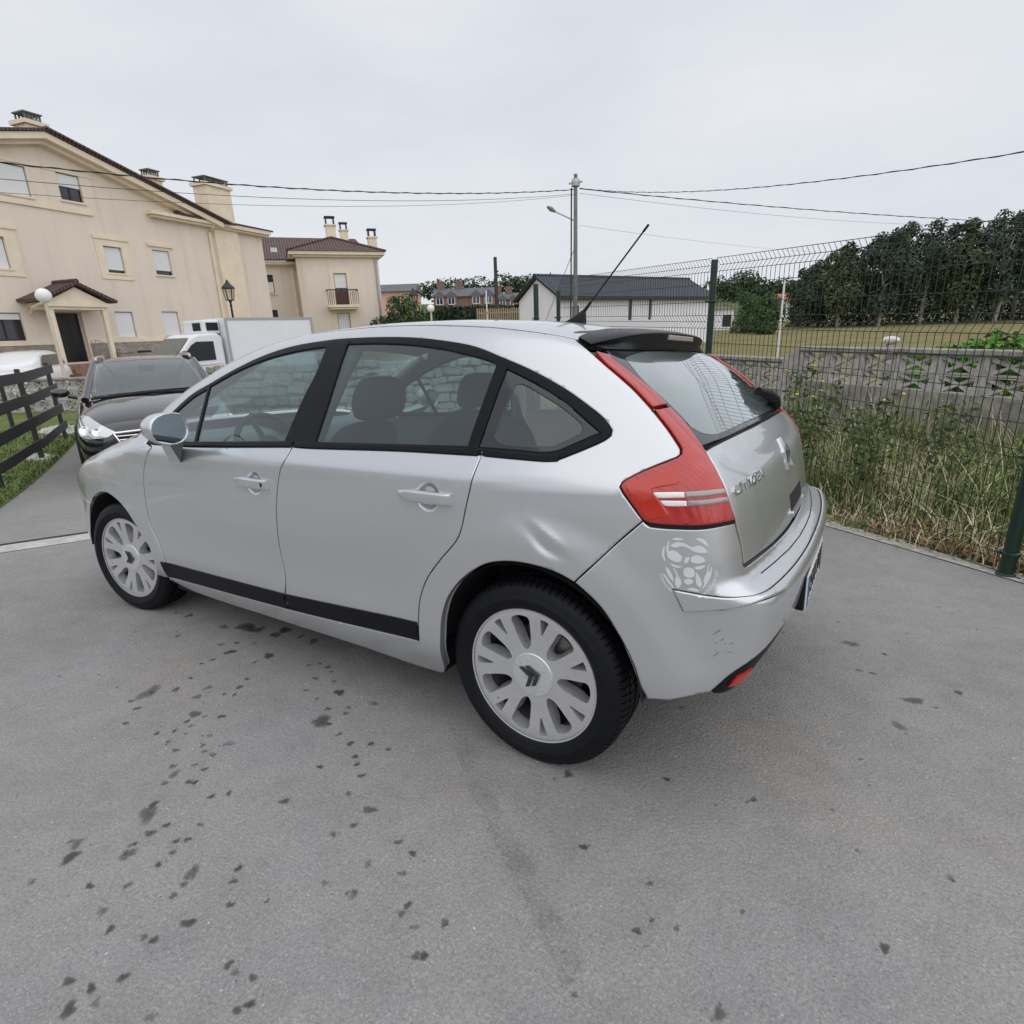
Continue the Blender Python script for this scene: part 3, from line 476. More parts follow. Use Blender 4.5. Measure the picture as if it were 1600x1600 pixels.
# ------------------------------------------------------------------ buildings
CREAMW = mat('cream_plain', (.76, .665, .575), .92); OCHRE = mat('ochre_trim', (.80, .69, .54), .9, noise=(2, .08, 5)); BROWN = mat('brown_window_frame', (.035, .018, .017), .5)
SHUT = mat('white_roller_shutter', (.74, .75, .76), .6); PANE = mat('dark_window_glass', (.02, .028, .038), .06, spec=.8); IRON = mat('black_iron', (.015, .015, .017), .5); GALV = mat('grey_steel', (.42, .43, .44), .45, .6)
def render_wall(t, b):
    c = t.nodes.new('ShaderNodeTexCoord').outputs['Object']; mpn = t.nodes.new('ShaderNodeMapping'); mpn.inputs['Scale'].default_value = (2.6, 2.6, .16); t.links.new(c, mpn.inputs['Vector'])
    st = ramp(t, noise(t, 1.0, 6, .65, vec=mpn.outputs[0]), [(.28, (.85, .84, .82)), (.45, (.99, .99, .99)), (.72, (1.03, 1.02, 1.0))]); bl = ramp(t, noise(t, .5, 5, .6, vec=c), [(.3, (.72, .632, .55)), (.7, (.79, .695, .60))])
    t.links.new(mixc(t, bl, st, 1.0, 'MULTIPLY'), b.inputs['Base Color']); b.inputs['Roughness'].default_value = .93; bp = t.nodes.new('ShaderNodeBump'); bp.inputs['Strength'].default_value = .15; bp.inputs['Distance'].default_value = .004; t.links.new(noise(t, 60, 4, .6, vec=c), bp.inputs['Height']); t.links.new(bp.outputs['Normal'], b.inputs['Normal'])
CREAMW = node_mat('cream_render', render_wall)
def shutter_bump(t, b):
    b.inputs['Base Color'].default_value = (.74, .75, .77, 1); b.inputs['Roughness'].default_value = .55
    c = t.nodes.new('ShaderNodeTexCoord').outputs['Object']; w = t.nodes.new('ShaderNodeTexWave'); w.bands_direction = 'Z'; w.inputs['Scale'].default_value = 7; t.links.new(c, w.inputs['Vector']); bp = t.nodes.new('ShaderNodeBump'); bp.inputs['Strength'].default_value = .4; bp.inputs['Distance'].default_value = .01; t.links.new(w.outputs['Fac'], bp.inputs['Height']); t.links.new(bp.outputs['Normal'], b.inputs['Normal'])
SHUT = node_mat('white_roller_shutter_slats', shutter_bump)
def tiles(base, dirn='X', scale=2.2):
    def f(t, b):
        c = t.nodes.new('ShaderNodeTexCoord').outputs['Object']; w = t.nodes.new('ShaderNodeTexWave'); w.bands_direction = dirn; w.inputs['Scale'].default_value = scale; w.inputs['Distortion'].default_value = .3; t.links.new(c, w.inputs['Vector'])
        col = ramp(t, w.outputs['Fac'], [(.05, tuple(v*.45 for v in base)), (.5, base), (.95, tuple(v*1.25 for v in base))]); n = ramp(t, noise(t, 3, 6, .7, vec=c), [(.3, (.7, .7, .7)), (.7, (1.25, 1.2, 1.15))])
        t.links.new(mixc(t, col, n, 1.0, 'MULTIPLY'), b.inputs['Base Color']); b.inputs['Roughness'].default_value = .85; bp = t.nodes.new('ShaderNodeBump'); bp.inputs['Strength'].default_value = .8; bp.inputs['Distance'].default_value = .05; t.links.new(w.outputs['Fac'], bp.inputs['Height']); t.links.new(bp.outputs['Normal'], b.inputs['Normal'])
    return f
TILE = node_mat('brown_roof_tiles', tiles((.115, .075, .068))); TILEG = node_mat('slate_grey_roof_tiles', tiles((.055, .065, .085), 'X', 1.3))
def stonecl(t, b):
    c = t.nodes.new('ShaderNodeTexCoord').outputs['Object']; mpn = t.nodes.new('ShaderNodeMapping'); mpn.inputs['Rotation'].default_value = (math.pi/2, 0, 0); t.links.new(c, mpn.inputs['Vector']); br = t.nodes.new('ShaderNodeTexBrick'); br.inputs['Scale'].default_value = 2.2; br.inputs['Color1'].default_value = (.36, .31, .27, 1); br.inputs['Color2'].default_value = (.25, .22, .20, 1); br.inputs['Mortar'].default_value = (.30, .27, .24, 1); br.inputs['Row Height'].default_value = .22; br.inputs['Mortar Size'].default_value = .012; t.links.new(mpn.outputs[0], br.inputs['Vector'])
    t.links.new(mixc(t, br.outputs['Color'], ramp(t, noise(t, 6, 6, .7, vec=c), [(.3, (.75, .75, .75)), (.7, (1.2, 1.2, 1.2))]), 1.0, 'MULTIPLY'), b.inputs['Base Color']); b.inputs['Roughness'].default_value = .9
STONEC = node_mat('stone_cladding', stonecl)
def wall_sheet(name, poly, holes, m, parent, y=0.0, depth=.16, M=None):
    """upright wall face (x,z) with real window openings and reveals going in to +y"""
    loops = [np.array(poly, float)]+[np.array([(a, c), (b, c), (b, d), (a, d)], float) for a, b, c, d in holes]; al = np.concatenate(loops); ed = []; k = 0
    for q in loops: ed += [(k+i, k+(i+1) % len(q)) for i in range(len(q))]; k += len(q)
    r = delaunay_2d_cdt([Vector(p) for p in al], ed, [], 0, 1e-6); V = np.array([tuple(p) for p in r[0]]); T = [f for f in r[2] if len(f) == 3]; c = V[np.array(T)].mean(1)
    def inp(Q, B):
        o = np.zeros(len(Q), bool); j = len(B)-1
        for i in range(len(B)):
            xi, yi = B[i]; xj, yj = B[j]
            if yi != yj: o ^= ((yi > Q[:, 1]) != (yj > Q[:, 1])) & (Q[:, 0] < (xj-xi)*(Q[:, 1]-yi)/(yj-yi)+xi)
            j = i
        return o
    g = inp(c, loops[0])
    for h in loops[1:]: g &= ~inp(c, h)
    mb = MB(); mb.add([(x, y, z) for x, z in V], [t for t, q in zip(T, g) if q])
    for a, b, c_, d in holes: mb.add([(a, y, c_), (b, y, c_), (b, y, d), (a, y, d), (a, y+depth, c_), (b, y+depth, c_), (b, y+depth, d), (a, y+depth, d)], [(0, 1, 5, 4), (1, 2, 6, 5), (2, 3, 7, 6), (3, 0, 4, 7)])
    return mb.build(name, m, parent)
def window(o, u0, u1, z0, z1, shut=1.0, sill=True, y=.10, cross=True, surround=None):
    f = .05; mb = MB(); mb.box((u0, y, z0), (u0+f, y+.05, z1)); mb.box((u1-f, y, z0), (u1, y+.05, z1)); mb.box((u0+f, y, z1-f), (u1-f, y+.05, z1)); mb.box((u0+f, y, z0), (u1-f, y+.05, z0+f))
    if cross and shut < .8: mb.box(((u0+u1)/2-.035, y-.004, z0+f), ((u0+u1)/2+.035, y+.046, z1-f))
    w = mb.build('window', BROWN, o); MB().box((u0+f, y+.02, z0+f), (u1-f, y+.03, z1-f)).build('pane', PANE, w)
    if shut > 0: MB().box((u0+.03, y-.03, z1-(z1-z0)*shut), (u1-.03, y-.012, z1-.03)).build('shutter', SHUT, w)
    if sill: MB().box((u0-.07, -.06, z0-.07), (u1+.07, y, z0-.003)).build('sill', OCHRE, w)
    if surround:
        a, b, c, d = surround; sm = MB(); sm.box((a, -.035, c), (u0-.0, -.002, d)); sm.box((u1, -.035, c), (b, -.002, d)); sm.box((u0, -.035, z1), (u1, -.002, d)); sm.box((u0, -.035, c), (u1, -.002, z0-.075)); sm.build('surround', OCHRE, w)
    return w
def house_frame(px, py, D, d, name, label):
    p = at_px(px, py, D); return empty(name, (p[0], p[1], 0), math.atan2(d[1], d[0]), label, 'house')
# -- big cream house with gable and porch
h1 = house_frame(100, 567, 23.0, (.2035, -.9791), 'gabled_house', 'large cream house with a gable, porch and brown tiled roof at the left')
GZ = -.15; AP = (1.1, 8.72); RZ_ = 7.05
win1 = [(.42-1.15, .42, 6.74, 7.76, 1.0), (1.51, 2.40, 6.86, 7.83, .48), (-1.95, -.95, 4.14, 5.22, 1.0), (2.74, 3.55, 4.28, 5.33, .88), (5.05, 5.93, 4.36, 5.42, .82), (-2.3, -1.08, 1.60, 2.60, .24), (2.58, 3.42, 1.62, 2.70, .99), (4.88, 5.76, 1.66, 2.74, .99)]
door1 = (.14, 1.16, .70, 2.64)
wp = [(-6.4, GZ), (12.1, GZ), (12.1, RZ_), (7.9, RZ_), (1.1, 8.72), (-6.4, 6.85)]
wall_sheet('wall', wp, [w[:4] for w in win1]+[door1], CREAMW, h1)
mb = MB(); mb.box((-6.4, .3, GZ), (12.1, 9.5, RZ_-.05)); mb.box((12.0, .01, GZ), (12.1, 9.5, RZ_)); mb.build('wall_core', CREAMW, h1)
for (a, b, c, d, s) in win1:
    sr_ = None
    if (a, c) == (2.74, 4.28): sr_ = (2.40, 3.88, 4.02, 5.58)
    if (a, c) == (-1.95, 4.14): sr_ = (-2.3, -.55, 3.88, 5.50)
    window(h1, a, b, c, d, s, True, surround=sr_)
for (a, b, c) in ((2.36, 3.92, 5.585), (4.82, 6.15, 5.56), (-2.35, -.5, 5.505)): MB().box((a, -.075, c), (b, -.002, c+.15)).build('window_hood', OCHRE, h1)
MB().box((-.85, -.07, 6.42), (2.6, -.002, 6.60)).build('band_moulding', OCHRE, h1); MB().box((-.9, -.03, 7.84), (3.0, -.002, 7.90)).build('band_moulding', OCHRE, h1)
MB().box((1.3, -.055, 1.42), (12.1, -.002, 1.56)).build('plinth_moulding', OCHRE, h1); MB().box((-6.4, -.055, 1.42), (-.12, -.002, 1.56)).build('plinth_moulding', OCHRE, h1)
MB().box((1.25, -.04, GZ), (12.1, -.001, 1.415)).build('stone_plinth', STONEC, h1); MB().box((-6.4, -.04, GZ), (-.08, -.001, 1.415)).build('stone_plinth', STONEC, h1)
# door
dr = MB(); dr.box((.17, .22, .70), (1.13, .26, 2.60)); dro = dr.build('door', mat('dark_door', (.012, .012, .014), .3), h1)
for (a, b, c, d_) in (((.139, .163, .70), (.165, .27, 2.64), 0, 0), ((1.135, .163, .70), (1.161, .27, 2.64), 0, 0)): MB().box(a, b).build('door_reveal', OCHRE, h1)
# gable verges and cornices
def slope_bar(p, q, y0, y1, h, name, m, drop=0.0):
    (x0, z0), (x1, z1) = p, q; MB().add([(x0, y0, z0-drop), (x1, y0, z1-drop), (x1, y0, z1-drop-h), (x0, y0, z0-drop-h), (x0, y1, z0-drop), (x1, y1, z1-drop), (x1, y1, z1-drop-h), (x0, y1, z0-drop-h)], [(0, 1, 2, 3), (7, 6, 5, 4), (0, 4, 5, 1), (1, 5, 6, 2), (2, 6, 7, 3), (3, 7, 4, 0)]).build(name, m, h1)
slope_bar((1.1, 9.0), (9.0, 7.02), -.55, .0, .22, 'verge_board', OCHRE); slope_bar((-6.9, 7.0), (1.1, 9.0), -.55, .0, .22, 'verge_board', OCHRE)
slope_bar((1.1, 8.78), (7.7, 7.13), -.30, -.002, .14, 'verge_moulding', OCHRE); slope_bar((-6.9, 6.78), (1.1, 8.78), -.30, -.002, .14, 'verge_moulding', OCHRE)
MB().box((5.1, -.42, 6.88), (12.45, .0, 7.02)).box((5.25, -.30, 6.78), (12.4, -.004, 6.875)).build('cornice', OCHRE, h1)
def roof_slab(name, q, th, m, parent):
    q = [Vector(p) for p in q]; n = (q[1]-q[0]).cross(q[2]-q[0]).normalized(); n = n if n.z > 0 else -n; mb = MB(); mb.add([tuple(p) for p in q]+[tuple(p+n*th) for p in q], [(0, 1, 2, 3), (4, 5, 6, 7), (0, 1, 5, 4), (1, 2, 6, 5), (2, 3, 7, 6), (3, 0, 4, 7)]); return mb.build(name, m, parent)
rf1 = roof_slab('roof', [(1.1, -.62, 9.02), (9.1, -.62, 7.02), (9.1, 10, 7.02), (1.1, 10, 9.02)], .09, TILE, h1); roof_slab('roof', [(1.1, -.62, 9.02), (-7, -.62, 7.0), (-7, 10, 7.0), (1.1, 10, 9.02)], .09, TILE, h1)
roof_slab('roof', [(6.6, -.45, 7.03), (12.6, -.45, 7.03), (12.6, 5, 8.35), (6.6, 5, 8.35)], .09, TILE, h1)
for i in range(20):     # ragged tile ends along the verge
    q = i/19; x = 1.1+8.0*q; z = 9.1-2.0*q; MB().add([(x, -.70, z+.0), (x+.46, -.70, z-.115), (x+.46, -.50, z-.115), (x, -.50, z), (x+.02, -.68, z+.075), (x+.44, -.68, z-.03), (x+.44, -.5, z-.03), (x+.02, -.5, z+.075)], [(0, 1, 2, 3), (7, 6, 5, 4), (0, 4, 5, 1), (1, 5, 6, 2), (2, 6, 7, 3), (3, 7, 4, 0)]).build('verge_tile', TILE, h1)
def chimney(o, x0, x1, y0, y1, z0, z1, slats=True):
    c = MB().box((x0, y0, z0), (x1, y1, z1)).build('chimney', OCHRE, o); MB().box((x0-.1, y0-.1, z1+.002), (x1+.1, y1+.1, z1+.14)).build('chimney_collar', OCHRE, c); k = MB()
    nb = 4; x0, x1, y0, y1 = x0+.06, x1-.06, y0+.06, y1-.06
    for i in range(nb+1):
        for yy in (y0, y1-.05): k.box((x0+(x1-x0-.05)*i/nb, yy, z1+.142), (x0+(x1-x0-.05)*i/nb+.05, yy+.05, z1+.39))
    for zz in (.2, .28): k.box((x0, y0+.01, z1+zz), (x1, y0+.04, z1+zz+.03))
    k.box((x0-.05, y0-.05, z1+.392), (x1+.05, y1+.05, z1+.435)); k.build('chimney_cowl', mat('dark_cowl', (.13, .15, .14), .8), c)
chimney(h1, 1.0, 1.7, .2, .9, 8.7, 9.35); chimney(h1, 6.1, 6.75, .5, 1.1, 7.4, 8.55); chimney(h1, 8.75, 10.3, -.06, .8, 7.10, 8.75)
MB().box((8.72, -.16, GZ), (10.25, -.002, 6.775)).build('pier', OCHRE, h1)
MB().tube([(8.55, -.36, 6.9), (8.5, -.30, 6.75), (8.42, -.10, 6.55), (8.40, -.09, GZ)], .055, 8).build('downpipe', OCHRE, h1, autosmooth=50)
# porch
pc = MB(); pc.box((-.80, -1.15, 2.80), (1.60, -.003, 2.95)); pc.box((-.74, -1.07, 2.69), (1.54, -.004, 2.798)); pco = pc.build('porch_beam', OCHRE, h1)
for x in (-.70, 1.34): MB().box((x, -1.05, GZ), (x+.16, -.89, 2.688)).build('porch_column', OCHRE, h1)
MB().add([(-.76, -1.10, 2.952), (1.56, -1.10, 2.952), (.40, -1.10, 3.52), (-.76, -.1, 2.952), (1.56, -.1, 2.952), (.40, -.1, 3.52)], [(0, 1, 2), (3, 5, 4), (0, 2, 5, 3), (1, 4, 5, 2), (0, 3, 4, 1)]).build('pediment', OCHRE, h1)
roof_slab('porch_roof', [(.40, -1.30, 3.60), (1.86, -1.30, 2.96), (1.86, -.004, 2.96), (.40, -.004, 3.60)], .11, TILE, h1); roof_slab('porch_roof', [(.40, -1.30, 3.60), (-1.08, -1.30, 2.96), (-1.08, -.004, 2.96), (.40, -.004, 3.60)], .11, TILE, h1)
MB().tube([(.40, -1.32, 3.72), (.40, -.006, 3.72)], .10, 8).build('ridge_tile', TILE, h1)
MB().tube([(-1.0, -1.2, 2.90), (-1.0, -.6, 2.75), (-.85, -.3, 2.62), (-.80, -.06, 2.55)], .04, 6).build('gutter_pipe', OCHRE, h1)
MB().box((.55, -.02, 2.70), (.85, -.001, 2.80)).build('house_number_plate', mat('plaque_white', (.7, .7, .68), .5), h1); MB().box((-.02, -.02, 2.46), (.12, -.001, 2.56)).build('door_plaque', mat('plaque_pale', (.66, .64, .60), .5), h1)
stp = MB()
for i in range(4): stp.box((-.1, -.45-.3*i, GZ), (1.9, -.15-.3*i if i else 0.1, .70-.17*(i+1)+.10))
stp.build('steps', mat('step_brick', (.28, .17, .13), .85, noise=(8, .25, 5)), h1)
rl = MB(); rl.tube([(1.25, -.3, .55), (1.25, -.3, 1.55), (1.75, -1.2, 1.15), (1.75, -1.2, .2)], .025, 6); rl.build('handrail', GALV, h1); MB().box((1.55, -1.25, GZ), (2.15, -.75, 1.0)).box((1.5, -1.3, 1.002), (2.2, -.7, 1.08)).build('step_pier', STONEC, h1)
MB().box((3.2, -.05, .95), (3.9, -.041, 1.04)).build('vent_grille', IRON, h1)
# -- cream house with balcony
h2 = house_frame(530, 450, 30.0, (-.599, -.8007), 'balcony_house', 'cream house with a small iron balcony and brown hipped roof left of centre')
w2 = [(-.22, .43, 2.92, 4.50, .45), (-.26, .38, .9, 2.54, .97)]
wall_sheet('wall', [(-1.95, GZ), (2.15, GZ), (2.15, 5.35), (-1.95, 5.35)], [w[:4] for w in w2], CREAMW, h2); MB().box((-1.95, .25, GZ), (2.15, 7, 5.34)).box((2.05, .01, GZ), (2.149, 7, 5.345)).build('wall_core', CREAMW, h2)
for a, b, c, d, s in w2: window(h2, a, b, c, d, s, False, surround=(a-.22, b+.22, c-.0, d+.22))
wall_sheet('rear_wall', [(-5, GZ), (-1.96, GZ), (-1.96, 5.12), (-5, 5.12)], [(-3.62, -3.18, 3.70, 4.62), (-3.66, -3.20, 1.9, 2.84)], CREAMW, h2, y=2.2); MB().box((-5, 2.5, GZ), (-1.96, 8, 5.1)).build('wall_core', CREAMW, h2)
for a, b, c, d in ((-3.62, -3.18, 3.70, 4.62), (-3.66, -3.20, 1.9, 2.84)):
    mb = MB(); mb.box((a, 2.3, c), (b, 2.34, d)); wq = mb.build('window', BROWN, h2); MB().box((a+.04, 2.27, c+.03), (b-.04, 2.295, c+(d-c)*.6)).build('shutter', SHUT, wq); MB().box((a-.06, 2.13, c-.07), (b+.06, 2.295, c-.003)).build('sill', OCHRE, wq)
MB().box((-2.3, -.35, 5.36), (2.48, 6, 5.52)).box((-2.1, -.2, 5.26), (2.3, -.003, 5.355)).build('cornice', OCHRE, h2); MB().box((-5, 1.85, 5.125), (-1.97, 2.2, 5.25)).build('cornice', OCHRE, h2)
mb = MB(); mb.add([(-2.36, -.42, 5.525), (2.54, -.42, 5.525), (2.54, 5, 5.525), (-2.36, 5, 5.525), (.05, 1.9, 6.45), (.05, 2.6, 6.45)], [(0, 1, 4), (1, 2, 5, 4), (2, 3, 5), (3, 0, 4, 5)]); mb.build('roof', TILE, h2)
roof_slab('roof', [(-5, 1.75, 5.26), (2.3, 1.75, 5.26), (1.9, 6.5, 7.0), (-5, 6.5, 7.0)], .08, TILE, h2)
for i in range(2): MB().tube([((.05, 1.9, 6.48), (-2.36, -.42, 5.56)), ((.05, 1.9, 6.48), (2.54, -.42, 5.56))][i], .06, 6).build('ridge_tile', TILE, h2)
for a, b, c, d in ((-.16, .34, 1.9, 6.2), (1.0, 1.45, 6.0, 6.6), (2.0, 2.45, 1.6, 5.6)):
    ch = MB().box((a, c, d), (b, c+.45, d+.85)).build('chimney', OCHRE, h2); MB().box((a-.06, c-.06, d+.852), (b+.06, c+.5, d+.92)).build('chimney_collar', OCHRE, ch); MB().box((a+.02, c+.02, d+.922), (a+.08, c+.42, d+1.25)).box((b-.08, c+.02, d+.922), (b-.02, c+.42, d+1.25)).box((a-.02, c-.02, d+1.252), (b+.02, c+.45, d+1.32)).build('chimney_cowl', IRON, ch)
for (x, z, w) in ((-3.1, 5.85, .35), (-4.6, 5.95, .5)): MB().add([(x, 3.1, z), (x+w, 3.1, z), (x+w, 3.9, z+.33), (x, 3.9, z+.33)], [(0, 1, 2, 3)]).build('roof_window', GALV, h2)
bc = MB(); bc.box((-.70, -.75, 2.80), (.86, -.003, 2.92)); bc.box((-.62, -.66, 2.70), (.78, -.004, 2.798)); bco = bc.build('balcony', OCHRE, h2); br = MB()
br.box((-.70, -.75, 3.62), (.86, -.71, 3.67)); br.box((-.70, -.71, 3.62), (-.66, 0, 3.67)); br.box((.82, -.71, 3.62), (.86, 0, 3.67))
for i in range(17): br.box((-.69+i*.095, -.74, 2.922), (-.665+i*.095, -.715, 3.618))
br.build('balcony_railing', IRON, bco); MB().box((-.18, .09, 2.95), (.40, .099, 3.6)).build('door_panel', mat('brown_door', (.10, .035, .025), .6), bco)
MB().tube([(2.0, -.06, 5.25), (2.02, -.05, GZ)], .05, 6).build('downpipe', GALV, h2); MB().tube([(-1.75, 2.1, 5.1), (-2.15, 2.1, 4.9), (-2.15, 2.12, GZ)], .06, 6).build('downpipe', OCHRE, h2)
q_ = at_px(530, 450, 40.0); h2.location = (q_[0], q_[1], CAM[2]*(1-40/30)); h2.scale = (40/30,)*3
# -- white shed with slate-coloured roof
B_ = at_px(873, 490, 30)[:2]; C_ = at_px(1107, 490, 36)[:2]; A_ = at_px(812, 490, 33)[:2]; dv = (C_-B_)/np.linalg.norm(C_-B_); Ls = float(np.linalg.norm(C_-B_)); Ws = float(np.linalg.norm(A_-B_))
sh = empty('white_shed', (B_[0], B_[1], 0), math.atan2(dv[1], dv[0]), 'long white shed with a dark slate-coloured roof behind the wire fence', 'shed'); WHT = mat('white_render', (.80, .80, .84), .85, noise=(1.5, .05, 5))
sgn = 1 if (A_-B_)@np.array([-dv[1], dv[0]]) > 0 else -1; Ez = 2.92; Rz2 = 4.02; yb = sgn*Ws
sw = [(4.95, 5.25, 1.7, 2.92), (6.55, 6.80, 1.7, 2.92)]
ws = wall_sheet('wall', [(0, 0), (Ls, 0), (Ls, Ez), (0, Ez)], sw, WHT, sh, 0, .12); MB().box((.05, min(.2*sgn, yb), 0), (Ls-.02, max(.2*sgn, yb), Ez-.1)).build('wall_core', WHT, sh)
MB().add([(0, 0, 0), (0, yb, 0), (0, yb, Ez), (0, yb/2, Rz2), (0, 0, Ez)], [(0, 1, 2, 3, 4)]).build('gable_wall', WHT, sh); MB().add([(Ls, 0, 0), (Ls, yb, 0), (Ls, yb, Ez), (Ls, yb/2, Rz2), (Ls, 0, Ez)], [(4, 3, 2, 1, 0)]).build('gable_wall', WHT, sh)
for a, b, c, d in sw: MB().box((a, .08*sgn, c), (b, .10*sgn, d)).build('window', PANE, sh)
roof_slab('roof', [(-.25, -.3*sgn, Ez-.05), (Ls+.2, -.3*sgn, Ez-.05), (Ls+.2, yb/2, Rz2+.03), (-.25, yb/2, Rz2+.03)], .10, TILEG, sh); roof_slab('roof', [(-.25, yb+.3*sgn, Ez-.05), (Ls+.2, yb+.3*sgn, Ez-.05), (Ls+.2, yb/2, Rz2+.03), (-.25, yb/2, Rz2+.03)], .10, TILEG, sh)
MB().tube([(-.28, yb/2, Rz2+.13), (Ls+.22, yb/2, Rz2+.13)], .09, 8).build('ridge_tile', TILEG, sh); MB().tube([(-.25, -.36*sgn, Ez-.08), (Ls+.2, -.36*sgn, Ez-.08)], .06, 8).build('gutter', IRON, sh)
MB().box((.9, -.02, 1.75), (1.35, .02, 2.5)).build('window', PANE, sh)
# -- distant brick terrace and other far houses
BRK = mat('terrace_brick', (.20, .13, .105), .9, noise=(3, .2, 5)); SLT = mat('terrace_slate', (.12, .125, .14), .8, noise=(3, .2, 5)); WFR = mat('white_window_frame', (.72, .72, .72), .6)
def terrace(px0, px1, D, ytop, ybot, lb, dorm):
    a, b = at_px(px0, ybot, D), at_px(px1, ybot, D); d = (b-a)[:2]; Lg = float(np.hypot(*d)); o = empty('brick_terrace', (a[0], a[1], 0), math.atan2(d[1], d[0]), lb, 'house', 'distant brick terraces'); zt_ = float(at_px(px0, ytop, D)[2]); ze = zt_-1.5
    MB().box((0, 0, 0), (Lg, 7, ze)).build('wall', BRK, o); MB().add([(-.3, -.4, ze), (Lg+.3, -.4, ze), (Lg+.3, 3.5, zt_), (-.3, 3.5, zt_), (-.3, 7.4, ze), (Lg+.3, 7.4, ze)], [(0, 1, 2, 3), (3, 2, 5, 4), (0, 3, 4), (1, 5, 2)]).build('roof', SLT, o)
    for q in dorm:
        x = Lg*q; dm_ = MB(); dm_.box((x-1.0, -.2, ze-1.9), (x+1.0, 1.4, ze+.10)); do = dm_.build('dormer', BRK, o); MB().add([(x-1.3, -.45, ze-.05), (x+1.3, -.45, ze-.05), (x, -.45, ze+.95), (x-1.3, 2.6, ze-.05), (x+1.3, 2.6, ze-.05), (x, 2.6, ze+.95)], [(0, 1, 2), (3, 5, 4), (0, 2, 5, 3), (1, 4, 5, 2)]).build('dormer_roof', SLT, do); w = MB().box((x-.62, -.26, ze-1.25), (x+.62, -.205, ze+.0)).build('window', WFR, do); MB().box((x-.5, -.29, ze-1.12), (x-.06, -.262, ze-.12)).build('pane', PANE, w); MB().box((x+.06, -.29, ze-1.12), (x+.5, -.262, ze-.12)).build('pane', PANE, w)
    for q in (.03, .35): c = MB().box((Lg*q, 3, zt_-.6), (Lg*q+1.2, 4.2, zt_+1.2)).build('chimney', BRK, o)
    return o
terrace(678, 770, 95, 450, 470, 'distant brick terrace with four dormers above the hedge', (.10, .30, .72, .93)); terrace(772, 826, 110, 457, 474, 'smaller distant brick terrace right of the far wooden pole', (.25, .55, .85))
def far_house(px0, px1, D, ytop, yeave, ybot, wm, rm, lb):
    a, b = at_px(px0, ybot, D), at_px(px1, ybot, D); d = (b-a)[:2]; Lg = float(np.hypot(*d)); o = empty('far_house', (a[0], a[1], 0), math.atan2(d[1], d[0]), lb, 'house'); zt_, ze = float(at_px(px0, ytop, D)[2]), float(at_px(px0, yeave, D)[2])
    MB().box((0, 0, 0), (Lg, 6, ze)).build('wall', wm, o); MB().add([(-.3, -.4, ze), (Lg+.3, -.4, ze), (Lg+.3, 3, zt_), (-.3, 3, zt_), (-.3, 6.4, ze), (Lg+.3, 6.4, ze)], [(0, 1, 2, 3), (3, 2, 5, 4), (0, 3, 4), (1, 5, 2)]).build('roof', rm, o); MB().box((Lg*.4, -.03, ze-1.8), (Lg*.4+.9, -.002, ze-.6)).build('window', PANE, o)
ORT = mat('orange_roof', (.42, .17, .09), .85, noise=(2, .2, 5)); far_house(593, 648, 70, 443, 457, 486, mat('pink_render', (.62, .40, .33), .9), SLT, 'distant pinkish house with a grey roof behind the round green tree'); far_house(1226, 1262, 92, 458, 470, 488, mat('far_white', (.60, .58, .54), .9), ORT, 'distant house with an orange roof left of the eucalyptus grove'); far_house(1118, 1146, 60, 479, 483, 497, WHT, mat('rust_roof', (.16, .10, .08), .8), 'low white outbuilding behind the tall green fence post')
# ------------------------------------------------------------------ poles, wires, lamps
WOODP = mat('grey_pole', (.19, .19, .19), .85, noise=(4, .2, 5)); CABLE = mat('black_cable', (.02, .02, .022), .6)
pb = at_px(899, 495, 25); pt = at_px(902, 288, 25); up_ = empty('utility_pole', (pb[0], pb[1], -.1), 0, 'tall grey utility pole with a street light arm in front of the shed', 'pole'); Hp = pt[2]+.1
MB().lathe([(.105, 0), (.072, Hp), (0, Hp)], 14).build('shaft', WOODP, up_, autosmooth=40)
MB().lathe([(.17, Hp-.45), (.18, Hp-.30), (.15, Hp-.18)], 16).box((-.3, -.03, Hp-.34), (.3, .03, Hp-.28)).build('bracket', GALV, up_)
e0 = at_px(896, 342, 25); e1 = at_px(868, 331, 25); e2 = at_px(855, 323, 25); lo = Vector((pb[0], pb[1], -.1))
MB().tube([Vector((pb[0], pb[1], e0[2]-.75))-lo, Vector((pb[0], pb[1], e0[2]-.30))-lo, Vector(e1)-lo], .03, 8).build('lamp_arm', GALV, up_, autosmooth=60); MB().tube([Vector(e1)-lo, Vector(e1*.5+e2*.5)-lo, Vector(e2)-lo], [.04, .10, .05], 8).build('lamp_head', mat('lamp_green_grey', (.16, .19, .15), .6), up_, autosmooth=60)
MB().tube([(.2, .1, .3), (.16, .1, 3), (.14, .1, Hp-.5)], .03, 6).build('conduit', CABLE, up_); MB().tube([Vector((.05, .05, Hp*.62)), Vector((1.3, .9, 1.2))], .012, 5).build('stay_wire', CABLE, up_)
def wire(a, b, sag, r, lb, tw=0.0):
    a, b = Vector(a), Vector(b); mb = MB(); n = 48; P = [a.lerp(b, i/n)-Vector((0, 0, sag*4*(i/n)*(1-i/n))) for i in range(n+1)]; mb.tube(P, r, 6)
    if tw:
        mb2 = MB(); n2 = 160; mb.tube([a.lerp(b, i/n2)-Vector((0, 0, sag*4*(i/n2)*(1-i/n2)))+Vector((r*1.3*math.cos(i*.9), 0, r*1.3*math.sin(i*.9))) for i in range(n2+1)], r*.8, 5)
    return tag(mb.build('overhead_wire', CABLE, autosmooth=60), lb, 'wire', 'overhead wires')
tp = at_px(900, 296, 25); l1 = at_px(-120, 240, 13); l2 = at_px(-120, 268, 13); r1 = at_px(1750, 212, 9); r2 = at_px(1760, 352, 40)
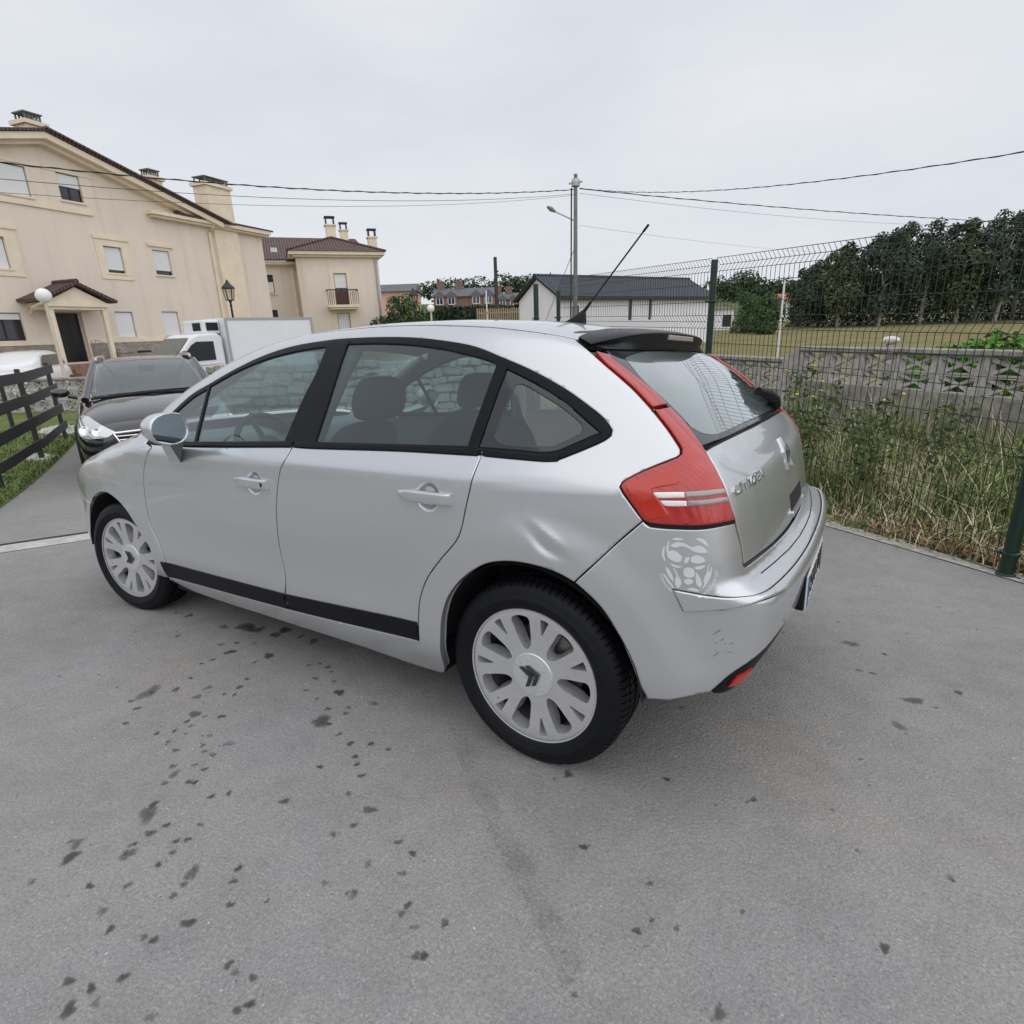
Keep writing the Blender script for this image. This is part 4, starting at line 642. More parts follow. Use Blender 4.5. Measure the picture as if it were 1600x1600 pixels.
wire(tp, l1, .42, .014, 'thick twisted overhead cable running left from the utility pole', 1); wire(at_px(898, 303, 25), l2, .42, .008, 'thinner overhead wire below the thick cable at the left'); wire(at_px(898, 305, 25), at_px(-120, 292, 13), .42, .006, 'thinnest overhead wire, lowest of three at the left')
wire(at_px(905, 294, 25), r1, .42, .009, 'thick overhead cable rising to the upper right corner', 1); wire(at_px(906, 295, 25), r2, .3, .016, 'thick overhead cable running down to the right towards the trees', 1); wire(at_px(906, 302, 25), at_px(1500, 352, 44), .3, .007, 'thin overhead wire below the right-hand cables'); wire(at_px(905, 352, 25), at_px(1320, 396, 50), .2, .005, 'faint thin wire running from the pole behind the car aerial')
p = at_px(777, 495, 46); q = at_px(772, 405, 46); mb = MB().lathe([(.17, 0), (.13, q[2]), (0, q[2])], 10, Matrix.Translation((p[0], p[1], 0))); mb.box((p[0]-.25, p[1]-.05, q[2]-1.1), (p[0]+.1, p[1]+.05, q[2]-1.0)); tag(mb.build('wooden_pole', mat('dark_pole', (.06, .05, .045), .9), autosmooth=40), 'dark wooden pole leaning slightly in front of the distant terraces', 'pole')
p = at_px(761, 490, 44); q = at_px(761, 455, 44); tag(MB().tube([(p[0], p[1], 0), (p[0], p[1], q[2])], .05, 8).build('flag_pole', WHT, autosmooth=50), 'thin white post in front of the distant terrace', 'post')
def lantern(px, ytop, D, lb):
    q = at_px(px, ytop, D); g = T1(q[0], q[1]); o = empty('street_lantern', (q[0], q[1], g), 0, lb, 'street lamp', 'black street lanterns'); H = q[2]-g
    MB().lathe([(.09, 0), (.08, .5), (.05, .6), (.035, H-.9), (.05, H-.86), (.03, H-.8), (.06, H-.70)], 12).build('post', IRON, o, autosmooth=50); MB().lathe([(.13, H-.68), (.19, H-.30)], 6).build('lantern_glass', glass_mat('lantern_glass', (.8, .8, .78)), o)
    c = MB(); c.lathe([(.22, H-.30), (.20, H-.24), (.08, H-.12), (.05, H-.06), (.02, H), (0, H)], 6)
    for i in range(6): a = math.pi/3*i; c.tube([(.13*math.cos(a), .13*math.sin(a), H-.68), (.19*math.cos(a), .19*math.sin(a), H-.30)], .012, 5)
    c.lathe([(.0, H-.70), (.14, H-.69), (.14, H-.66)], 6); c.build('lantern_cage', IRON, o); return o
lantern(354, 437, 20, 'black street lantern in front of the large cream house'); lantern(645, 450, 24, 'dark street lantern in front of the round green tree')
def globe(px, py, D, rad, lb, lean=0):
    q = at_px(px, py, D); g = T1(q[0], q[1]); o = empty('globe_lamp', (q[0], q[1], g), 0, lb, 'street lamp', 'white globe lamps'); H = q[2]-g
    MB().lathe([(.045, 0), (.04, H-rad*.9), (0, H-rad*.9)], 10).build('post', mat('lamp_post_cream', (.62, .55, .44), .6), o, autosmooth=40); MB().lathe([(rad*math.cos(a), H+rad*math.sin(a)) for a in np.linspace(-1.35, 1.57, 14)], 20).build('globe', mat('white_globe', (.86, .85, .83), .35), o, True)
globe(68, 462, 15.5, .19, 'white globe lamp on a pale post in front of the porch'); globe(673, 482, 26, .17, 'small white globe lamp in front of the dark hedge')
# far slatted wooden fence and lattice below the hedge
a, b_ = at_px(745, 494, 42), at_px(832, 492, 42); d = (b_-a)[:2]; Lf = float(np.hypot(*d)); o = empty('far_slat_fence', (a[0], a[1], 0), math.atan2(d[1], d[0]), 'distant tan slatted fence below the dark hedge', 'fence'); TAN = mat('tan_wood', (.34, .27, .18), .85)
z1_ = float(a[2])+.5
for i in range(int(Lf/.16)): MB().box((i*.16, 0, z1_-1.3), (i*.16+.10, .03, z1_+rg_.uniform(-.04, .04))).build('slat', TAN, o) if i < 60 else None
MB().box((0, .031, z1_-.35), (Lf, .07, z1_-.25)).box((0, .031, z1_-1.1), (Lf, .07, z1_-1.0)).build('rail', TAN, o)
# ------------------------------------------------------------------ low stone wall on the far side of the car (seen through its windows)
SWC = [mat('wall_stone_%d' % i, c, .9, noise=(6, .2, 5)) for i, c in enumerate([(.42, .40, .35), (.46, .44, .39), (.38, .37, .33)])]
a, b_ = at_px(330, 640, 9.4), at_px(800, 640, 9.0); d = (b_-a)[:2]; Lw = float(np.hypot(*d)); o = empty('stone_wall', (a[0], a[1], 0), math.atan2(d[1], d[0]), 'rough stone wall seen through the windows of the silver car', 'wall'); zb = -.5
MB().box((0, .06, zb), (Lw, .35, .98)).build('mortar_core', mat('mortar', (.37, .36, .32), .95), o); stm_ = []
for i in range(9):
    bm = bmesh.new(); bmesh.ops.create_cube(bm, size=1); bmesh.ops.bevel(bm, geom=list(bm.edges), offset=.16, segments=1, affect='EDGES')
    for v in bm.verts: v.co += Vector((rg_.gauss(0, .03), rg_.gauss(0, .03), rg_.gauss(0, .03)))
    me = bpy.data.meshes.new('stone'); bm.to_mesh(me); bm.free(); me.materials.append(SWC[i % 3]); stm_.append(me)
z = zb+.2; ns_ = 0
while z < .98 and ns_ < 300:
    hh = rg_.uniform(.085, .15); x = rg_.uniform(-.1, .1)
    while x < Lw and ns_ < 300:
        ww = rg_.uniform(.12, .34); s_ = bpy.data.objects.new('stone', stm_[rg_.randrange(9)]); COL.objects.link(s_); s_.parent = o; s_.location = (x+ww/2, .05+rg_.uniform(-.02, .02), z+hh/2+rg_.uniform(-.025, .025)); s_.scale = (ww-.008, .16, hh*rg_.uniform(.8, 1.15)-.008); s_.rotation_euler = (rg_.uniform(-.1, .1), rg_.uniform(-.14, .14), rg_.uniform(-.08, .08)); x += ww; ns_ += 1
    z += hh
# ------------------------------------------------------------------ dark board fence at the left
CHAR = mat('charcoal_board', (.030, .028, .030), .6, noise=(8, .2, 4), vary=.12); pts_ = [np.array([6.50, .82]), np.array([8.20, -.20]), np.array([9.96, -1.24]), np.array([11.66, -2.21])]
wf = empty('board_fence', (8.2, -.2, 0), 0, 'charcoal board fence along the lawn at the left edge', 'fence'); O_ = np.array([8.2, -.2, 0])
for i, q in enumerate(pts_):
    g = T1(*q); MB().box((-.03, -.03, g-.1), (.03, .03, g+1.36), 0, Matrix.Translation((q[0]-8.2, q[1]+.2, 0))@Matrix.Rotation(math.atan2(LD[1], LD[0]), 4, 'Z')).build('post', CHAR, wf, bevel=.004)
    q2 = q+np.array([-LD[1], LD[0]])*.9+LD*.9
    if i: MB().box((-.03, -.03, g-.1), (.03, .03, g+1.25), 0, Matrix.Translation((q2[0]-8.2, q2[1]+.2, 0))).build('rear_post', CHAR, wf, bevel=.004)
for i in range(3):
    a, b_ = pts_[i], pts_[i+1]; d = b_-a; an = math.atan2(d[1], d[0]); Lg = float(np.hypot(*d)); nrm_ = np.array([LD[1], -LD[0]])*.042
    for j, (h0, h1_) in enumerate(((.19, .32), (.50, .65), (.84, .985), (1.17, 1.315))):
        za, zb_ = T1(*a), T1(*b_); k = rg_.uniform(-.012, .012); x0, y0 = a+nrm_-O_[:2]; x1, y1 = b_+nrm_-O_[:2]; t_ = np.array([LD[1], -LD[0]])*.022
        if i == 2: x1, y1 = x1+LD[0]*.12, y1+LD[1]*.12
        V = [(x0, y0, za+h0+k), (x1, y1, zb_+h0-k), (x1, y1, zb_+h1_-k), (x0, y0, za+h1_+k)]; V += [(x+t_[0], y+t_[1], z_) for x, y, z_ in V]
        MB().add(V, [(0, 1, 2, 3), (7, 6, 5, 4), (0, 4, 5, 1), (1, 5, 6, 2), (2, 6, 7, 3), (3, 7, 4, 0)]).build('board', CHAR, wf, bevel=.004)
# pale stone patches in the lawn
for (px, py, D, r_, lb) in ((65, 722, 8.9, .35, 'pale concrete patch at the foot of the board fence'), (105, 672, 11.3, .8, 'pale concrete pad in the lawn behind the board fence')):
    p = at_px(px, py, D); n = 14; V = [(p[0]+r_*(1+.25*math.sin(3*i))*math.cos(6.283*i/n), p[1]+r_*.5*(1+.2*math.cos(2*i))*math.sin(6.283*i/n)) for i in range(n)]; tag(MB().add([(x, y, T1(x, y)+.035) for x, y in V]+[(x, y, T1(x, y)-.05) for x, y in V], [tuple(range(n))]+[(i, (i+1) % n, n+(i+1) % n, n+i) for i in range(n)]).build('concrete_pad', CONC), lb, 'paving')
# concrete lattice wall behind the lawn
a = at_px(-40, 655, 14.2); b_ = at_px(150, 648, 14.2); d = (b_-a)[:2]; block_wall('lattice_wall', a[:2], math.atan2(d[1], d[0]), 0, float(np.hypot(*d)), .66, 3, .34, .24, 'low grey concrete lattice wall behind the lawn and board fence', base_h=.1)
for o in bpy.data.objects:
    if o.name.startswith('base_block') and o.parent and o.parent.name.startswith('lattice_wall'): pass
# ------------------------------------------------------------------ other vehicles
def loft_body(name, secs, m, parent, sub=2, crease=None):
    """secs: (x, [(y,z)...]) half outline from lower side up to the centre line; mirrored and lofted"""
    V, F_ = [], []; n = len(secs[0][1]); w = 2*n-1
    for x, h in secs:
        V += [(x, y, z) for y, z in h]+[(x, -y, z) for y, z in h[-2::-1]]
    for i in range(len(secs)-1):
        for j in range(w-1): F_.append((i*w+j, i*w+j+1, (i+1)*w+j+1, (i+1)*w+j))
    F_ += [tuple(range(w)), tuple(reversed(range((len(secs)-1)*w, len(secs)*w)))]
    mb = MB(); mb.add(V, F_); o = mb.build(name, m, parent, True)
    if sub: md = o.modifiers.new('s', 'SUBSURF'); md.levels = md.render_levels = sub
    return o
def simple_wheel(parent, x, y, r, w, rim, z=None):
    s = 1 if y > 0 else -1; Mx = Matrix.Translation((x, y, r if z is None else z))@Matrix.Rotation(-math.pi/2*s, 4, 'X'); wh = MB().lathe([(0, w*.42), (r*.25, w*.44), (r*.62, w*.40), (r*.68, w*.46), (r*.70, w*.30)], 28, Mx).build('wheel', rim, parent, autosmooth=40); MB().lathe([(r*.68, w*.42), (r*.80, w*.5), (r*.95, w*.42), (r, w*.2), (r, -w*.3), (r*.9, -w*.5)], 32, Mx).build('tyre', RUB2, wh, autosmooth=40)
RUB2 = mat('tyre_black', (.010, .0105, .012), .7); BLKP = mat('black_car_paint', (.008, .008, .012), .16, .15, coat=1.0, spec=.6); CGL = glass_mat('car_glass', (.62, .68, .68), refl=1.8, veil=.14); CHR2 = mat('chrome_trim', (.8, .8, .82), .12, 1.0); HLAMP = mat('headlamp_glass', (.62, .64, .66), .08, .35, coat=1.0); DKI = mat('dark_inside', (.01, .01, .011), .8); RIM2 = mat('grey_rim', (.45, .46, .48), .35, .8)
# black estate car facing the camera (local: x runs back from its nose)
ax_ = np.array([.905, -.425]); p0 = np.array([6.50, -1.40]); be = empty('black_estate_car', (p0[0], p0[1], T1(p0[0]+1.5*ax_[0], p0[1]+1.5*ax_[1])), math.atan2(ax_[1], ax_[0]), 'black estate car with a chrome grille facing the camera behind the silver car', 'car')
secs = [(.00, [(.50, .24), (.52, .40), (.50, .56), (.44, .66), (.30, .70), (0, .715)]), (.06, [(.66, .22), (.70, .40), (.68, .58), (.60, .70), (.40, .755), (0, .775)]), (.22, [(.80, .20), (.84, .42), (.82, .62), (.72, .78), (.48, .835), (0, .855)]), (.55, [(.88, .20), (.915, .45), (.90, .70), (.82, .86), (.55, .925), (0, .945)]), (.95, [(.90, .22), (.925, .48), (.915, .74), (.85, .91), (.56, .985), (0, 1.005)]), (1.30, [(.90, .22), (.925, .50), (.92, .78), (.87, .95), (.58, 1.03), (0, 1.05)]), (1.5, [(.90, .22), (.925, .50), (.92, .80), (.88, .965), (.60, 1.035), (0, 1.06)]), (2.2, [(.90, .20), (.925, .50), (.92, .80), (.885, .97), (.62, 1.02), (0, 1.03)]), (4.3, [(.88, .24), (.915, .50), (.91, .82), (.87, 1.0), (.60, 1.02), (0, 1.03)]), (4.75, [(.72, .30), (.76, .5), (.76, .8), (.72, .98), (.5, 1.0), (0, 1.0)])]
body = loft_body('body', secs, BLKP, be)
from mathutils.bvhtree import BVHTree
bpy.context.view_layer.update(); BV = BVHTree.FromObject(body, bpy.context.evaluated_depsgraph_get())
def front_hit(y, z):
    h = BV.ray_cast(Vector((-2, y, z)), Vector((1, 0, 0)))
    return h[0].x if h[0] else None
def front_patch(name, poly, off, m, parent, depth=.03):
    P = np.array(poly, float); B = []
    for i in range(len(P)):
        a, b = P[i], P[(i+1) % len(P)]; k = max(1, int(np.hypot(*(b-a))/.04)); B += [a+(b-a)*t/k for t in range(k)]
    B = np.array(B); lo_, hi_ = B.min(0), B.max(0); G = np.array([(y, z) for y in np.arange(lo_[0]+.02, hi_[0], .04) for z in np.arange(lo_[1]+.02, hi_[1], .04)])
    def inp(Q):
        r = np.zeros(len(Q), bool); j = len(B)-1
        for i in range(len(B)):
            (xi, yi), (xj, yj) = B[i], B[j]
            if yi != yj: r ^= ((yi > Q[:, 1]) != (yj > Q[:, 1])) & (Q[:, 0] < (xj-xi)*(Q[:, 1]-yi)/(yj-yi)+xi)
            j = i
        return r
    G = G[inp(G)]; al = np.concatenate([B, G]) if len(G) else B; r = delaunay_2d_cdt([Vector(p) for p in al], [(i, (i+1) % len(B)) for i in range(len(B))], [], 0, 1e-6); V2 = np.array([tuple(p) for p in r[0]]); T = [q for q in r[2] if len(q) == 3]; g = inp(V2[np.array(T)].mean(1)); T = [q for q, k in zip(T, g) if k]
    last = .3; V = []
    for y, z in V2:
        x = front_hit(y, z); x = last if x is None else x; last = x; V.append((x-off, y, z))
    n = len(V); ec = {(a, b) for q in T for a, b in ((q[0], q[1]), (q[1], q[2]), (q[2], q[0]))}; bd_ = [(a, b) for a, b in ec if (b, a) not in ec]
    mb = MB(); mb.add(V+[(x+depth, y, z) for x, y, z in V], T+[(b, a, n+a, n+b) for a, b in bd_]); return mb.build(name, m, parent, autosmooth=35)
cab = [(1.22, [(.74, .98), (.72, 1.0), (.50, 1.035), (0, 1.045)]), (1.75, [(.735, 1.0), (.69, 1.20), (.48, 1.235), (0, 1.25)]), (2.22, [(.73, 1.0), (.62, 1.395), (.46, 1.43), (0, 1.445)]), (2.6, [(.73, 1.0), (.60, 1.43), (.46, 1.465), (0, 1.475)]), (3.6, [(.72, 1.0), (.58, 1.43), (.45, 1.46), (0, 1.47)]), (4.3, [(.70, 1.0), (.55, 1.38), (.42, 1.41), (0, 1.42)]), (4.7, [(.66, 1.0), (.62, 1.05), (.45, 1.06), (0, 1.06)])]
loft_body('roof', [c for c in cab if c[0] >= 2.2], BLKP, be, 2)
wsq = [(1.30, .70, 1.02), (1.76, .665, 1.225), (2.16, .61, 1.405)]; V = []; F_ = []
for x, y, z in wsq:
    for q in (-1, -.6, 0, .6, 1): V.append((x-(.06 if abs(q) < .1 else .035 if abs(q) < .7 else 0), y*q, z+.028*(1-q*q)))
F_ = [(i*5+j, i*5+j+1, (i+1)*5+j+1, (i+1)*5+j) for i in range(2) for j in range(4)]; wsn = mesh_obj('windscreen', V, F_, CGL, be, True)
for s in (1, -1):
    MB().tube([(1.16, s*.765, .985), (1.72, s*.705, 1.205), (2.22, s*.635, 1.405)], [.045, .045, .04], 8).build('pillar', BLKP, be, autosmooth=60)
    MB().tube([(2.2, s*.60, 1.44), (2.35, s*.60, 1.485), (3.9, s*.57, 1.47), (4.1, s*.57, 1.42)], [.018, .02, .02, .015], 8).build('roof_rail', CHR2, be, autosmooth=60)
    MB().add([(1.75, s*.735, 1.02), (4.2, s*.72, 1.02), (4.1, s*.60, 1.36), (2.4, s*.635, 1.37)], [(0, 1, 2, 3) if s < 0 else (3, 2, 1, 0)]).build('side_window', CGL, be)
    hb = front_patch('headlamp', [(s*y, z) for y, z in ((.47, .685), (.56, .635), (.74, .615), (.86, .64), (.89, .72), (.872, .80), (.80, .855), (.72, .845), (.60, .765))], .012, HLAMP, be)
    for (y, z, r_) in ((.66, .69, .045), (.78, .70, .05)):
        x = front_hit(s*y, z); MB().lathe([(0, .0), (r_*.6, .004), (r_, .012), (r_*1.1, .013)], 14, Matrix.Translation((x-.016, s*y, z))@Matrix.Rotation(math.radians(-70), 4, 'Y')).build('bulb_reflector', CHR2, hb, autosmooth=60)
    MB().tube([(.10, s*.62, .40), (.20, s*.74, .405), (.40, s*.86, .43)], [.008, .010, .008], 6).build('bumper_trim', CHR2, be); MB().lathe([(0, 0), (.05, .004), (.06, .02)], 14, Matrix.Translation((.14, s*.70, .35))@Matrix.Rotation(math.radians(-75), 4, 'Y')).build('fog_lamp', HLAMP, be, autosmooth=60); MB().box((.155, s*.58-.1, .29), (.30, s*.58+.24*s*0+.14, .45)).build('fog_recess', DKI, be, bevel=.02)
    m_ = MB(); m_.lathe([(0, -.06), (.05, -.055), (.085, -.02), (.09, .03), (.085, .05), (0, .052)], 16, Matrix.Translation((1.78, s*1.06, 1.06))@Matrix.Scale(1.25, 4, (0, 1, 0))@Matrix.Scale(.72, 4, (0, 0, 1))@Matrix.Rotation(math.pi/2, 4, 'Y')); m_.tube([(1.78, s*.98, 1.02), (1.78, s*.88, .985)], [.035, .03], 8); m_.build('door_mirror', BLKP, be, autosmooth=60)
    for x in (.98, 3.80): simple_wheel(be, x, s*.80, .335, .22, RIM2)
    for x in (.98, 3.80): MB().lathe([(.37, .10), (.37, -.12), (0, -.12)], 28, Matrix.Translation((x, s*.825, .335))@Matrix.Rotation(-math.pi/2*s, 4, 'X')).build('wheel_arch', DKI, be)
gr = MB(); P = [(-.50, .672), (0, .690), (.50, .672), (.43, .50), (.33, .40), (-.33, .40), (-.43, .50)]
def fx(y, z, o=.012): q = front_hit(y, z); return (-.0 if q is None else q)-o
for (y0, z0), (y1, z1) in zip(P, P[1:]+P[:1]): gr.tube([(fx(y0+(y1-y0)*t, z0+(z1-z0)*t, .010), y0+(y1-y0)*t, z0+(z1-z0)*t) for t in np.linspace(0, 1, 7)], .016, 8)
gro = gr.build('grille_frame', CHR2, be, autosmooth=60); front_patch('grille_mesh', P, .004, DKI, gro, .01)
for z, w_ in ((.635, .475), (.590, .46), (.545, .44)): MB().tube([(fx(y, z, .010), y, z) for y in np.linspace(-w_, w_, 9)], .0085, 6).build('grille_bar', CHR2, gro)
pl2 = MB().box((-.045, -.26, .425), (-.030, .26, .53)).build('number_plate', mat('front_plate_white', (.7, .71, .72), .4), be); MB().box((-.047, .215, .427), (-.0455, .255, .528)).build('plate_band', mat('front_plate_blue', (.03, .10, .4), .4), pl2)
lion = [(-.050, .055), (-.020, .070), (.015, .062), (.05, .04), (.03, .03), (.045, -.005), (.03, -.06), (.012, -.06), (.015, -.02), (-.005, -.005), (-.025, -.05), (-.055, -.05), (-.035, -.01), (-.03, .02), (-.060, .015), (-.045, .04)]
MB().prism([(y, z) for y, z in lion], -.008, .008, 0, Matrix.Translation((fx(0, .79, .012), 0, .79))@Matrix.Rotation(math.radians(-24), 4, 'Y')@Matrix.Rotation(math.pi/2, 4, 'Z')).build('badge', CHR2, be)
MB().tube([(.50, -.78, .905), (.80, -.62, .955), (1.12, -.52, 1.0)], .006, 5).build('bonnet_crease', DKI, be) if False else None
wp_ = MB(); wp_.tube([(1.17, .60, 1.005), (1.18, .15, 1.045), (1.25, -.45, 1.05)], .010, 5); wp_.tube([(1.15, .70, 1.0), (1.10, 0, 1.04), (1.15, -.70, 1.0)], .016, 5); wp_.build('wiper', DKI, be)
for y in (.36, -.36): MB().box((2.75, y-.22, .6), (2.9, y+.22, 1.12)).box((2.78, y-.12, 1.14), (2.88, y+.12, 1.30)).build('seat', mat('pale_seat', (.42, .42, .40), .9), be, bevel=.05)
MB().box((1.45, -.68, .8), (2.0, .68, .985)).build('dashboard', mat('dash_dark', (.05, .05, .05), .7), be, bevel=.04); MB().box((2.05, -.11, 1.30), (2.08, .11, 1.36)).build('rear_view_mirror', DKI, be, bevel=.01)
MB().box((.5, -.85, .15), (4.4, .85, .30)).build('underbody', DKI, be)
# white hatchback beyond the board fence
q = at_px(40, 600, 17.5); wc = empty('white_hatchback', (q[0], q[1], T1(q[0], q[1])-.05), math.radians(-38), 'white car parked behind the board fence and lattice wall', 'car'); WPAINT = mat('white_car_paint', (.74, .75, .76), .3, coat=.8)
loft_body('body', [(-2.1, [(.60, .25), (.66, .5), (.62, .75), (.4, .82), (0, .84)]), (-1.6, [(.80, .2), (.86, .5), (.82, .86), (.5, .94), (0, .96)]), (0, [(.82, .2), (.88, .5), (.84, .92), (.6, .98), (0, .98)]), (1.5, [(.82, .2), (.87, .5), (.83, .95), (.6, 1.0), (0, 1.0)]), (2.0, [(.66, .3), (.7, .5), (.68, .9), (.5, .98), (0, .98)])], WPAINT, wc); loft_body('roof', [(-1.0, [(.72, .93), (.70, .96), (.45, .98), (0, .98)]), (-.3, [(.72, .93), (.62, 1.32), (.45, 1.36), (0, 1.37)]), (.6, [(.72, .93), (.60, 1.40), (.45, 1.44), (0, 1.45)]), (1.6, [(.70, .93), (.58, 1.36), (.42, 1.40), (0, 1.41)]), (1.9, [(.68, .95), (.64, 1.0), (.45, 1.02), (0, 1.03)])], WPAINT, wc)
for s in (1, -1):
    MB().add([(-.55, s*.735, .98), (1.45, s*.72, .98), (1.25, s*.625, 1.30), (-.15, s*.655, 1.28)], [(0, 1, 2, 3) if s < 0 else (3, 2, 1, 0)]).build('side_window', PANE, wc)
    for x in (-1.3, 1.25): simple_wheel(wc, x, s*.78, .31, .2, RIM2)
# white refrigerated truck
b0 = at_px(367, 590, 18.5)[:2]; b1 = at_px(498, 590, 21.0)[:2]; dv = (b0-b1)/np.linalg.norm(b0-b1); tk = empty('refrigerated_truck', (b0[0], b0[1], -.52), math.atan2(dv[1], dv[0]), 'white refrigerated box truck parked in front of the cream houses', 'truck'); Lb = float(np.linalg.norm(b1-b0)); TW_ = mat('truck_white', (.76, .77, .80), .45, noise=(2, .03, 4)); sg_ = 1 if (np.array([-dv[1], dv[0]])@(CAM[:2]-b0)) > 0 else -1
Y = lambda y: sg_*y      # +y faces the camera
bx = MB(); bx.box((-Lb, min(Y(0), Y(-2.0)), .75), (0, max(Y(0), Y(-2.0)), 2.56)); bxo = bx.build('cargo_box', TW_, tk, bevel=.02)
MB().box((-.04, min(Y(.004), Y(.03)), .75), (.03, max(Y(.004), Y(.03)), 2.56)).box((-Lb-.03, min(Y(.004), Y(.03)), .75), (-Lb+.05, max(Y(.004), Y(.03)), 2.57)).box((-Lb, min(Y(.002), Y(.02)), 2.5), (0, max(Y(.002), Y(.02)), 2.575)).build('box_edge_trim', GALV, bxo)
cabp = [(.10, .55), (.10, 2.0), (.25, 2.12), (.85, 2.10), (1.10, 2.0), (1.62, 1.42), (2.05, 1.22), (2.20, 1.0), (2.22, .50)]
cbm = MB(); cbm.prism(cabp, min(Y(-.15), Y(-1.85)), max(Y(-.15), Y(-1.85))); cbo = cbm.build('cab', TW_, tk, bevel=.06)
MB().prism([(.42, 1.32), (.42, 1.88), (.95, 1.88), (1.12, 1.78), (1.50, 1.36), (1.36, 1.30)], min(Y(-.145), Y(-.13)), max(Y(-.145), Y(-.13))).build('side_window', PANE, cbo)
MB().add([(1.13, Y(-.22), 2.00), (1.13, Y(-1.78), 2.00), (1.64, Y(-1.80), 1.45), (1.64, Y(-.20), 1.45)], [(0, 1, 2, 3)]).build('windscreen', mat('truck_screen', (.10, .12, .11), .05, spec=.8), cbo)
MB().box((1.36, min(Y(-.12), Y(.16)), 1.28), (1.46, max(Y(-.12), Y(.16)), 1.62)).build('door_mirror', DKI, cbo, bevel=.03); MB().box((1.30, min(Y(-1.9), Y(-2.1)), 1.30), (1.40, max(Y(-1.9), Y(-2.1)), 1.62)).build('door_mirror', DKI, cbo, bevel=.03)
rfu = MB(); rfu.box((.02, min(Y(-.35), Y(-1.65)), 2.10), (.55, max(Y(-.35), Y(-1.65)), 2.52)); ro = rfu.build('cooling_unit', TW_, tk, bevel=.05); MB().box((.08, min(Y(-.345), Y(-.33)), 2.20), (.45, max(Y(-.345), Y(-.33)), 2.44)).build('unit_grille', DKI, ro); MB().box((.551, min(Y(-.5), Y(-1.0)), 2.2), (.56, max(Y(-.5), Y(-1.0)), 2.44)).build('unit_grille', DKI, ro)
MB().tube([(.25, Y(-.14), 1.2), (1.5, Y(-.14), 1.14), (2.1, Y(-.14), 1.0)], .012, 5).build('cab_moulding', GALV, cbo)
for x in (1.45, -Lb+.8): simple_wheel(tk, x, Y(-.28) , .36, .24, RIM2); MB().lathe([(.43, .13), (.43, -.15), (0, -.15)], 24, Matrix.Translation((x, Y(-.27), .40))@Matrix.Rotation(-math.pi/2*sg_, 4, 'X')).build('wheel_arch', DKI, tk)
MB().box((-Lb, min(Y(-.3), Y(-1.7)), .45), (1.0, max(Y(-.3), Y(-1.7)), .75)).build('chassis', DKI, tk)
# ------------------------------------------------------------------ the silver hatchback: one smooth master surface, panels cut on it
class Tab:
    def __init__(s, pts, sig, n=1600):
        xs, ys = zip(*sorted(pts)); a, b = xs[0]-4*sig, xs[-1]+4*sig
        s.g = np.linspace(a, b, n); h = s.g[1]-s.g[0]; m = int(4*sig/h)+1
        s0 = (ys[1]-ys[0])/(xs[1]-xs[0]); s1 = (ys[-1]-ys[-2])/(xs[-1]-xs[-2])
        gg = np.concatenate([a-h*np.arange(m, 0, -1), s.g, b+h*np.arange(1, m+1)])
        v = np.interp(gg, xs, ys); v = np.where(gg < xs[0], ys[0]+s0*(gg-xs[0]), v); v = np.where(gg > xs[-1], ys[-1]+s1*(gg-xs[-1]), v)
        k = np.exp(-.5*(np.arange(-m, m+1)*h/sig)**2); s.v = np.convolve(v, k/k.sum(), 'valid')
    def __call__(s, x): return np.interp(x, s.g, s.v)
def smax(a, b, k):
    h = np.maximum(k-np.abs(a-b), 0)/k
    return np.maximum(a, b)+h*h*h*k/6
def sst(x, a, b):
    t = np.clip((x-a)/(b-a), 0, 1); return t*t*(3-2*t)
WB=2.608
W=Tab([(3.75,.55),(3.6,.66),(3.45,.735),(3.3,.785),(3.0,.848),(2.6,.880),(2.2,.880),(1.5,.886),(.9,.887),(.4,.886),(.1,.882),(-.1,.874),(-.25,.860),(-.4,.836),(-.55,.802),(-.7,.755),(-.9,.66)],.07)
D=Tab([(.10,-.13),(.18,-.085),(.24,-.05),(.30,-.022),(.36,-.006),(.42,-.002),(.48,-.006),(.56,-.006),(.66,-.001),(.76,-.001),(.86,-.006),(.94,-.014),(.945,-.0155),(1.0,-.044),(1.1,-.090),(1.2,-.138),(1.3,-.193),(1.39,-.25),(1.5,-.33)],.009)
RZ=Tab([(-.6,1.24),(-.3,1.325),(-.1,1.374),(.05,1.402),(.25,1.434),(.5,1.453),(.8,1.461),(1.05,1.458),(1.3,1.449),(1.5,1.425),(1.7,1.379),(1.95,1.293),(2.2,1.190),(2.45,1.082),(2.62,1.015),(2.75,.975),(3.0,.91),(3.25,.83),(3.42,.75),(3.54,.68),(3.6,.60),(3.68,.45)],.05)
B0=Tab([(.10,-.38),(.20,-.47),(.30,-.575),(.40,-.652),(.48,-.692),(.56,-.704),(.62,-.711),(.652,-.709),(.667,-.696),(.686,-.648),(.70,-.630),(.76,-.624),(.86,-.605),(.945,-.583),(.99,-.555),(1.02,-.524),(1.10,-.432),(1.20,-.318),(1.31,-.163),(1.40,-.02),(1.5,.16)],.008)
B0H=Tab([(.10,-.58),(.50,-.640),(.66,-.632),(.76,-.624),(.86,-.605),(.945,-.583),(.99,-.555),(1.02,-.524),(1.10,-.432),(1.20,-.318),(1.31,-.163),(1.40,-.02),(1.5,.16)],.013)
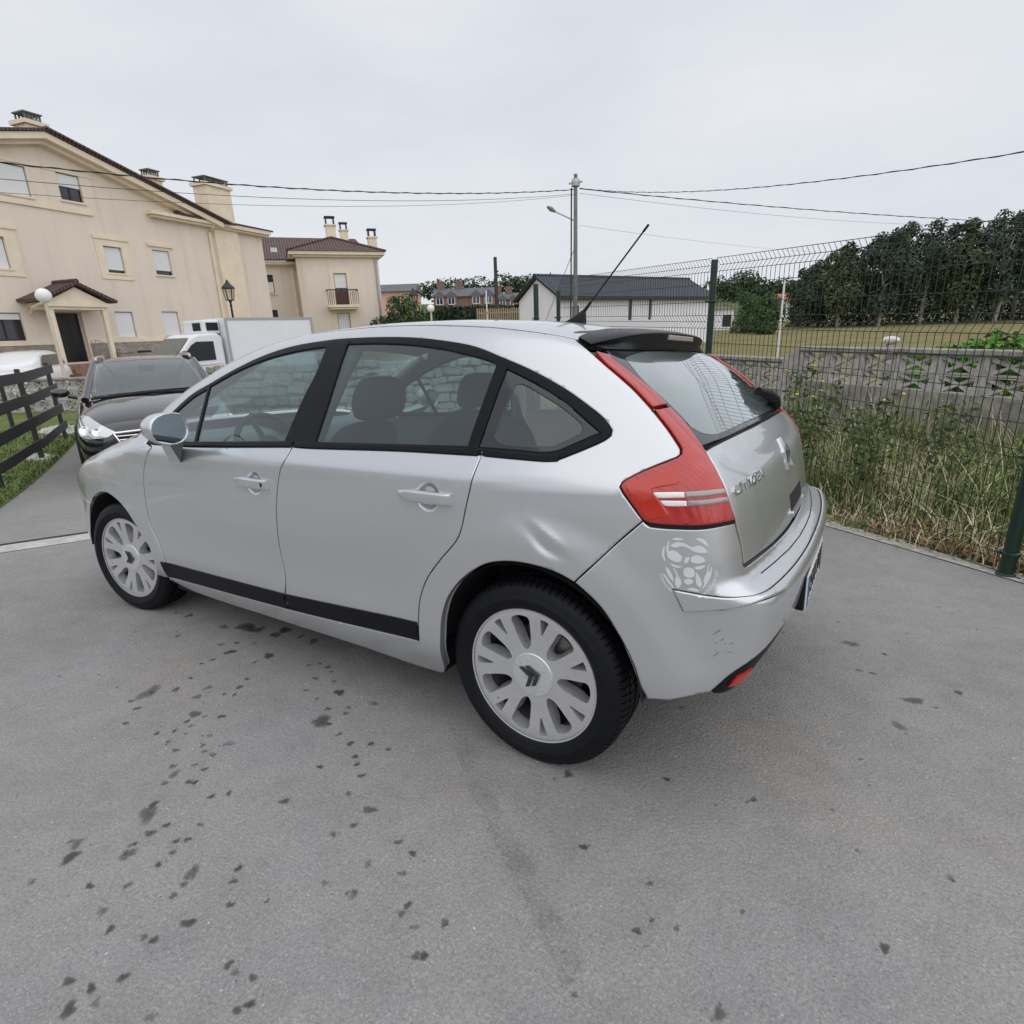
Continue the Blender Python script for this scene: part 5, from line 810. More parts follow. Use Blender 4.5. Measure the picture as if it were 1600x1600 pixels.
def side(x,z):
    y=W(x)+D(z)
    # upper body narrows a little towards the tail and the nose
    y=y-.015*sst(x,.3,-.5)*sst(z,.95,1.3)-.03*sst(x,1.2,2.4)*sst(z,.95,1.3)
    # wheel-arch lips
    for wx,wz,amp in ((0,.31,.014),(WB,.31,.012)):
        r=np.hypot(x-wx,z-wz); lip=1-sst(r,.435,.56); m=sst(z,.22,.42)
        tgt=np.minimum(.8885,W(x)+.013)
        y=y+lip*m*np.maximum(tgt-.012*0-y,-0.004)*.9
    # shallow dent over the rear arch
    u_=(x+.085)*-.85+(z-.765)*-.53; v_=(x+.085)*-.53+(z-.765)*.85
    y=y-.0075*np.exp(-(u_/.062)**2-((v_+.006*np.cos(u_*40))/.017)**2)+.0025*np.exp(-((u_+.01)/.05)**2-((v_-.034)/.012)**2)
    for hx,hz in ((1.268,.846),(.347,.872)):
        r=np.hypot((x-hx),(z-hz)*1.0); y=y-.013*(1-sst(r,.026,.052))
    return y
def rear(y,z,hatch=False):
    a=np.abs(y); b=(B0H if hatch else B0)(z)
    return b+.055*a*a+.05*a**4
def F(P,hatch=False):
    x,y,z=P[...,0],P[...,1],P[...,2]; a=np.abs(y)
    fs=(a-side(x,z))*.92
    fr=(rear(y,z,hatch)-x)*np.where(z>1.0,.6,.95)
    top=(z-(RZ(x)+.004+.007*np.exp(-((x-.95)/.5)**2)-(.06+.07*np.exp(-((x-2.33)/.22)**2)+.035*sst(x,2.9,3.15))*a*a-.10*a**4))*.93
    front=(x-(3.60-.32*a*a-.35*a**4-.25*np.maximum(0,.45-z)))*.9
    f=smax(fs,fr,.11-.03*sst(z,.9,1.1)); f=smax(f,top,.085); f=smax(f,front,.2)
    return f
def cast(O,d,t0,t1,n=220,hatch=False):
    """first outside->inside crossing along O+t d"""
    O=np.atleast_2d(O); d=np.atleast_2d(d); N=max(len(O),len(d)); O=np.broadcast_to(O,(N,3)); d=np.broadcast_to(d,(N,3))
    ts=np.linspace(t0,t1,n); P=O[:,None]+ts[None,:,None]*d[:,None]
    v=F(P,hatch); neg=v<0; i=np.argmax(neg,1); ok=neg.any(1); i=np.maximum(i,1)
    a=ts[i-1].copy(); b=ts[i].copy()
    for _ in range(26):
        m=.5*(a+b); vm=F(O+m[:,None]*d,hatch); ins=vm<0; b=np.where(ins,m,b); a=np.where(ins,a,m)
    X=O+(.5*(a+b))[:,None]*d
    # grazing miss: closest approach
    j=np.argmin(v,1); X=np.where(ok[:,None],X,O+ts[j][:,None]*d)
    return X,ok
def grad(P,h=.002,hatch=False):
    g=np.stack([F(P+np.eye(3)[i]*h,hatch)-F(P-np.eye(3)[i]*h,hatch) for i in range(3)],-1)
    return g/np.linalg.norm(g,axis=-1,keepdims=True)

OUT = {
 'dlo': [(1886,732,1195),(1770,712,1238),(1603,685,1297),(1408,655,1353),(1219,636,1384),(1005,628,1396),(922,628,1396),(740,632,1390),(581,640,1380),(431,653,1361),(289,669,1335),(163,692,1294),(40,711,1249),(-75,732,1197),(-165,750,1146),(-210,760,1116),(-237,771,1089),(-237,778,1075),(-222,786,1062),(-174,803,1039),(-118,819,1015),(-100,824,1008),(-56,829,1004),(47,833,1006),(158,834,1009),(486,838,1008),(955,844,997),(1034,844,998),(1733,855,970)],
 'doorR': [(1035,835,1017),(1043,844,998),(1071,872,939),(1095,876,906),(1128,884,797),(1146,886,698),(1156,881,577),(1145,883,440),(1181,870,322)],
 'rdoorR': [(158,828,1023),(178,871,922),(198,878,847),(219,884,770),(242,886,732),(307,887,664),(371,887,586),(406,887,510),(422,888,423),(429,884,350)],
 'doorF': [(2082,861,953),(2125,870,910),(2158,874,862),(2185,878,789),(2194,879,737),(2201,880,648),(2194,882,567),(2157,882,497),(2123,882,433),(2114,879,357),(2167,853,274)],
 'archR': [(359,837,241),(329,886,367),(315,888,458),(281,887,542),(213,888,621),(127,888,679),(47,888,701),(-28,887,704),(-112,883,693),(-173,878,670),(-247,870,609),(-298,863,535),(-338,857,449),(-359,852,386),(-379,842,344)],
 'archF': [(2863,870,596),(2800,875,645),(2674,885,687),(2583,887,690),(2485,888,660),(2409,887,613),(2346,887,550),(2269,887,475),(2224,887,404),(2215,881,341),(2299,844,260)],
 'striptop': [(2118,881,372),(1150,882,386),(422,888,423)],
 'stripbot': [(2158,857,280),(1134,867,309),(429,884,350)],
 'lampout': [(-60,616,1333),(-108,640,1307),(-170,666,1265),(-223,681,1228),(-276,695,1188),(-330,711,1140),(-377,729,1094),(-407,743,1061),(-423,752,1041),(-425,761,1030),(-417,769,1022),(-334,810,984),(-293,830,958),(-289,836,947),(-297,838,934),(-332,837,889),(-355,836,861),(-371,834,855),(-433,822,853),(-506,799,856),(-561,723,858)],
 'lampin': [(-561,723,859),(-542,734,921),(-518,732,973),(-494,717,1005),(-463,694,1040),(-420,665,1081),(-398,653,1102),(-351,642,1144),(-315,636,1176),(-254,638,1223),(-220,632,1247),(-184,629,1271)],
 'hatchL': [(-562,720,857),(-572,710,817),(-579,702,786),(-587,699,733)],
 'hatchbot': [(-587,697,735),(-603,578,727),(-617,414,714),(-625,231,703),(-629,39,697),(-628,-103,700),(-625,-211,718)],
 'glow': [(-462,695,1040),(-480,485,1045),(-490,176,1048),(-488,-145,1050),(-470,-542,1049)],
 'bumpline': [(-355,836,856),(-290,850,796),(-233,868,734),(-173,878,669)],
 'striplow': [(-438,825,680),(-465,818,623),(-484,813,623),(-575,790,642),(-637,751,658),(-670,666,655),(-684,586,646)],
 'skirt': [(-540,794,389),(-584,779,444),(-625,751,480),(-659,678,504),(-680,469,498),(-689,321,480)],
 'skirtlow': [(-456,829,361),(-552,786,387),(-567,781,400),(-633,684,410),(-682,601,474),(-702,344,483),(-705,190,484),(-726,-52,526)],
 'seam': [(326,598,1403),(216,604,1390),(97,608,1372),(7,606,1356),(-47,600,1342)],
 'hseam': [(7,606,1355),(-2,513,1368),(-3,357,1379),(81,-148,1409)],
 'sil': [(2257,838,990),(2187,813,1037),(2120,776,1100),(1970,713,1207),(1787,648,1305),(1687,624,1345),(1491,590,1400),(1315,555,1427),(1198,538,1444),(968,518,1451),(858,507,1455),(758,435,1458),(544,392,1452),(380,279,1445),(161,270,1419),(98,131,1412)],
 'glassF': [(1713,843,993),(1730,783,1111),(1753,719,1228),(1592,694,1284),(1392,669,1334),(1199,654,1360),(1021,648,1370),(1024,704,1282),(1063,769,1158),(1102,834,1018)],
 'glassR': [(919,833,1021),(900,751,1196),(901,646,1374),(725,650,1367),(566,659,1354),(417,672,1333),(333,682,1316),(251,692,1298),(181,702,1277),(190,739,1210),(205,782,1123),(219,824,1034)],
 'glassQ': [(138,709,1261),(32,727,1219),(-83,749,1163),(-157,767,1115),(-206,778,1082),(-141,800,1052),(-71,818,1025),(52,823,1027),(177,825,1030),(157,769,1148)],
 'clearQ': [(90,734,1213),(72,733,1213),(5,744,1184),(-74,758,1146),(-141,774,1104),(-150,779,1092),(-146,785,1081),(-84,805,1050),(-63,809,1044),(22,813,1045),(86,814,1048),(111,811,1057),(120,804,1072),(109,773,1136)],
 'splitL': [(-330,710,1140),(-351,642,1144)],
 'orange': [(-299,832,951),(-364,808,978),(-428,778,1003),(-434,805,958),(-371,823,945),(-394,823,918),(-422,822,878),(-368,833,865),(-334,836,900)],
 'wA1': [(-376,824,937),(-451,807,941),(-453,809,927),(-389,824,924),(-380,825,931)],
 'wA2': [(-451,807,941),(-494,789,944),(-531,743,943),(-535,746,931),(-496,792,930),(-454,809,927)],
 'wB1': [(-394,823,918),(-458,809,920),(-461,810,906),(-409,822,904),(-399,823,911)],
 'wB2': [(-459,809,920),(-501,790,923),(-538,743,923),(-541,743,910),(-502,792,909),(-462,810,906)],
 'rclear': [(-196,571,1269),(-275,611,1210),(-339,614,1158),(-386,620,1115),(-413,630,1091),(-436,607,1073),(-454,550,1062),(-462,482,1061),(-464,382,1064)],
 'spB': [(-111,637,1307),(-115,500,1323),(-104,339,1337),(-83,131,1353),(-38,-176,1373),(-13,-392,1385),(-42,-450,1388),(-66,-499,1387),(-86,-529,1382),(-100,-558,1371)],
 'dlofront': [(2148,853,968),(2071,810,1049),(1994,769,1124)],
 'ql': [(1736,844,992),(1750,788,1100),(1770,724,1217),(1872,743,1178),(1982,780,1106),(2049,818,1035),(2089,849,976)],
 'refl': [(-581,776,419),(-603,765,450),(-635,724,463),(-628,675,412),(-610,738,419)],
 'mfoot': [(1933,861,956),(1813,859,961),(1811,873,902),(1919,873,896)],
 'fbarch': [(2864,870,605),(2909,866,547),(2962,861,444),(3051,836,327),(3049,842,208)],
 'fbj': [(3130,813,661)],
 'plate': [(-686,312,480),(-697,440,642),(-705,-129,574),(-725,-54,533)],
 'handleF': [(1380,881,844),(1148,881,849)],
 'handleR': [(457,879,870),(234,876,873)],
}

OUT = {k: np.array(v)/1000.0 for k, v in OUT.items()}
def unit(v): v = np.asarray(v, float); return v/np.linalg.norm(v, axis=-1, keepdims=True)
def inpoly(P, poly):
    x, y = P[:, 0], P[:, 1]; r = np.zeros(len(P), bool); j = len(poly)-1
    for i in range(len(poly)):
        xi, yi = poly[i]; xj, yj = poly[j]
        if yi != yj: r ^= ((yi > y) != (yj > y)) & (x < (xj-xi)*(y-yi)/(yj-yi)+xi)
        j = i
    return r
def round_poly(P, step=.02, corner=42):
    """smooth closed polyline through the points, sharp only where it turns by more than `corner` degrees"""
    P = np.asarray(P, float); n = len(P); out = []; a = unit(np.roll(P, -1, 0)-P); turn = np.degrees(np.arccos(np.clip((a*np.roll(a, 1, 0)).sum(1), -1, 1)))
    sharp = turn > corner
    for i in range(n):
        p0, p1, p2, p3 = P[i-1], P[i], P[(i+1) % n], P[(i+2) % n]; Lg = np.linalg.norm(p2-p1)
        if Lg < 1e-6: continue
        m1 = (p2-p1) if sharp[i] else (p2-p0)*Lg/(np.linalg.norm(p2-p1)+np.linalg.norm(p1-p0))
        m2 = (p2-p1) if sharp[(i+1) % n] else (p3-p1)*Lg/(np.linalg.norm(p3-p2)+np.linalg.norm(p2-p1))
        k = max(1, int(math.ceil(Lg/step)))
        for t in np.arange(k)/k:
            t2, t3 = t*t, t*t*t; out.append((2*t3-3*t2+1)*p1+(t3-2*t2+t)*m1+(-2*t3+3*t2)*p2+(t3-t2)*m2)
    return np.array(out)
def inset(Q, g, keep):
    """move polygon vertices inwards by g"""
    A = 0.5*np.sum(Q[:, 0]*np.roll(Q[:, 1], -1)-np.roll(Q[:, 0], -1)*Q[:, 1]); s = 1 if A > 0 else -1
    d = unit(np.roll(Q, -1, 0)-Q); nrm = s*np.stack([-d[:, 1], d[:, 0]], 1); m = nrm+np.roll(nrm, 1, 0); m = m/np.maximum((m*m).sum(1, keepdims=True)/2, .5)
    return Q+g*m*np.where(keep, 0, 1)[:, None], -unit(m+1e-9)
def panel(name, outline, n, m, parent, holes=(), off=0.0, gap=.0022, thick=.018, res=.03, hatch=False, mirror=False, extra=None, step=.02, roll=.0016, corner=42, flat=None):
    n = unit(np.array(n, float)); e1 = unit(np.cross([0, 0, 1.0] if abs(n[2]) < .9 else [1.0, 0, 0], n)); e2 = np.cross(n, e1)
    loops = [round_poly(outline, step, corner)]+[round_poly(h, step, corner) for h in holes]
    P2 = []; dirs = []
    for i, lp in enumerate(loops):
        keep = np.abs(lp[:, 1]) < 1e-3
        if keep.any() and flat is None and abs(n[1]) > .01:
            m0 = unit(np.array([n[0], 0, n[2]])); lp = lp.copy(); Xk, _ = cast(lp[keep]*[1, 0, 1]+m0*.3, -m0, 0, .7, 140, hatch); lp[keep] = Xk
        Q = np.stack([lp@e1, lp@e2], 1)
        if i == 0: Q, o = inset(Q, gap, keep)
        else: Q, o = inset(Q, -gap, keep); o = -o
        P2.append(Q); dirs.append(np.where(keep[:, None], 0, o))
    base = P2[0]; lo, hi = base.min(0), base.max(0)
    gx, gy = np.meshgrid(np.arange(lo[0]+res/2, hi[0], res), np.arange(lo[1]+res/2, hi[1], res*.9)); gx[::2] += res/2
    I = np.stack([gx.ravel(), gy.ravel()], 1)
    if extra is not None: I = np.concatenate([I, np.stack([extra@e1, extra@e2], 1)])
    B = np.concatenate(P2); ok = inpoly(I, base)
    for h in P2[1:]: ok &= ~inpoly(I, h)
    I = I[ok]
    if len(I): I = I[np.array([((B-p)**2).sum(1).min() > (.45*step)**2 for p in I])]
    if extra is not None and len(I):
        E2 = np.stack([extra@e1, extra@e2], 1); ne = len(E2); g1 = np.array([((E2-p)**2).sum(1).min() > .004**2 or ((E2-p)**2).sum(1).min() < 1e-12 for p in I]); I = I[g1]
    if roll:
        R2 = np.concatenate([Q-o[:, :2]*.0042 for Q, o in zip(P2, dirs)]); g_ = inpoly(R2, base)
        for h in P2[1:]: g_ &= ~inpoly(R2, h)
        R2 = R2[g_]; R2 = R2[np.array([((B-p)**2).sum(1).min() > .0030**2 for p in R2])] if len(R2) else R2
        I = np.concatenate([I, R2]) if len(R2) else I
    allp = np.concatenate([B, I]); edges = []; k = 0
    for q in P2: edges += [(k+i, k+(i+1) % len(q)) for i in range(len(q))]; k += len(q)
    r = delaunay_2d_cdt([Vector(p) for p in allp], edges, [], 0, 1e-6)
    V2 = np.array([tuple(p) for p in r[0]]); orig = [o[0] if o else -1 for o in r[3]]
    T = np.array([f for f in r[2] if len(f) == 3]); cen = V2[T].mean(1); good = inpoly(cen, base)
    for h in P2[1:]: good &= ~inpoly(cen, h)
    T = T[good]
    cn = loops[0]@n; t0 = cn.max()+.12; rng = cn.max()-cn.min()+.45
    if flat is None:
        X, _ = cast(V2@np.stack([e1, e2])+t0*n, -n, 0, rng, 90, hatch); N = grad(X, hatch=hatch)
    else:
        X = V2@np.stack([e1, e2])+flat*n; N = np.tile(n, (len(V2), 1))
    Bd = np.zeros((len(V2), 3)); isb = np.zeros(len(V2), bool); D2 = np.concatenate(dirs)
    for i, o in enumerate(orig):
        if 0 <= o < len(B) and np.abs(D2[o]).sum() > 0: Bd[i] = D2[o][0]*e1+D2[o][1]*e2; isb[i] = True
    X = X+N*off; Nf = N.copy()
    Bd[isb] = unit(Bd[isb]-(Bd[isb]*N[isb]).sum(1, keepdims=True)*N[isb]) if isb.any() else Bd[isb]
    if roll: Nf[isb] = unit(N[isb]+.9*Bd[isb]); X[isb] -= roll*N[isb]
    # orient
    t = T[0]; s = np.dot(np.cross(X[t[1]]-X[t[0]], X[t[2]]-X[t[0]]), N[t[0]]); T = T if s > 0 else T[:, ::-1]
    V = [X]; NN = [Nf]; F_ = [tuple(q) for q in T]
    if thick:
        # skirt along all boundary edges
        ec = {}
        for q in T:
            for a, b in ((q[0], q[1]), (q[1], q[2]), (q[2], q[0])): ec[(a, b)] = 1
        bd = [(a, b) for a, b in ec if (b, a) not in ec and isb[a] and isb[b]]; ids = sorted({i for e in bd for i in e}); mp_ = {i: j for j, i in enumerate(ids)}; k = len(X)
        ids = np.array(ids, int)
        if len(ids):
            V += [X[ids], X[ids]-N[ids]*thick]; NN += [Bd[ids], Bd[ids]]; m_ = len(ids)
            for a, b in bd: F_.append((k+mp_[b], k+mp_[a], k+m_+mp_[a], k+m_+mp_[b]))
    V = np.concatenate(V); NN = np.concatenate(NN)
    if mirror: V = V*[1, -1, 1]; NN = NN*[1, -1, 1]; F_ = [tuple(reversed(q)) for q in F_]
    return mesh_obj(name, V, F_, m, parent, True, NN)
def both(name, *a, **k):
    return panel(name, *a, **k), panel(name, *a, mirror=True, **k)
def pts(*ks):
    r = []
    for k in ks:
        if isinstance(k, str): r.append(OUT[k[1:]][::-1] if k[0] == '-' else OUT[k])
        else: r.append(np.atleast_2d(np.array(k, float)))
    return np.concatenate(r)
def on_body(P, n=(0, 1, 0), off=0.0, hatch=False):
    P = np.atleast_2d(np.array(P, float)); n = unit(np.array(n, float)); X, _ = cast(P+n*.3, -n, 0, .7, 120, hatch); return X+grad(X, hatch=hatch)*off

# materials
PAINT = mat('silver_paint', (.62, .63, .655), .30, .72, noise=(900, .05, 2), coat=.8)
PAINT.node_tree.nodes['Principled BSDF'].inputs['Coat Roughness'].default_value = .04
TRIM = mat('satin_black_trim', (.005, .006, .009), .40, 0, spec=.16)
PLAST = mat('black_plastic', (.007, .0075, .009), .5, 0, spec=.25, bump=(900, .15, .001))
STRIPM = mat('rubbing_strip_black', (.006, .0065, .009), .5, spec=.2)
GLASS = glass_mat('tinted_glass', (.55, .68, .68), refl=1.7, veil=.05, dcol=(.22, .34, .37))
FRIT = mat('black_frit', (.02, .022, .027), .06, spec=.6)
RGLASS = glass_mat('rear_window_glass', (.50, .56, .56), refl=1.5, veil=.42, dcol=(.42, .50, .50))
RED = mat('red_lens', (.42, .013, .011), .08, 0, coat=.6, noise=(14, .12, 2))
def lens_ribs(m, sc, st):
    t = m.node_tree; b = t.nodes['Principled BSDF']; cc = t.nodes.new('ShaderNodeTexCoord'); w = t.nodes.new('ShaderNodeTexWave'); w.bands_direction = 'Y'; w.inputs['Scale'].default_value = sc; w.inputs['Distortion'].default_value = 1.2; w.inputs['Detail Scale'].default_value = 1.0; t.links.new(cc.outputs['Object'], w.inputs['Vector'])
    bp = t.nodes.new('ShaderNodeBump'); bp.inputs['Strength'].default_value = st; bp.inputs['Distance'].default_value = .003; t.links.new(w.outputs['Fac'], bp.inputs['Height']); t.links.new(bp.outputs['Normal'], b.inputs['Normal'])
    b.inputs['Coat Roughness'].default_value = .02; b.inputs['Coat Weight'].default_value = 1.0; b.inputs['Roughness'].default_value = .3
lens_ribs(RED, 38, .35)
ORANGE = mat('orange_red_lens', (.50, .028, .012), .1, 0, coat=.6)
CLEAR = mat('clear_lens', (.88, .86, .86), .25, .0, coat=1.0)
SMOKE = mat('smoked_lens', (.36, .31, .31), .12, .2, coat=.5)
CHROME = mat('chrome', (.78, .79, .80), .12, 1.0)
ALLOY = mat('alloy_silver', (.70, .705, .72), .32, .72, noise=(60, .05, 3), coat=.2)
CAPM = mat('hub_cap_worn', (.72, .73, .75), .36, .6, noise=(90, .14, 6), coat=.3)
RUBBER = mat('tyre_rubber', (.0055, .006, .009), .55, 0, spec=.22, noise=(30, .25, 4), bump=(160, .08, .002))
DARK = mat('dark_cavity_and_shadow', (.006, .006, .007), .9)
SEAT = mat('seat_cloth', (.045, .05, .055), .9, noise=(80, .2, 3))
INTER = mat('interior_grey', (.16, .165, .165), .75)
LINING = mat('roof_lining', (.42, .43, .42), .9)
CREAM = mat('pillar_trim', (.55, .53, .46), .8)
MIRR = mat('mirror_glass', (.55, .66, .72), .02, 1.0)
PLATE = mat('plate_white', (.75, .75, .74), .4)
BLUE = mat('plate_blue', (.02, .08, .35), .4)
INK = mat('plate_ink', (.012, .012, .012), .5)
STICK = mat('sticker_grey', (.66, .67, .69), .45)
STEEL = mat('brake_steel', (.25, .24, .23), .45, .8)

car = empty('parked_hatchback', (0, 0, 0), 0, 'silver five-door hatchback with red wrap-around tail lamps in the foreground', 'car')
car.matrix_world = RWC.to_4x4()

# ---- body side ring (pillar, roof rail, quarter panel, sill)
NS = (0.0, .80, .60)
dlo = OUT['dlo']; TIP0 = (2.03, .846, .972)
hole = pts('doorF', 'stripbot', OUT['rdoorR'][::-1], dlo[24:13:-1], dlo[13::-1], OUT['dlofront'][::-1])
SEAMF = [(1.45, .545, 1.41), (1.15, .565, 1.43), (.7, .575, 1.43)]
ring = pts([(2.30, .835, .965), (2.18, .79, 1.05), (2.05, .70, 1.17), (1.85, .655, 1.265), (1.65, .60, 1.345)], SEAMF, 'seam', [(-.058, .610, 1.334)], OUT['lampout'][1:17], OUT['bumpline'][1:-1], OUT['archR'][9::-1], [(.40, .83, .205), (.8, .815, .198), (1.4, .81, .195), (2.0, .81, .2), (2.22, .82, .235)], [(2.175, .852, .272)], OUT['doorF'][::-1][1:], [(2.16, .862, .945)])
dn = np.array([(x, .87, z) for x in np.arange(-.30, .04, .011) for z in np.arange(.70, .86, .011)])
panel('side_panel', ring, (-.12, .82, .56), PAINT, car, holes=[hole], extra=dn)
panel('side_panel', ring, (-.12, .82, .56), PAINT, car, holes=[hole], mirror=True)
hole2 = pts('glassF')[::-1]
both('side_lining', ring, (-.12, .82, .56), LINING, car, holes=[hole], off=-.035, thick=0, roll=0)
# ---- doors
belt = lambda a, b: dlo[a:b]
HF = np.array([(x, .88, z) for x in np.arange(1.20, 1.335, .0055) for z in np.arange(.785, .907, .0055)]); HR = np.array([(x, .88, z) for x in np.arange(.28, .415, .0055) for z in np.arange(.81, .934, .0055)])
fd = pts('doorF', OUT['stripbot'][:2][:1], [(1.2, .866, .305)], OUT['doorR'][::-1][1:-1], [OUT['dlo'][27]], [OUT['dlo'][28]], [OUT['dlofront'][0]+[-.045, 0, -.001]])
rd = pts(OUT['doorR'][1:], [(1.0, .868, .318)], OUT['stripbot'][2:], OUT['rdoorR'][::-1][1:-1], [OUT['dlo'][24]], [OUT['dlo'][25]], [OUT['dlo'][26]])
def strip_poly(a, b):
    st, sb = OUT['striptop'], OUT['stripbot']; xs = np.linspace(a, b, 8)
    zt = np.interp(xs[::-1], st[::-1, 0], st[::-1, 2])[::-1]; zb = np.interp(xs[::-1], sb[::-1, 0], sb[::-1, 2])[::-1]
    return np.array([(x, .88, z) for x, z in zip(xs, zt)]+[(x, .87, z) for x, z in zip(xs[::-1], zb[::-1])])
DOORS = {}
for mir in (False, True):
    d1 = panel('front_door', fd, (0, 1, .05), PAINT, car, extra=HF if not mir else None, mirror=mir); d2 = panel('rear_door', rd, (0, 1, .05), PAINT, car, extra=HR if not mir else None, mirror=mir)
    DOORS[mir] = (d1, d2)
    panel('rubbing_strip', strip_poly(2.155, 1.168), (0, 1, 0), STRIPM, d1, off=.005, gap=.001, thick=.008, mirror=mir, roll=.002)
    panel('rubbing_strip', strip_poly(1.160, .425), (0, 1, 0), STRIPM, d2, off=.005, gap=.001, thick=.008, mirror=mir, roll=.002)
    for nm, g, d in (('door_window', 'glassF', d1), ('door_window', 'glassR', d2)):
        panel(nm, pts(g), (0, .9, .45), GLASS, d, off=-.006, gap=-.004, thick=0, roll=0, mirror=mir)
    ql = OUT['ql']
    panel('quarter_light', ql, (0, .9, .45), GLASS, d1, off=-.006, gap=-.003, thick=0, roll=0, mirror=mir)
    # window surround, B pillar, belt trim
    sur = pts(dlo[24:13:-1], dlo[13::-1], OUT['dlofront'][::-1], [dlo[28]], [dlo[27]], [dlo[26]], [dlo[25]])
    panel('window_surround', sur, (0, .9, .45), TRIM, car, holes=[pts('glassF'), pts('glassR'), ql, pts('glassQ')], off=-.001, gap=.0005, thick=.012, mirror=mir, roll=.001)
    panel('quarter_window_border', pts('glassQ'), (0, .9, .45), FRIT, car, holes=[pts('clearQ')], off=-.003, gap=.002, thick=.004, mirror=mir, roll=.0005)
    panel('quarter_window', pts('clearQ'), (0, .9, .45), GLASS, car, off=-.004, gap=-.003, thick=0, roll=0, mirror=mir)
    # belt mouldings
    for a, b, d in (((2.08, 1.045), 0, d1), ((1.032, .172), 1, d2), ((.150, -.10), 2, None)):
        xs = np.linspace(a[0], a[1] if isinstance(a, tuple) else 0, 7) if isinstance(a, tuple) else None
        zb = np.interp(xs[::-1], dlo[:22:-1, 0][::-1] if False else np.sort(dlo[21:29, 0]), dlo[21:29, 2][np.argsort(dlo[21:29, 0])])[::-1]
        zt = zb+.020
        poly = np.array([(x, .84, z) for x, z in zip(xs, zt)]+[(x, .85, z) for x, z in zip(xs[::-1], zb[::-1])])
        panel('belt_moulding', poly, (0, .95, .3), TRIM, d or car, off=.004, gap=.0008, thick=.01, mirror=mir, roll=.002)
    # inner door cards
    panel('door_card', fd, (0, 1, .05), INTER, d1, off=-.07, thick=0, roll=0, mirror=mir); panel('door_card', rd, (0, 1, .05), INTER, d2, off=-.07, thick=0, roll=0, mirror=mir)
    # handles
    for (a, b, zc, d, key) in ((1.385, 1.165, .850, d1, True), (.462, .245, .874, d2, False)):
        V = []; Fh = []; ns = 12; nr = 10
        for i in range(ns+1):
            t = i/ns; x = a+(b-a)*t; yb = float(on_body((x, .9, zc))[0, 1]) if abs(x-(a+b)/2) > .09 else float(on_body(((a+b)/2+.095*(1 if x > (a+b)/2 else -1), .9, zc))[0, 1])
            w = .5+.5*math.sin(min(1, t/.35)*math.pi/2); hh = .0125*w+.003; dd = .015*w; arch = .010*math.sin(math.pi*t)**.5 if 0 < t < 1 else 0
            zz = zc-.003*t
            for j in range(nr):
                q = 2*math.pi*j/nr; ca, sa = math.cos(q), math.sin(q)
                V.append((x, yb+.006+arch+dd*(abs(ca)**.6)*math.copysign(1, ca), zz+hh*1.25*(abs(sa)**.6)*math.copysign(1, sa)))
        for i in range(ns):
            for j in range(nr): Fh.append((i*nr+j, i*nr+(j+1) % nr, (i+1)*nr+(j+1) % nr, (i+1)*nr+j))
        Fh += [tuple(range(nr)), tuple(reversed(range(ns*nr, ns*nr+nr)))]
        if mir: V = [(x, -y, z) for x, y, z in V]
        h = MB(); h.add(V, Fh)
        h.build('door_handle', PAINT, d, autosmooth=40)
        if key and not mir:
            y = float(on_body((1.19, .9, .849))[0, 1]); MB().lathe([(.0, 0), (.0085, 0), (.0085, .004), (0, .004)], 14, Matrix.Translation((1.187, y+.0225, .848))@Matrix.Rotation(-math.pi/2, 4, 'X')).build('lock', DARK, d)
# ---- front wing, bonnet, nose, windscreen, roof
wing = pts(OUT['doorF'][::-1], [(2.14, .852, .968), (2.3, .80, .975), (2.6, .75, .95), (2.9, .72, .895), (3.15, .70, .835), (3.24, .755, .74)], OUT['fbj'], OUT['archF'], [(2.20, .85, .262)])
both('front_wing', wing, (.1, .9, .42), PAINT, car)
panel('bonnet', [(3.50, 0, .70), (3.42, .4, .70), (3.16, .70, .82), (2.9, .715, .89), (2.6, .745, .95), (2.42, .72, 1.0), (2.52, .4, 1.04), (2.56, 0, 1.05), (2.52, -.4, 1.04), (2.42, -.72, 1.0), (2.6, -.745, .95), (2.9, -.715, .89), (3.16, -.70, .82), (3.42, -.4, .70)], (.3, 0, 1), PAINT, car, res=.05)
panel('windscreen', [(2.50, .3, 1.06), (2.36, .71, 1.0), (2.15, .73, 1.08), (1.9, .66, 1.22), (1.62, .575, 1.36), (1.60, .3, 1.40), (1.60, -.3, 1.40), (1.62, -.575, 1.36), (1.9, -.66, 1.22), (2.15, -.73, 1.08), (2.36, -.71, 1.0), (2.50, -.3, 1.06)], (.5, 0, 1), GLASS, car, off=-.004, thick=0, roll=0, res=.06)
rf = pts(OUT['seam'], [(-.02, .5, 1.35)], OUT['hseam'][1:3], [(.045, 0, 1.40)])
rf = np.concatenate([[(1.58, 0, 1.41), (1.585, .3, 1.40), (1.60, .53, 1.365)], SEAMF, OUT['seam'], OUT['hseam'][1:3], [(.046, 0, 1.40)]]); rf = np.concatenate([rf, (rf[::-1]*[1, -1, 1])[1:-1]])
roof = panel('roof', rf, (0, 0, 1), PAINT, car, res=.05, gap=.003, off=0.0)
panel('roof_lining', rf, (0, 0, 1), LINING, car, res=.08, off=-.03, thick=0, roll=0)
rf2 = np.concatenate([[(.032, 0, 1.40)], OUT['hseam'][2:0:-1]+[-.012, 0, 0], [(.015, .56, 1.355), (-.045, .60, 1.335), (-.10, .40, 1.33), (-.12, 0, 1.35)]]); rf2 = np.concatenate([rf2, (rf2[::-1]*[1, -1, 1])[1:-1]])
fb = np.concatenate([OUT['fbj'], [(3.24, .765, .73), (3.40, .58, .72), (3.52, .3, .70), (3.54, 0, .68), (3.56, 0, .42), (3.5, 0, .30), (3.3, .58, .30), (3.10, .78, .30)], OUT['fbarch'][-2::-1]])
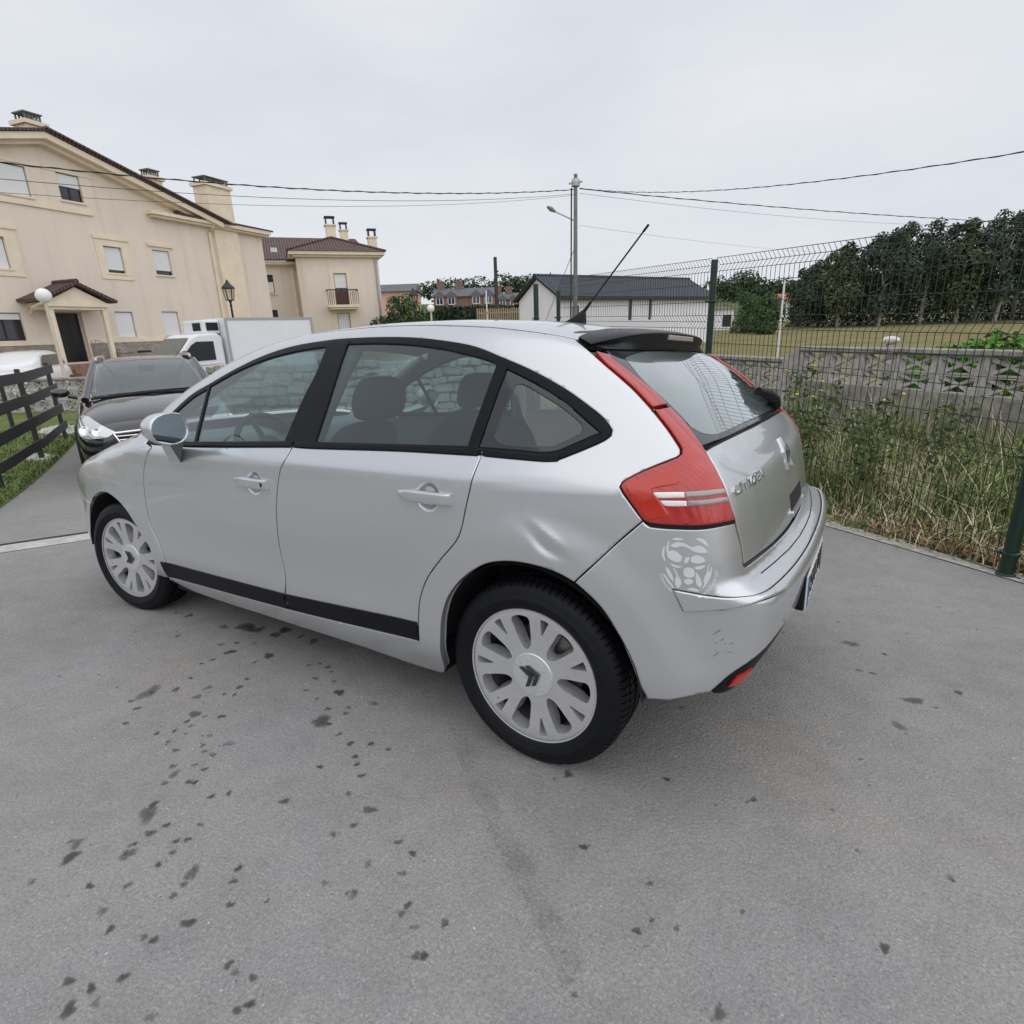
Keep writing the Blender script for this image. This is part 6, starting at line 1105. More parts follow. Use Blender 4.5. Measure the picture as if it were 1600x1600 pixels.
both('front_bumper', fb, (.75, .65, 0), PAINT, car, res=.05)
both('headlamp', [(3.15, .76, .76), (3.3, .66, .80), (3.42, .50, .765), (3.43, .5, .70), (3.3, .68, .70)], (.8, .5, .3), CLEAR, car, off=.006, res=.05)
# ---- tail lamps
lo_, li_ = OUT['lampout'], OUT['lampin']; NL = (-.72, .62, .32)
for mir in (False, True):
    main = pts(lo_[5:], li_[1:7], [OUT['splitL'][1]+[0, 0, -.004]], [OUT['splitL'][0]+[0, 0, -.004]])
    lamp = panel('tail_lamp', main, NL, RED, car, off=.007, hatch=True, mirror=mir, gap=.003, thick=.02, roll=.003, res=.025)
    panel('upper_lens', pts([(-.118, .633, 1.298)], lo_[2:5], [OUT['splitL'][0]+[0, 0, .003]], [OUT['splitL'][1]+[0, 0, .003]], li_[8:], [(-.150, .598, 1.282)]), NL, RED, lamp, off=.007, hatch=True, mirror=mir, gap=.003, thick=.02, roll=.003)
    panel('orange_lens', OUT['orange'], NL, ORANGE, lamp, off=.0082, hatch=True, mirror=mir, gap=0, thick=.002, roll=.0006)
    for nm, k, mm in (('clear_strip', 'wA1', CLEAR), ('smoked_strip', 'wA2', SMOKE), ('clear_strip', 'wB1', CLEAR), ('smoked_strip', 'wB2', SMOKE)):
        panel(nm, OUT[k], NL, mm, lamp, off=.0094, hatch=True, mirror=mir, gap=.0005, thick=.003, roll=.0008, res=.015, step=.01)
    panel('lamp_housing', pts(lo_[1:], li_[1:]), NL, DARK, lamp, off=-.012, hatch=True, mirror=mir, gap=-.004, thick=0, roll=0)
    bt = np.array(lo_[17:]); panel('lamp_base', np.concatenate([bt+[0, 0, .004], bt[::-1]-[0, 0, .008]]), NL, DARK, lamp, off=.002, hatch=True, mirror=mir, gap=0, thick=.004, roll=0)
# ---- tailgate
def sym(P): P = np.array(P, float); return np.concatenate([P, (P[::-1]*[1, -1, 1])[(1 if abs(P[-1][1]) < 1e-6 else 0):(-1 if abs(P[0][1]) < 1e-6 else None)]])
gl = OUT['glow']; gtop = [(-.10, 0, 1.345), (-.10, .3, 1.337), (-.115, .56, 1.31)]
rg = sym(gtop+[tuple(p) for p in li_[:4:-1]]+[tuple(gl[0]+[.0, -.004, .004])]+[tuple(gl[1]), (-.491, .18, 1.047), (-.493, 0, 1.048)])
rc = sym([(-.165, 0, 1.30), (-.165, .3, 1.294), (-.18, .535, 1.275)]+[tuple(p) for p in OUT['rclear'][1:8]]+[(-.472, .2, 1.068), (-.474, 0, 1.068)])
tg = sym([(-.488, 0, 1.045), (-.485, .18, 1.043), tuple(gl[1]+[-.002, 0, -.004]), tuple(li_[4]+[-.003, -.003, -.006])]+[tuple(p+[0, -.003, 0]) for p in li_[3::-1]]+[tuple(p) for p in OUT['hatchL'][1:]]+[(-.60, .56, .727), (-.615, .4, .717), (-.627, .2, .709), (-.630, 0, .707)])
gate = panel('tailgate', tg, (-1, 0, .25), PAINT, car, hatch=True, res=.03, gap=.002)
panel('window_border', rg, (-.6, 0, .8), FRIT, gate, holes=[rc], off=-.001, hatch=True, gap=.003, thick=.008, roll=.001)
panel('rear_window', rc, (-.6, 0, .8), RGLASS, gate, off=-.0015, hatch=True, gap=-.003, thick=0, roll=0)
panel('tailgate_lining', tg, (-1, 0, .25), INTER, gate, off=-.06, hatch=True, thick=0, roll=0, res=.08)
panel('window_rubber', np.concatenate([sym([(-.47, .69, 1.033), tuple(gl[1]+[0, 0, -.001]), (-.49, .18, 1.044), (-.492, 0, 1.045)]), sym([(-.47, .692, 1.029), tuple(gl[1]+[0, 0, -.006]), (-.492, .18, 1.039), (-.494, 0, 1.040)])[::-1]]), (-.8, 0, .6), DARK, gate, off=.0005, hatch=True, gap=0, thick=0, roll=0)
# wiper
w = MB(); a = on_body((-.45, -.47, 1.085), (-.6, 0, .8), .03, True)[0]; b = on_body((-.40, -.30, 1.11), (-.6, 0, .8), .03, True)[0]
w.tube([on_body((-.46, -.50, 1.07), (-.6, 0, .8), .004, True)[0], a], [.03, .026], 10); w.tube([a, (a+b)/2+[-.004, 0, .006], b], [.024, .022, .016], 10)
pass
w.build('rear_wiper', PLAST, gate, autosmooth=50)
# handle recess below the badge
rcs = [(-.61, .085, .800), (-.615, .085, .742), (-.615, -.22, .742), (-.61, -.22, .800)]
panel('handle_recess', rcs, (-1, 0, .2), DARK, gate, off=.0012, hatch=True, gap=0, thick=.002, roll=0)
panel('handle_lip', [(-.61, .10, .742), (-.615, .09, .725), (-.615, -.225, .725), (-.61, -.235, .742)], (-1, 0, .2), PAINT, gate, off=.012, hatch=True, gap=0, thick=.014, roll=.002)
# chevron badge
def chevron(cx, cz, s, y0=0.0):
    return [np.array([(y0+yy*s, cz+zz*s) for yy, zz in poly]) for poly in (
        [(-1, .10), (0, 1.0), (1, .10), (1, -.36), (0, .50), (-1, -.36)], [(-1, -.62), (0, .28), (1, -.62), (1, -1.08), (0, -.22), (-1, -1.08)])]
bd = MB()
for poly in chevron(0, .945, .054):
    top = on_body([(-.6, y, z) for y, z in poly], (-1, 0, .2), .006, True); bot = on_body([(-.6, y, z) for y, z in poly], (-1, 0, .2), -.002, True); n_ = len(poly)
    mid = top.copy(); mid[[1, 4]] += [-.004, 0, 0]
    bd.add(list(mid)+list(bot), [(0, 1, 4, 5), (1, 2, 3, 4)]+[(i, (i+1) % n_, (i+1) % n_+n_, i+n_) for i in range(n_)])
bd.build('badge', CHROME, gate, autosmooth=30)
# lettering on the tailgate
def text_mesh(body, size, spacing=1.0, bold=0.0, ext=.003):
    cu = bpy.data.curves.new('lettering', 'FONT'); cu.body = body; cu.size = size; cu.extrude = ext; cu.space_character = spacing; cu.offset = bold; cu.resolution_u = 3; cu.align_x = 'LEFT'
    ob = bpy.data.objects.new('lettering', cu); COL.objects.link(ob); dg = bpy.context.evaluated_depsgraph_get(); me = bpy.data.meshes.new_from_object(ob.evaluated_get(dg)); bpy.data.objects.remove(ob)
    V = np.array([tuple(v.co) for v in me.vertices]); Fc = [tuple(p.vertices) for p in me.polygons]; bpy.data.meshes.remove(me); return V, Fc
V, Fc = text_mesh('CITROËN', .05, 1.12, .0016); wd_ = V[:, 0].max(); V[:, 0] *= .272/wd_; V[:, 1] *= .74
X = on_body([(-.55, .700-x, .916+y) for x, y, z in V], (-1, 0, .2), 0.0, True); N = grad(X, hatch=True); mesh_obj('lettering', X+N*(V[:, 2]*.7+.002)[:, None], Fc, CHROME, gate)
# ---- rear bumper
NBm = (-.72, .69, .05)
bl = OUT['bumpline']; sk, sl = OUT['skirt'], OUT['skirtlow']
bout = pts([lo_[16]], lo_[17:] - [0, 0, .006], OUT['hatchL'][1:] + [0, .004, 0], [(-.592, .69, .726), (-.606, .56, .719), (-.618, .4, .710), (-.627, .2, .702), (-.63, 0, .700)], [(-.70, 0, .476), (-.70, .2, .476)], sk[::-1], [(-.465, .855, .374)], OUT['archR'][:8:-1], bl[::-1][1:-1])
sx = np.array([(-.3, .8, .7)])
NB2 = (-.66, .55, .52); shx = np.array([(-.69+.09*a*a, a, z) for a in np.arange(.02, .80, .02) for z in np.arange(.640, .715, .006)])
B1, B2 = both('rear_bumper', bout, NB2, PAINT, car, res=.022, gap=.002, extra=shx)
stl = OUT['striplow']
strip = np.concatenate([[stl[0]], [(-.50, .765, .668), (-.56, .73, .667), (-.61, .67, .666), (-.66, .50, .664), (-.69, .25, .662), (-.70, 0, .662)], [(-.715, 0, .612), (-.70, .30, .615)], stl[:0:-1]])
skp = pts([(-.70, 0, .476), (-.70, .2, .476)], sk[::-1], [(-.552, .786, .378), (-.60, .72, .372), (-.635, .62, .372), (-.66, .45, .375), (-.67, 0, .38)])
refl = OUT['refl']+[0, 0, -.012]
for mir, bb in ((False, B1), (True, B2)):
    panel('strip_shadow', strip, NBm, DARK, bb, off=.0012, gap=-.0022, thick=0, mirror=mir, roll=0, res=.018, step=.014)  # dark sheet behind the bumper strip, painting its shadow line
    panel('bumper_strip', strip, NBm, PAINT, bb, off=.0085, gap=.0, thick=.010, mirror=mir, roll=.003, res=.018, step=.014)
    panel('bumper_skirt', skp, NBm, PLAST, bb, off=-.004, gap=.002, thick=.012, mirror=mir)
    panel('reflector', refl, NBm, RED, bb, off=.003, gap=0, thick=.008, mirror=mir, roll=.001)
# grooves along the bumper shelf
for (p0) in ([(-.622, .62, .69), (-.640, .50, .69), (-.656, .33, .68), (-.668, .15, .68), (-.670, 0, .68)],):
    P = np.array(p0); P = np.concatenate([P, (P[::-1]*[1, -1, 1])[1:]]); A = on_body(P, (-.5, 0, .9), .0006); Bq = on_body(P+[.0035, 0, .0015], (-.5, 0, .9), .0006)
    mesh_obj('shelf_groove', np.concatenate([A, Bq]), [(i, i+1, len(A)+i+1, len(A)+i) for i in range(len(A)-1)], DARK, B1)
# number plate
pl = MB(); pl.box((-.7115, -.26, .462), (-.706, .26, .572), 0); pl.box((-.7135, .222, .465), (-.7116, .257, .569), 1)
plo = pl.build('number_plate', None, car, mats=[PLATE, BLUE], bevel=.002)
for k, (ch, u0) in enumerate(zip('7568DNJ', (.0, .058, .116, .174, .262, .328, .394))):
    V, Fc = text_mesh(ch, .102, 1.0, .0012, .0008); V[:, 0] -= V[:, 0].min(); V[:, 0] *= .046/max(V[:, 0].max(), .02) if ch != 'J' else .040/V[:, 0].max(); mesh_obj('plate_character', [(-.7128-z, .207-u0-x, .483+y*1.05) for x, y, z in V], Fc, INK, plo)
MB().box((-.7058, -.268, .455), (-.680, .268, .577)).build('plate_holder', PLAST, plo, bevel=.004)
# ---- spoiler
panel('tailgate_header', rf2, (-.2, 0, 1), PAINT, gate, res=.03, gap=.001, off=-.0005)
NY = 33; sec = []
for i in range(NY):
    y = -.585+1.17*i/(NY-1); q = abs(y)/.585; k = max(0.0, 1-q**3.2)
    fx = -.018-.03*q**4; A = on_body((fx, y, 1.40), (0, 0, 1), .004, False)[0]
    xb = -.085-.105*k**.8; zb = A[2]-(.016-.000*k)*(1 if q < .8 else 1+.2*(q-.8)/.2)
    D_ = on_body((-.16, y*.985, 1.29-.006*q), (-.6, 0, .8), .004, True)[0] if q < .98 else np.array([-.10, y, 1.305])
    D_ = on_body((-.13-.03*k, y*.985, 1.300), (-.6, 0, .8), .003, True)[0]
    Bt = np.array([xb, y, zb]); Ct = np.array([xb+.006, y, zb-.010-.022*k]); mid = (A+Bt)/2+[0, 0, .010*k]
    sec.append([A-[0, 0, .012], A, A*.6+Bt*.4+[0, 0, .009*k], A*.25+Bt*.75+[0, 0, .007*k], Bt, Bt-[.003, 0, .004], Ct, (Ct+D_)/2+[.0, 0, .004], D_])
sec = np.array(sec); ns = sec.shape[1]
sp = mesh_obj('spoiler', sec.reshape(-1, 3), [(i*ns+j, (i+1)*ns+j, (i+1)*ns+j+1, i*ns+j+1) for i in range(NY-1) for j in range(ns-1)]+[tuple(range(ns)), tuple(reversed(range((NY-1)*ns, NY*ns)))], mat('spoiler_black', (.009, .0095, .012), .42, 0, spec=.3), car, True)
sp.data.set_sharp_from_angle(angle=math.radians(38))
cb_ = MB(); c0 = sec[NY//2][5]; cb_.box((c0[0]-.003, -.15, c0[2]-.024), (c0[0]+.01, .15, c0[2]-.006)); cb_.build('brake_light', SMOKE, sp, bevel=.003)
# ---- aerial
ae = MB(); p0 = on_body((.25, 0, 1.45), (0, 0, 1))[0]
for i, (dx, w_, h_) in enumerate(((.05, .012, .006), (.02, .018, .016), (-.02, .022, .030), (-.045, .020, .048), (-.06, .012, .050))): pass
ax = [(.055, .008, .004), (.03, .016, .014), (0, .020, .028), (-.03, .019, .046), (-.045, .012, .052)]; V = []; Fc = []
for dx, w_, h_ in ax:
    for j in range(9):
        t = math.pi*j/8; V.append((p0[0]+dx, w_*math.cos(t), p0[2]-.006+(h_+.006)*math.sin(t)))
Fc = [(i*9+j, (i+1)*9+j, (i+1)*9+j+1, i*9+j+1) for i in range(4) for j in range(8)]+[tuple(range(36, 45)), tuple(reversed(range(9)))]
ae.add(V, Fc); q0 = Vector((p0[0]-.035, 0, p0[2]+.036)); q1 = Vector((-.055, 0, 1.765)); dr = (q1-q0).normalized()
ae.tube([q0, q0+dr*.05], [.008, .006], 8); ae.tube([q0+dr*.05, q1-dr*.03], .0032, 6); ae.tube([q1-dr*.03, q1], [.0045, .0045], 6)
ae.build('aerial', PLAST, car, autosmooth=50)
# ---- door mirrors
def mirror(c, mir):
    M_ = Matrix.Translation(Vector(c)); V = []; Fc = []; nu, nv = 18, 9; ou = []
    def shape(a): # outline of the mirror face: half-width .088, half-height .058, flatter bottom outside corner
        return (.080*math.copysign(abs(math.cos(a))**.85, math.cos(a)), .068*math.copysign(abs(math.sin(a))**.85, math.sin(a))*(1.0-.14*math.cos(a)*(1 if math.sin(a) > 0 else .1)))
    for i in range(nv):
        t = i/(nv-1); s = math.cos(t*math.pi/2*.985)**.45 if i else 1.0; dx = .105*math.sin(t*math.pi/2)
        for j in range(nu):
            y, z = shape(2*math.pi*j/nu); V.append((dx, y*s, z*s+.008*dx/.1))
    for i in range(nv-1):
        for j in range(nu): Fc.append((i*nu+j, i*nu+(j+1) % nu, (i+1)*nu+(j+1) % nu, (i+1)*nu+j))
    Fc.append(tuple(range((nv-1)*nu, nv*nu)))
    k = len(V)   # rim going in
    for s, dx in ((.94, -.006), (.88, .010)):
        for j in range(nu):
            y, z = shape(2*math.pi*j/nu); V.append((dx, y*s, z*s))
    for a, b in ((0, k), (k, k+nu)):
        for j in range(nu): Fc.append((b+j, b+(j+1) % nu, a+(j+1) % nu, a+j))
    sgn = -1 if mir else 1; ang = math.radians(4)
    R_ = lambda p: (c[0]+p[0]*math.cos(ang)+p[1]*math.sin(ang)*.0, sgn*(c[1]+p[1]+p[0]*.12), c[2]+p[2])
    mb = MB(); mb.add([R_(p) for p in V], Fc)
    # foot, reaching the door at the belt line
    f0 = [(c[0]+.004, c[1]-.05, c[2]-.056), (c[0]+.085, c[1]-.05, c[2]-.045), (c[0]+.085, c[1]+.012, c[2]-.045), (c[0]+.004, c[1]+.012, c[2]-.056)]
    f1 = [(c[0]+.155, .862, c[2]-.100), (c[0]+.262, .862, c[2]-.100), (c[0]+.255, .874, c[2]-.164), (c[0]+.158, .875, c[2]-.166)]
    q = [(x, sgn*y, z) for x, y, z in f0+f1]; mb.add(q, [(0, 1, 2, 3), (4, 5, 6, 7), (0, 1, 5, 4), (1, 2, 6, 5), (2, 3, 7, 6), (3, 0, 4, 7)])
    o = mb.build('door_mirror', PAINT, DOORS[mir][0], autosmooth=45)
    g = MB(); gv = [R_((.004, y*.9, z*.9)) for y, z in (shape(2*math.pi*j/36) for j in range(36))]; g.add(gv, [tuple(range(36))]); g.build('mirror_glass', MIRR, o)
    s2 = MB(); s2.add([(x-.0015, sgn*y, z) for x, y, z in (f0[0], f0[3], f1[3], f1[0])], [(0, 1, 2, 3)]); s2.build('mirror_foot_trim', INTER, o)
mirror((1.655, .978, 1.063), False); mirror((1.87, .965, 1.085), True)
# ---- wheels
def make_wheel():
    # local: axle along y, outer face +y
    R = .316; W_ = .205; N = 96; V = []; Fc = []; fmx = []
    prof = [(.226, .083), (.233, .092), (.246, .098), (.262, .1015), (.266, .1035), (.269, .1015), (.284, .0985), (.298, .092), (.307, .084), (.3125, .076), (.3150, .060), (.3155, .046), (.3085, .0455), (.3085, .0375), (.3160, .037), (.3162, .006), (.3090, .0055), (.3090, -.0055), (.3162, -.006), (.316, -.037), (.3085, -.0375), (.3085, -.0455), (.3155, -.046), (.3150, -.06), (.3125, -.076), (.307, -.084), (.298, -.092), (.262, -.1015), (.226, -.083)]
    nseg = N*2; np_ = len(prof)
    for j in range(nseg):
        t = 2*math.pi*(j//2+(.70 if j % 2 else 0.0))/N
        for i, (r, y) in enumerate(prof):
            V.append((r*math.cos(t), y, r*math.sin(t)))
    # sipes: pull the narrow gap segments in over the outer blocks
    for j in range(nseg):
        for i in range(np_-1):
            a = j*np_+i; b = ((j+1) % nseg)*np_+i; Fc.append((a, a+1, b+1, b))
    V2 = list(V); base = len(V2); extra_f = []
    mb = MB(); mb.add(V, Fc)
    tyre_bm = mb
    # carve: for gap faces on shoulder/tread, make small dark notches by lowering midpoints
    t_ = []
    for j in range(1, nseg, 2):
        ta = 2*math.pi*(j//2+.70)/N; tb = 2*math.pi*(j//2+1)/N; tm = (ta+tb)/2
        for (y0, y1, r0, r1) in ((.093, .050, .2985, .3156), (.036, .008, .3161, .3163), (-.008, -.036, .3163, .3161), (-.050, -.093, .3156, .2985)):
            t_.append((ta, tb, y0, y1))
    return mb
def wheel_parts():
    R_ = {}
    # tyre with real lateral grooves: separate rings of blocks
    N = 84; V = []; Fc = []
    side = [(.222, .080), (.231, .090), (.244, .0965), (.258, .1000), (.261, .1018), (.2645, .1018), (.267, .0998), (.281, .0972), (.294, .0915), (.301, .0865)]
    crown_o = [(.301, .0865), (.3085, .0795), (.3130, .070), (.3148, .060), (.3153, .0485)]
    mb = MB(); Mx = Matrix.Rotation(-math.pi/2, 4, 'X')
    mb.lathe(side, 96, Mx); mb.lathe([(r, -y) for r, y in side], 96, Mx)
    mb.lathe([(.301, .0865), (.3045, .078), (.3075, .062), (.3080, .0), (.3075, -.062), (.3045, -.078), (.301, -.0865)], 96, Mx)   # carcass
    for i in range(N):      # shoulder and rib blocks
        a0 = 2*math.pi*i/N; a1 = a0+2*math.pi/N*.80
        for sgn in (1, -1):
            for prof, da in ((crown_o, 0.0), ([(.3050, .0405), (.3156, .0400), (.3160, .0085), (.3050, .0080)], .35)):
                aa0, aa1 = a0+da*2*math.pi/N, a1+da*2*math.pi/N; v = []
                for a in (aa0, aa1):
                    for k, (r, y) in enumerate(prof):
                        sk_ = -.022*(abs(y)-.05) if len(prof) == 5 else .10*(y-.02)*sgn*.8
                        v.append((r*math.cos(a+sk_*3), sgn*y, r*math.sin(a+sk_*3)))
                n = len(prof); f = [(k, k+1, n+k+1, n+k) for k in range(n-1)]
                if n == 5:
                    vi = len(v); 
                    for a in (aa0, aa1): v.append((.3035*math.cos(a), sgn*.0485, .3035*math.sin(a)))
                    f += [(4, vi, vi+1, 9), tuple(range(5))+(vi,), tuple(range(5, 10))+(vi+1,)]
                else: f += [tuple(range(4)), tuple(range(4, 8))]
                mb.add(v, f)
    R_['tyre'] = mb
    # spoke face with seven windows and seven notches
    pol = lambda r, a: (r*math.cos(math.radians(a)), r*math.sin(math.radians(a)))
    outer = np.array([pol(.2265, a) for a in np.arange(0, 360, 3)]); holes = []
    for k in range(7):
        c = 360/7*k+8; w0, w1 = 8.5, 10.5
        ca, sa = math.cos(math.radians(c)), math.sin(math.radians(c)); h = [(u*ca-v*sa, u*sa+v*ca) for u, v in ((.090, -.006), (.087, 0), (.090, .007), (.096, .0125), (.106, .0195), (.13, .026), (.165, .033), (.188, .037), (.198, .032), (.2035, .017), (.206, 0), (.2035, -.016), (.198, -.027), (.188, -.031), (.165, -.027), (.13, -.022), (.106, -.017), (.096, -.012))]
        holes.append(np.array(h))
        c2 = c+360/14+1.0; holes.append(np.array([pol(.150, c2-.8), pol(.150, c2+.8), pol(.206, c2+4.2), pol(.2075, c2), pol(.206, c2-4.2)]))
    loops = [outer]+holes; B = np.concatenate(loops); edges = []; k = 0
    for q in loops: edges += [(k+i, k+(i+1) % len(q)) for i in range(len(q))]; k += len(q)
    I = np.array([pol(r, a) for r in (.03, .055, .08, .095, .135, .17, .19, .215) for a in np.arange(0, 360, 7)]); ok = np.ones(len(I), bool)
    for h in holes: ok &= ~inpoly(I, h)
    I = I[ok]; I = I[np.array([((B-p)**2).sum(1).min() > .004**2 for p in I])]
    r = delaunay_2d_cdt([Vector(p) for p in np.concatenate([B, I])], edges, [], 0, 1e-6); V2 = np.array([tuple(p) for p in r[0]]); T = np.array([f for f in r[2] if len(f) == 3]); cen = V2[T].mean(1); good = inpoly(cen, outer)
    for h in holes: good &= ~inpoly(cen, h)
    T = T[good]; rr = np.hypot(V2[:, 0], V2[:, 1]); yy = np.interp(rr, [0, .07, .10, .16, .205, .222, .2265], [.074, .075, .075, .079, .0845, .0870, .084])
    F3 = np.stack([V2[:, 0], yy, V2[:, 1]], 1); Bk = F3-[0, .042, 0]
    # windows narrow inwards: back edge of each hole is smaller
    mb = MB(); n = len(F3); t0 = T[0]; s = np.cross(F3[t0[1]]-F3[t0[0]], F3[t0[2]]-F3[t0[0]])[1]; T = T if s > 0 else T[:, ::-1]
    ec = {(a, b) for q in T for a, b in ((q[0], q[1]), (q[1], q[2]), (q[2], q[0]))}; bd_ = [(a, b) for a, b in ec if (b, a) not in ec]
    hc = [h.mean(0) for h in holes]; Bk2 = Bk.copy()
    for i in {i for e in bd_ for i in e}:
        if rr[i] < .22:
            c = min(hc, key=lambda c: ((c-V2[i])**2).sum()); v = c-V2[i]; L_ = np.linalg.norm(v); m_ = min(.006, L_*.35)*v/L_; Bk2[i] += [m_[0], 0, m_[1]]
    mid = F3-[0, .003, 0]
    mb.add(np.concatenate([F3, Bk2]), [tuple(q) for q in T]+[(b, a, n+a, n+b) for a, b in bd_])
    mb.lathe([(.2225, .088), (.2275, .0895), (.2285, .086), (.222, .079), (.206, .064)], 72, Mx); mb.lathe([(.206, .064), (.200, .04), (.197, -.06), (.215, -.085)], 72, Mx, 1)
    R_['wheel'] = mb
    R_['brake_disc'] = MB().lathe([(.0, .012), (.145, .012), (.145, -.01), (0, -.01)], 40, Mx).lathe([(.0, .05), (.06, .05), (.07, .012)], 30, Mx)
    inner = MB().lathe([(.196, -.055), (.0, -.06)], 40, Mx)
    R_['wheel_back'] = inner
    cap = MB(); cap.lathe([(.0735, .070), (.0735, .0768), (.0715, .0782), (.04, .0800), (.0, .0806)], 48, Mx, 0)
    for poly in chevron(0, 0, .034):
        q = [(y, .0845, z) for y, z in poly]+[(y, .079, z) for y, z in poly]; q[1] = (q[1][0], .090, q[1][2]); q[4] = (q[4][0], .090, q[4][2]); n_ = 6
        cap.add(q, [(0, 1, 4, 5), (1, 2, 3, 4)]+[(i, (i+1) % 6, (i+1) % 6+6, i+6) for i in range(6)], 1)
        e = [(y*1.0, .0842, z) for y, z in poly]
    R_['hub_cap'] = cap
    for k in range(5):
        pass
    return R_
WP = wheel_parts()
proto = None
for (x, s, steer, rot) in ((0, 1, 0, -70), (2.608, 1, 8.5, -95), (0, -1, 0, 0), (2.608, -1, 8.5, 10)):
    if proto is None:
        wh = WP['wheel'].build('wheel', None, car, mats=[ALLOY, mat('wheel_barrel', (.10, .10, .105), .5, .4)], autosmooth=35)
        WP['tyre'].build('tyre', RUBBER, wh, autosmooth=40)
        WP['brake_disc'].build('brake_disc', STEEL, wh, autosmooth=40); WP['wheel_back'].build('wheel_back', DARK, wh)
        WP['hub_cap'].build('hub_cap', None, wh, mats=[CAPM, mat('cap_emblem', (.09, .095, .10), .25, .8)], autosmooth=30)
        vl = MB(); vl.tube([(.185*math.cos(math.radians(248)), .06, .185*math.sin(math.radians(248))), (.178*math.cos(math.radians(248)), .082, .178*math.sin(math.radians(248)))], .004, 8); vl.build('tyre_valve', mat('brass', (.45, .28, .14), .4, .8), wh)
        proto = wh
    else:
        wh = copy_tree(proto, car)
    wh.location = (x, s*.755, .310); wh.rotation_mode = 'XYZ'
    wh.rotation_euler = (0, math.radians(rot), math.radians(steer)+(math.pi if s < 0 else 0))
# wheel houses and underbody
for x in (0, 2.608):
    for s in (1, -1):
        wb = MB(); V = []; nn = 22
        for i in range(nn+1):
            a = math.radians(4+172*i/nn)
            for y in (.52, .862): V.append((x+.372*math.cos(a), s*y, .315+.372*math.sin(a)))
        wb.add(V, [(2*i, 2*i+1, 2*i+3, 2*i+2) for i in range(nn)]); k = len(wb.v)
        wb.add([(x+.372*math.cos(math.radians(4+172*i/nn)), s*.52, .315+.372*math.sin(math.radians(4+172*i/nn))) for i in range(nn+1)], [tuple(range(nn+1))])
        wb.build('wheel_house', DARK, car)
ub = MB(); ub.box((.40, -.80, .19), (2.20, .80, .26)); ub.box((-.45, -.50, .24), (3.3, .50, .33)); ub.box((-.50, -.60, .42), (-.38, .60, .60)); ub.build('underbody', DARK, car)
# ---- interior
fl = MB(); fl.box((-.5, -.62, .33), (2.4, .62, .38)); fl.build('cabin_floor', DARK, car)
def cushion(name, secs, m, parent, sub=2):
    V = []; Fc = []; n = len(secs[0])
    for s_ in secs: V += s_
    for i in range(len(secs)-1):
        for j in range(n): Fc.append((i*n+j, i*n+(j+1) % n, (i+1)*n+(j+1) % n, (i+1)*n+j))
    Fc += [tuple(range(n)), tuple(reversed(range((len(secs)-1)*n, len(secs)*n)))]
    mb = MB(); mb.add(V, Fc); o = mb.build(name, m, parent, True); md = o.modifiers.new('s', 'SUBSURF'); md.levels = md.render_levels = sub; return o
def rsec(cx, cy, z, hx, hy, lean=0): return [(cx-hx, cy-hy, z), (cx-hx, cy, z), (cx-hx, cy+hy, z), (cx, cy+hy*1.05, z), (cx+hx, cy+hy, z), (cx+hx, cy, z), (cx+hx, cy-hy, z), (cx, cy-hy*1.05, z)]
for y in (.37, -.37):
    s = cushion('front_seat', [rsec(1.36, y, .50, .07, .20), rsec(1.31, y, .62, .075, .235), rsec(1.24, y, .80, .07, .235), rsec(1.15, y, .98, .055, .20), rsec(1.11, y, 1.06, .035, .13)], SEAT, car)
    cushion('seat_cushion', [rsec(1.55, y, .42, .27, .23), rsec(1.55, y, .52, .28, .25), rsec(1.56, y, .58, .24, .21)], SEAT, s)
    cushion('headrest', [rsec(1.055, y, 1.055, .03, .10), rsec(1.045, y, 1.09, .055, .135), rsec(1.03, y, 1.16, .055, .14), rsec(1.02, y, 1.225, .045, .12), rsec(1.015, y, 1.25, .02, .08)], SEAT, s)
bs = cushion('rear_bench', [rsec(.36, 0, .45, .08, .56), rsec(.30, 0, .62, .085, .60), rsec(.20, 0, .85, .07, .60), rsec(.15, 0, .96, .04, .56)], SEAT, car)
cushion('bench_cushion', [rsec(.58, 0, .42, .26, .58), rsec(.58, 0, .53, .27, .60), rsec(.58, 0, .58, .23, .55)], SEAT, bs)
for y in (.36, -.36): cushion('headrest', [rsec(.14, y, .955, .03, .10), rsec(.13, y, 1.0, .045, .13), rsec(.115, y, 1.07, .04, .12), rsec(.11, y, 1.09, .02, .08)], SEAT, bs)
ps = MB(); ps.box((-.42, -.58, .93), (.02, .58, .95)); ps.build('parcel_shelf', SEAT, car)
da = MB(); da.prism([(2.05, .55), (2.02, .86), (2.10, .96), (2.28, .99), (2.50, .965), (2.50, .55)], -.66, .66); da.build('dashboard', mat('dashboard_grey', (.23, .25, .24), .6), car, bevel=.02)
db = MB(); db.prism([(2.06, .95), (2.02, 1.005), (2.24, 1.02), (2.30, .98)], -.16, .16); db.build('instrument_hood', DARK, car, bevel=.012)
stw = MB(); Ms = Matrix.Translation((1.86, .37, .90))@Matrix.Rotation(math.radians(-64), 4, 'Y')
ring_ = [(Ms@Vector((.185*math.cos(2*math.pi*i/32), .185*math.sin(2*math.pi*i/32), 0))) for i in range(33)]; stw.tube(ring_, .016, 8, cap=False)
for a in (15, 165, 270): stw.tube([Ms@Vector((.05*math.cos(math.radians(a)), .05*math.sin(math.radians(a)), -.01)), Ms@Vector((.18*math.cos(math.radians(a)), .18*math.sin(math.radians(a)), 0))], .014, 6)
stw.lathe([(0, .02), (.06, .018), (.075, -.01), (.07, -.04), (0, -.05)], 20, Ms); stw.tube([Ms@Vector((0, 0, -.03)), Ms@Vector((0, 0, -.3))], .03, 8)
stw.build('steering_wheel', mat('wheel_leather', (.02, .02, .022), .5), car, autosmooth=50)
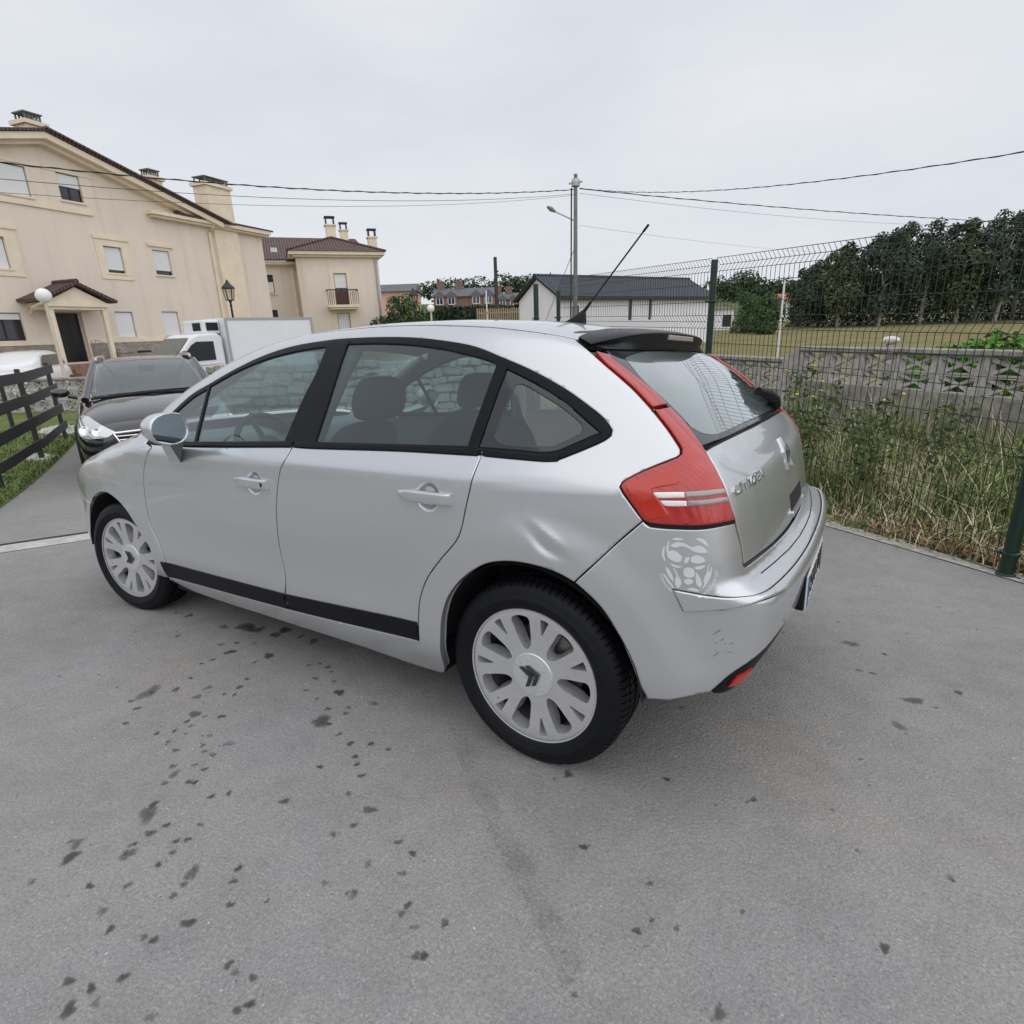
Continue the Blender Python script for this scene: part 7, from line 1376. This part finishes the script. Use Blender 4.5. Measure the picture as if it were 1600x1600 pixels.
# inner A pillars, pale
for s in (1, -1):
    MB().tube([(2.18, s*.73, 1.04), (2.0, s*.67, 1.15), (1.78, s*.61, 1.265), (1.55, s*.56, 1.36)], [.03, .035, .035, .03], 8).build('pillar_trim', CREAM, car, autosmooth=60)
    MB().tube([(1.02, s*.79, .98), (.98, s*.73, 1.12), (.94, s*.65, 1.27), (.92, s*.59, 1.36)], [.045, .04, .035, .035], 8).build('pillar_trim', CREAM if s < 0 else INTER, car, autosmooth=60)
rm = MB(); rm.box((1.72, -.11, 1.285), (1.745, .11, 1.345)); rm.build('rear_view_mirror', DARK, car, bevel=.012)
# round inspection sticker on the far side of the windscreen
st = on_body([(1.93+.032*math.cos(2*math.pi*i/20), -.50+.048*math.sin(2*math.pi*i/20), 1.2) for i in range(20)], (.5, 0, 1), -.008); mesh_obj('windscreen_sticker', st, [tuple(range(20))], STICK, car)
# ---- the dog's-head sticker below the left tail lamp: light strokes on the bumper corner
def stroke(P, w):
    P = np.array(P, float); d = np.gradient(P, axis=0); d = unit(d); n = np.stack([-d[:, 1], d[:, 0]], 1); ww = np.asarray(w if np.ndim(w) else np.full(len(P), w))[:, None]
    return P+n*ww, P-n*ww
ST = MB()
UO = np.array([-.463, .80, .748]); UU = np.array([-.83, -.50, 0]); UU = UU/np.linalg.norm(UU)   # sticker centre, across, up = z
def place(Q): return on_body([UO+UU*(q[0])+np.array([0, 0, q[1]]) for q in Q], (-.6, .8, 0), .0011, False)
strokes = [  # (u,v) in units of the sticker's half height, after the stencil in the photograph
 ([(-.80, .60), (-.85, .35), (-.78, .12)], [.02, .045, .02]), ([(-.66, .78), (-.72, .5), (-.64, .28)], [.02, .04, .02]), ([(-.82, -.30), (-.64, -.56), (-.47, -.78)], [.02, .04, .02]), ([(.70, .02), (.64, -.32), (.43, -.70)], [.02, .045, .02]), ([(.60, .10), (.56, -.2), (.46, -.5)], [.015, .03, .015]), ([(-.5, -.1), (-.38, -.3), (-.34, -.5)], [.015, .03, .015])]
for P, w in strokes:
    Pq = np.array(P); tt_ = np.linspace(0, len(Pq)-1, 14); xs = np.interp(tt_, range(len(Pq)), Pq[:, 0]); ys = np.interp(tt_, range(len(Pq)), Pq[:, 1]); ker = np.array([.25, .5, .25])
    for _ in range(3): xs[1:-1] = np.convolve(xs, ker, 'valid'); ys[1:-1] = np.convolve(ys, ker, 'valid')
    ww = np.interp(tt_, range(len(w)), w); a, b = stroke(np.stack([xs, ys], 1)*.082, ww*.082*1.0)
    if np.isnan(a).any(): continue
    A = place(a*[.90, 1]); Bq = place(b*[.90, 1]); ST.add(np.concatenate([A, Bq]), [(i, i+1, len(A)+i+1, len(A)+i) for i in range(len(A)-1)])
def zz_(pts): return np.array([((x-440)/235, (365-y)/235) for x, y in pts])
SHAPES = [[(290,215),(340,185),(400,190),(450,215),(500,200),(540,215),(572,250),(520,258),(470,250),(430,228),(380,215),(330,228)], [(280,262),(320,250),(362,270),(385,300),(362,338),(310,330),(275,302)], [(405,300),(440,292),(425,335),(398,345)], [(445,300),(480,276),(540,290),(556,318),(505,338),(450,333)], [(300,350),(345,362),(390,372),(350,384),(310,372)], [(470,368),(520,352),(560,350),(530,378),(490,384)], [(402,382),(440,372),(470,386),(482,428),(456,452),(412,448),(396,420)], [(405,470),(440,460),(472,472),(462,498),(432,508),(404,494)], [(348,440),(378,470),(384,510),(364,545),(342,520),(336,480)], [(490,402),(520,450),(536,500),(522,526),(496,500),(486,450)], [(418,545),(470,530),(522,545),(505,558),(450,552)], [(560,420),(590,395),(580,450),(556,500),(545,470)], [(262,380),(290,400),(318,450),(330,500),(300,470),(272,420)], [(300,165),(345,150),(400,160),(350,172)], [(470,150),(520,145),(560,175),(580,215),(550,195),(510,172)]]
for sh_ in SHAPES:
    q = round_poly(np.c_[zz_(sh_), np.zeros(len(sh_))], .06, 70)[:, :2]*.082*[.90, 1]; r = delaunay_2d_cdt([Vector(p) for p in q], [(i, (i+1) % len(q)) for i in range(len(q))], [], 1, 1e-9); V2 = np.array([tuple(p) for p in r[0]]); T = [t for t in r[2] if inpoly(V2[list(t)].mean(0)[None], q)[0]]; ST.add(place(V2), T)
# chain collar: links
lk = [(-.86, -.42), (-.80, -.58), (-.68, -.74), (-.54, -.86), (-.36, -.94), (.86, -.18), (.84, -.34), (.78, -.50), (.68, -.66), (.56, -.80), (.42, -.92)]
for i, (u, v) in enumerate(lk):
    d = np.array(lk[min(i+1, len(lk)-1)])-np.array(lk[max(i-1, 0)]) if i not in (4, 5) else np.array([.1, -.15]); an = math.atan2(d[1], d[0]); o_ = []; i_ = []
    for k in range(15):
        t = 2*math.pi*k/14; e = np.array([.095*math.cos(t), .050*math.sin(t)]); Rm = np.array([[math.cos(an), -math.sin(an)], [math.sin(an), math.cos(an)]]); o_.append((Rm@e+[u, v])*.082*[.9, 1]); i_.append((Rm@(e*[.70, .45])+[u, v])*.082*[.9, 1])
    A = place(o_); Bq = place(i_); ST.add(np.concatenate([A, Bq]), [(k, k+1, 15+k+1, 15+k) for k in range(14)])
ST.build('dog_sticker', STICK, B1)
# scuffs on the bumper
SCUF = mat('scuff_grey', (.20, .20, .21), .7)
r_ = random.Random(3); nsc = 0
for i in range(15):
    cl = i % 3; u = (-.535, -.552, -.545)[cl]+.012*r_.gauss(0, 1); zc = (.565, .535, .512)[cl]+.008*r_.gauss(0, 1); Lg = .004+.016*r_.random()**2; an = math.radians(r_.choice((-60, -35, 15, 25))+r_.gauss(0, 12)); w_ = .0006+.0012*r_.random()
    ex, ez = math.cos(an), math.sin(an); q = [(u-ex*Lg*.8, .77, zc+ez*Lg), (u-ex*Lg*.1, .77, zc+ez*Lg*.2+w_), (u+ex*Lg*.8, .77, zc-ez*Lg), (u+ex*Lg*.1, .77, zc-ez*Lg*.2-w_)]
    mesh_obj('scuff_mark', on_body(q, (-.6, .8, 0), .0009), [(0, 1, 2, 3)], SCUF, B1)
for i in range(7):
    u = -.49-.09*r_.random(); zc = .625+.03*r_.random(); Lg = .012+.04*r_.random()**2; q = [(u, .78, zc), (u-Lg*.4, .76, zc+.001), (u-Lg*.8, .74, zc+.002+.004*r_.random()), (u-Lg*.4, .76, zc+.0024)]
    mesh_obj('scuff_mark', on_body(q, (-.6, .8, 0), .0072), [(0, 1, 2, 3)], SCUF, B1)
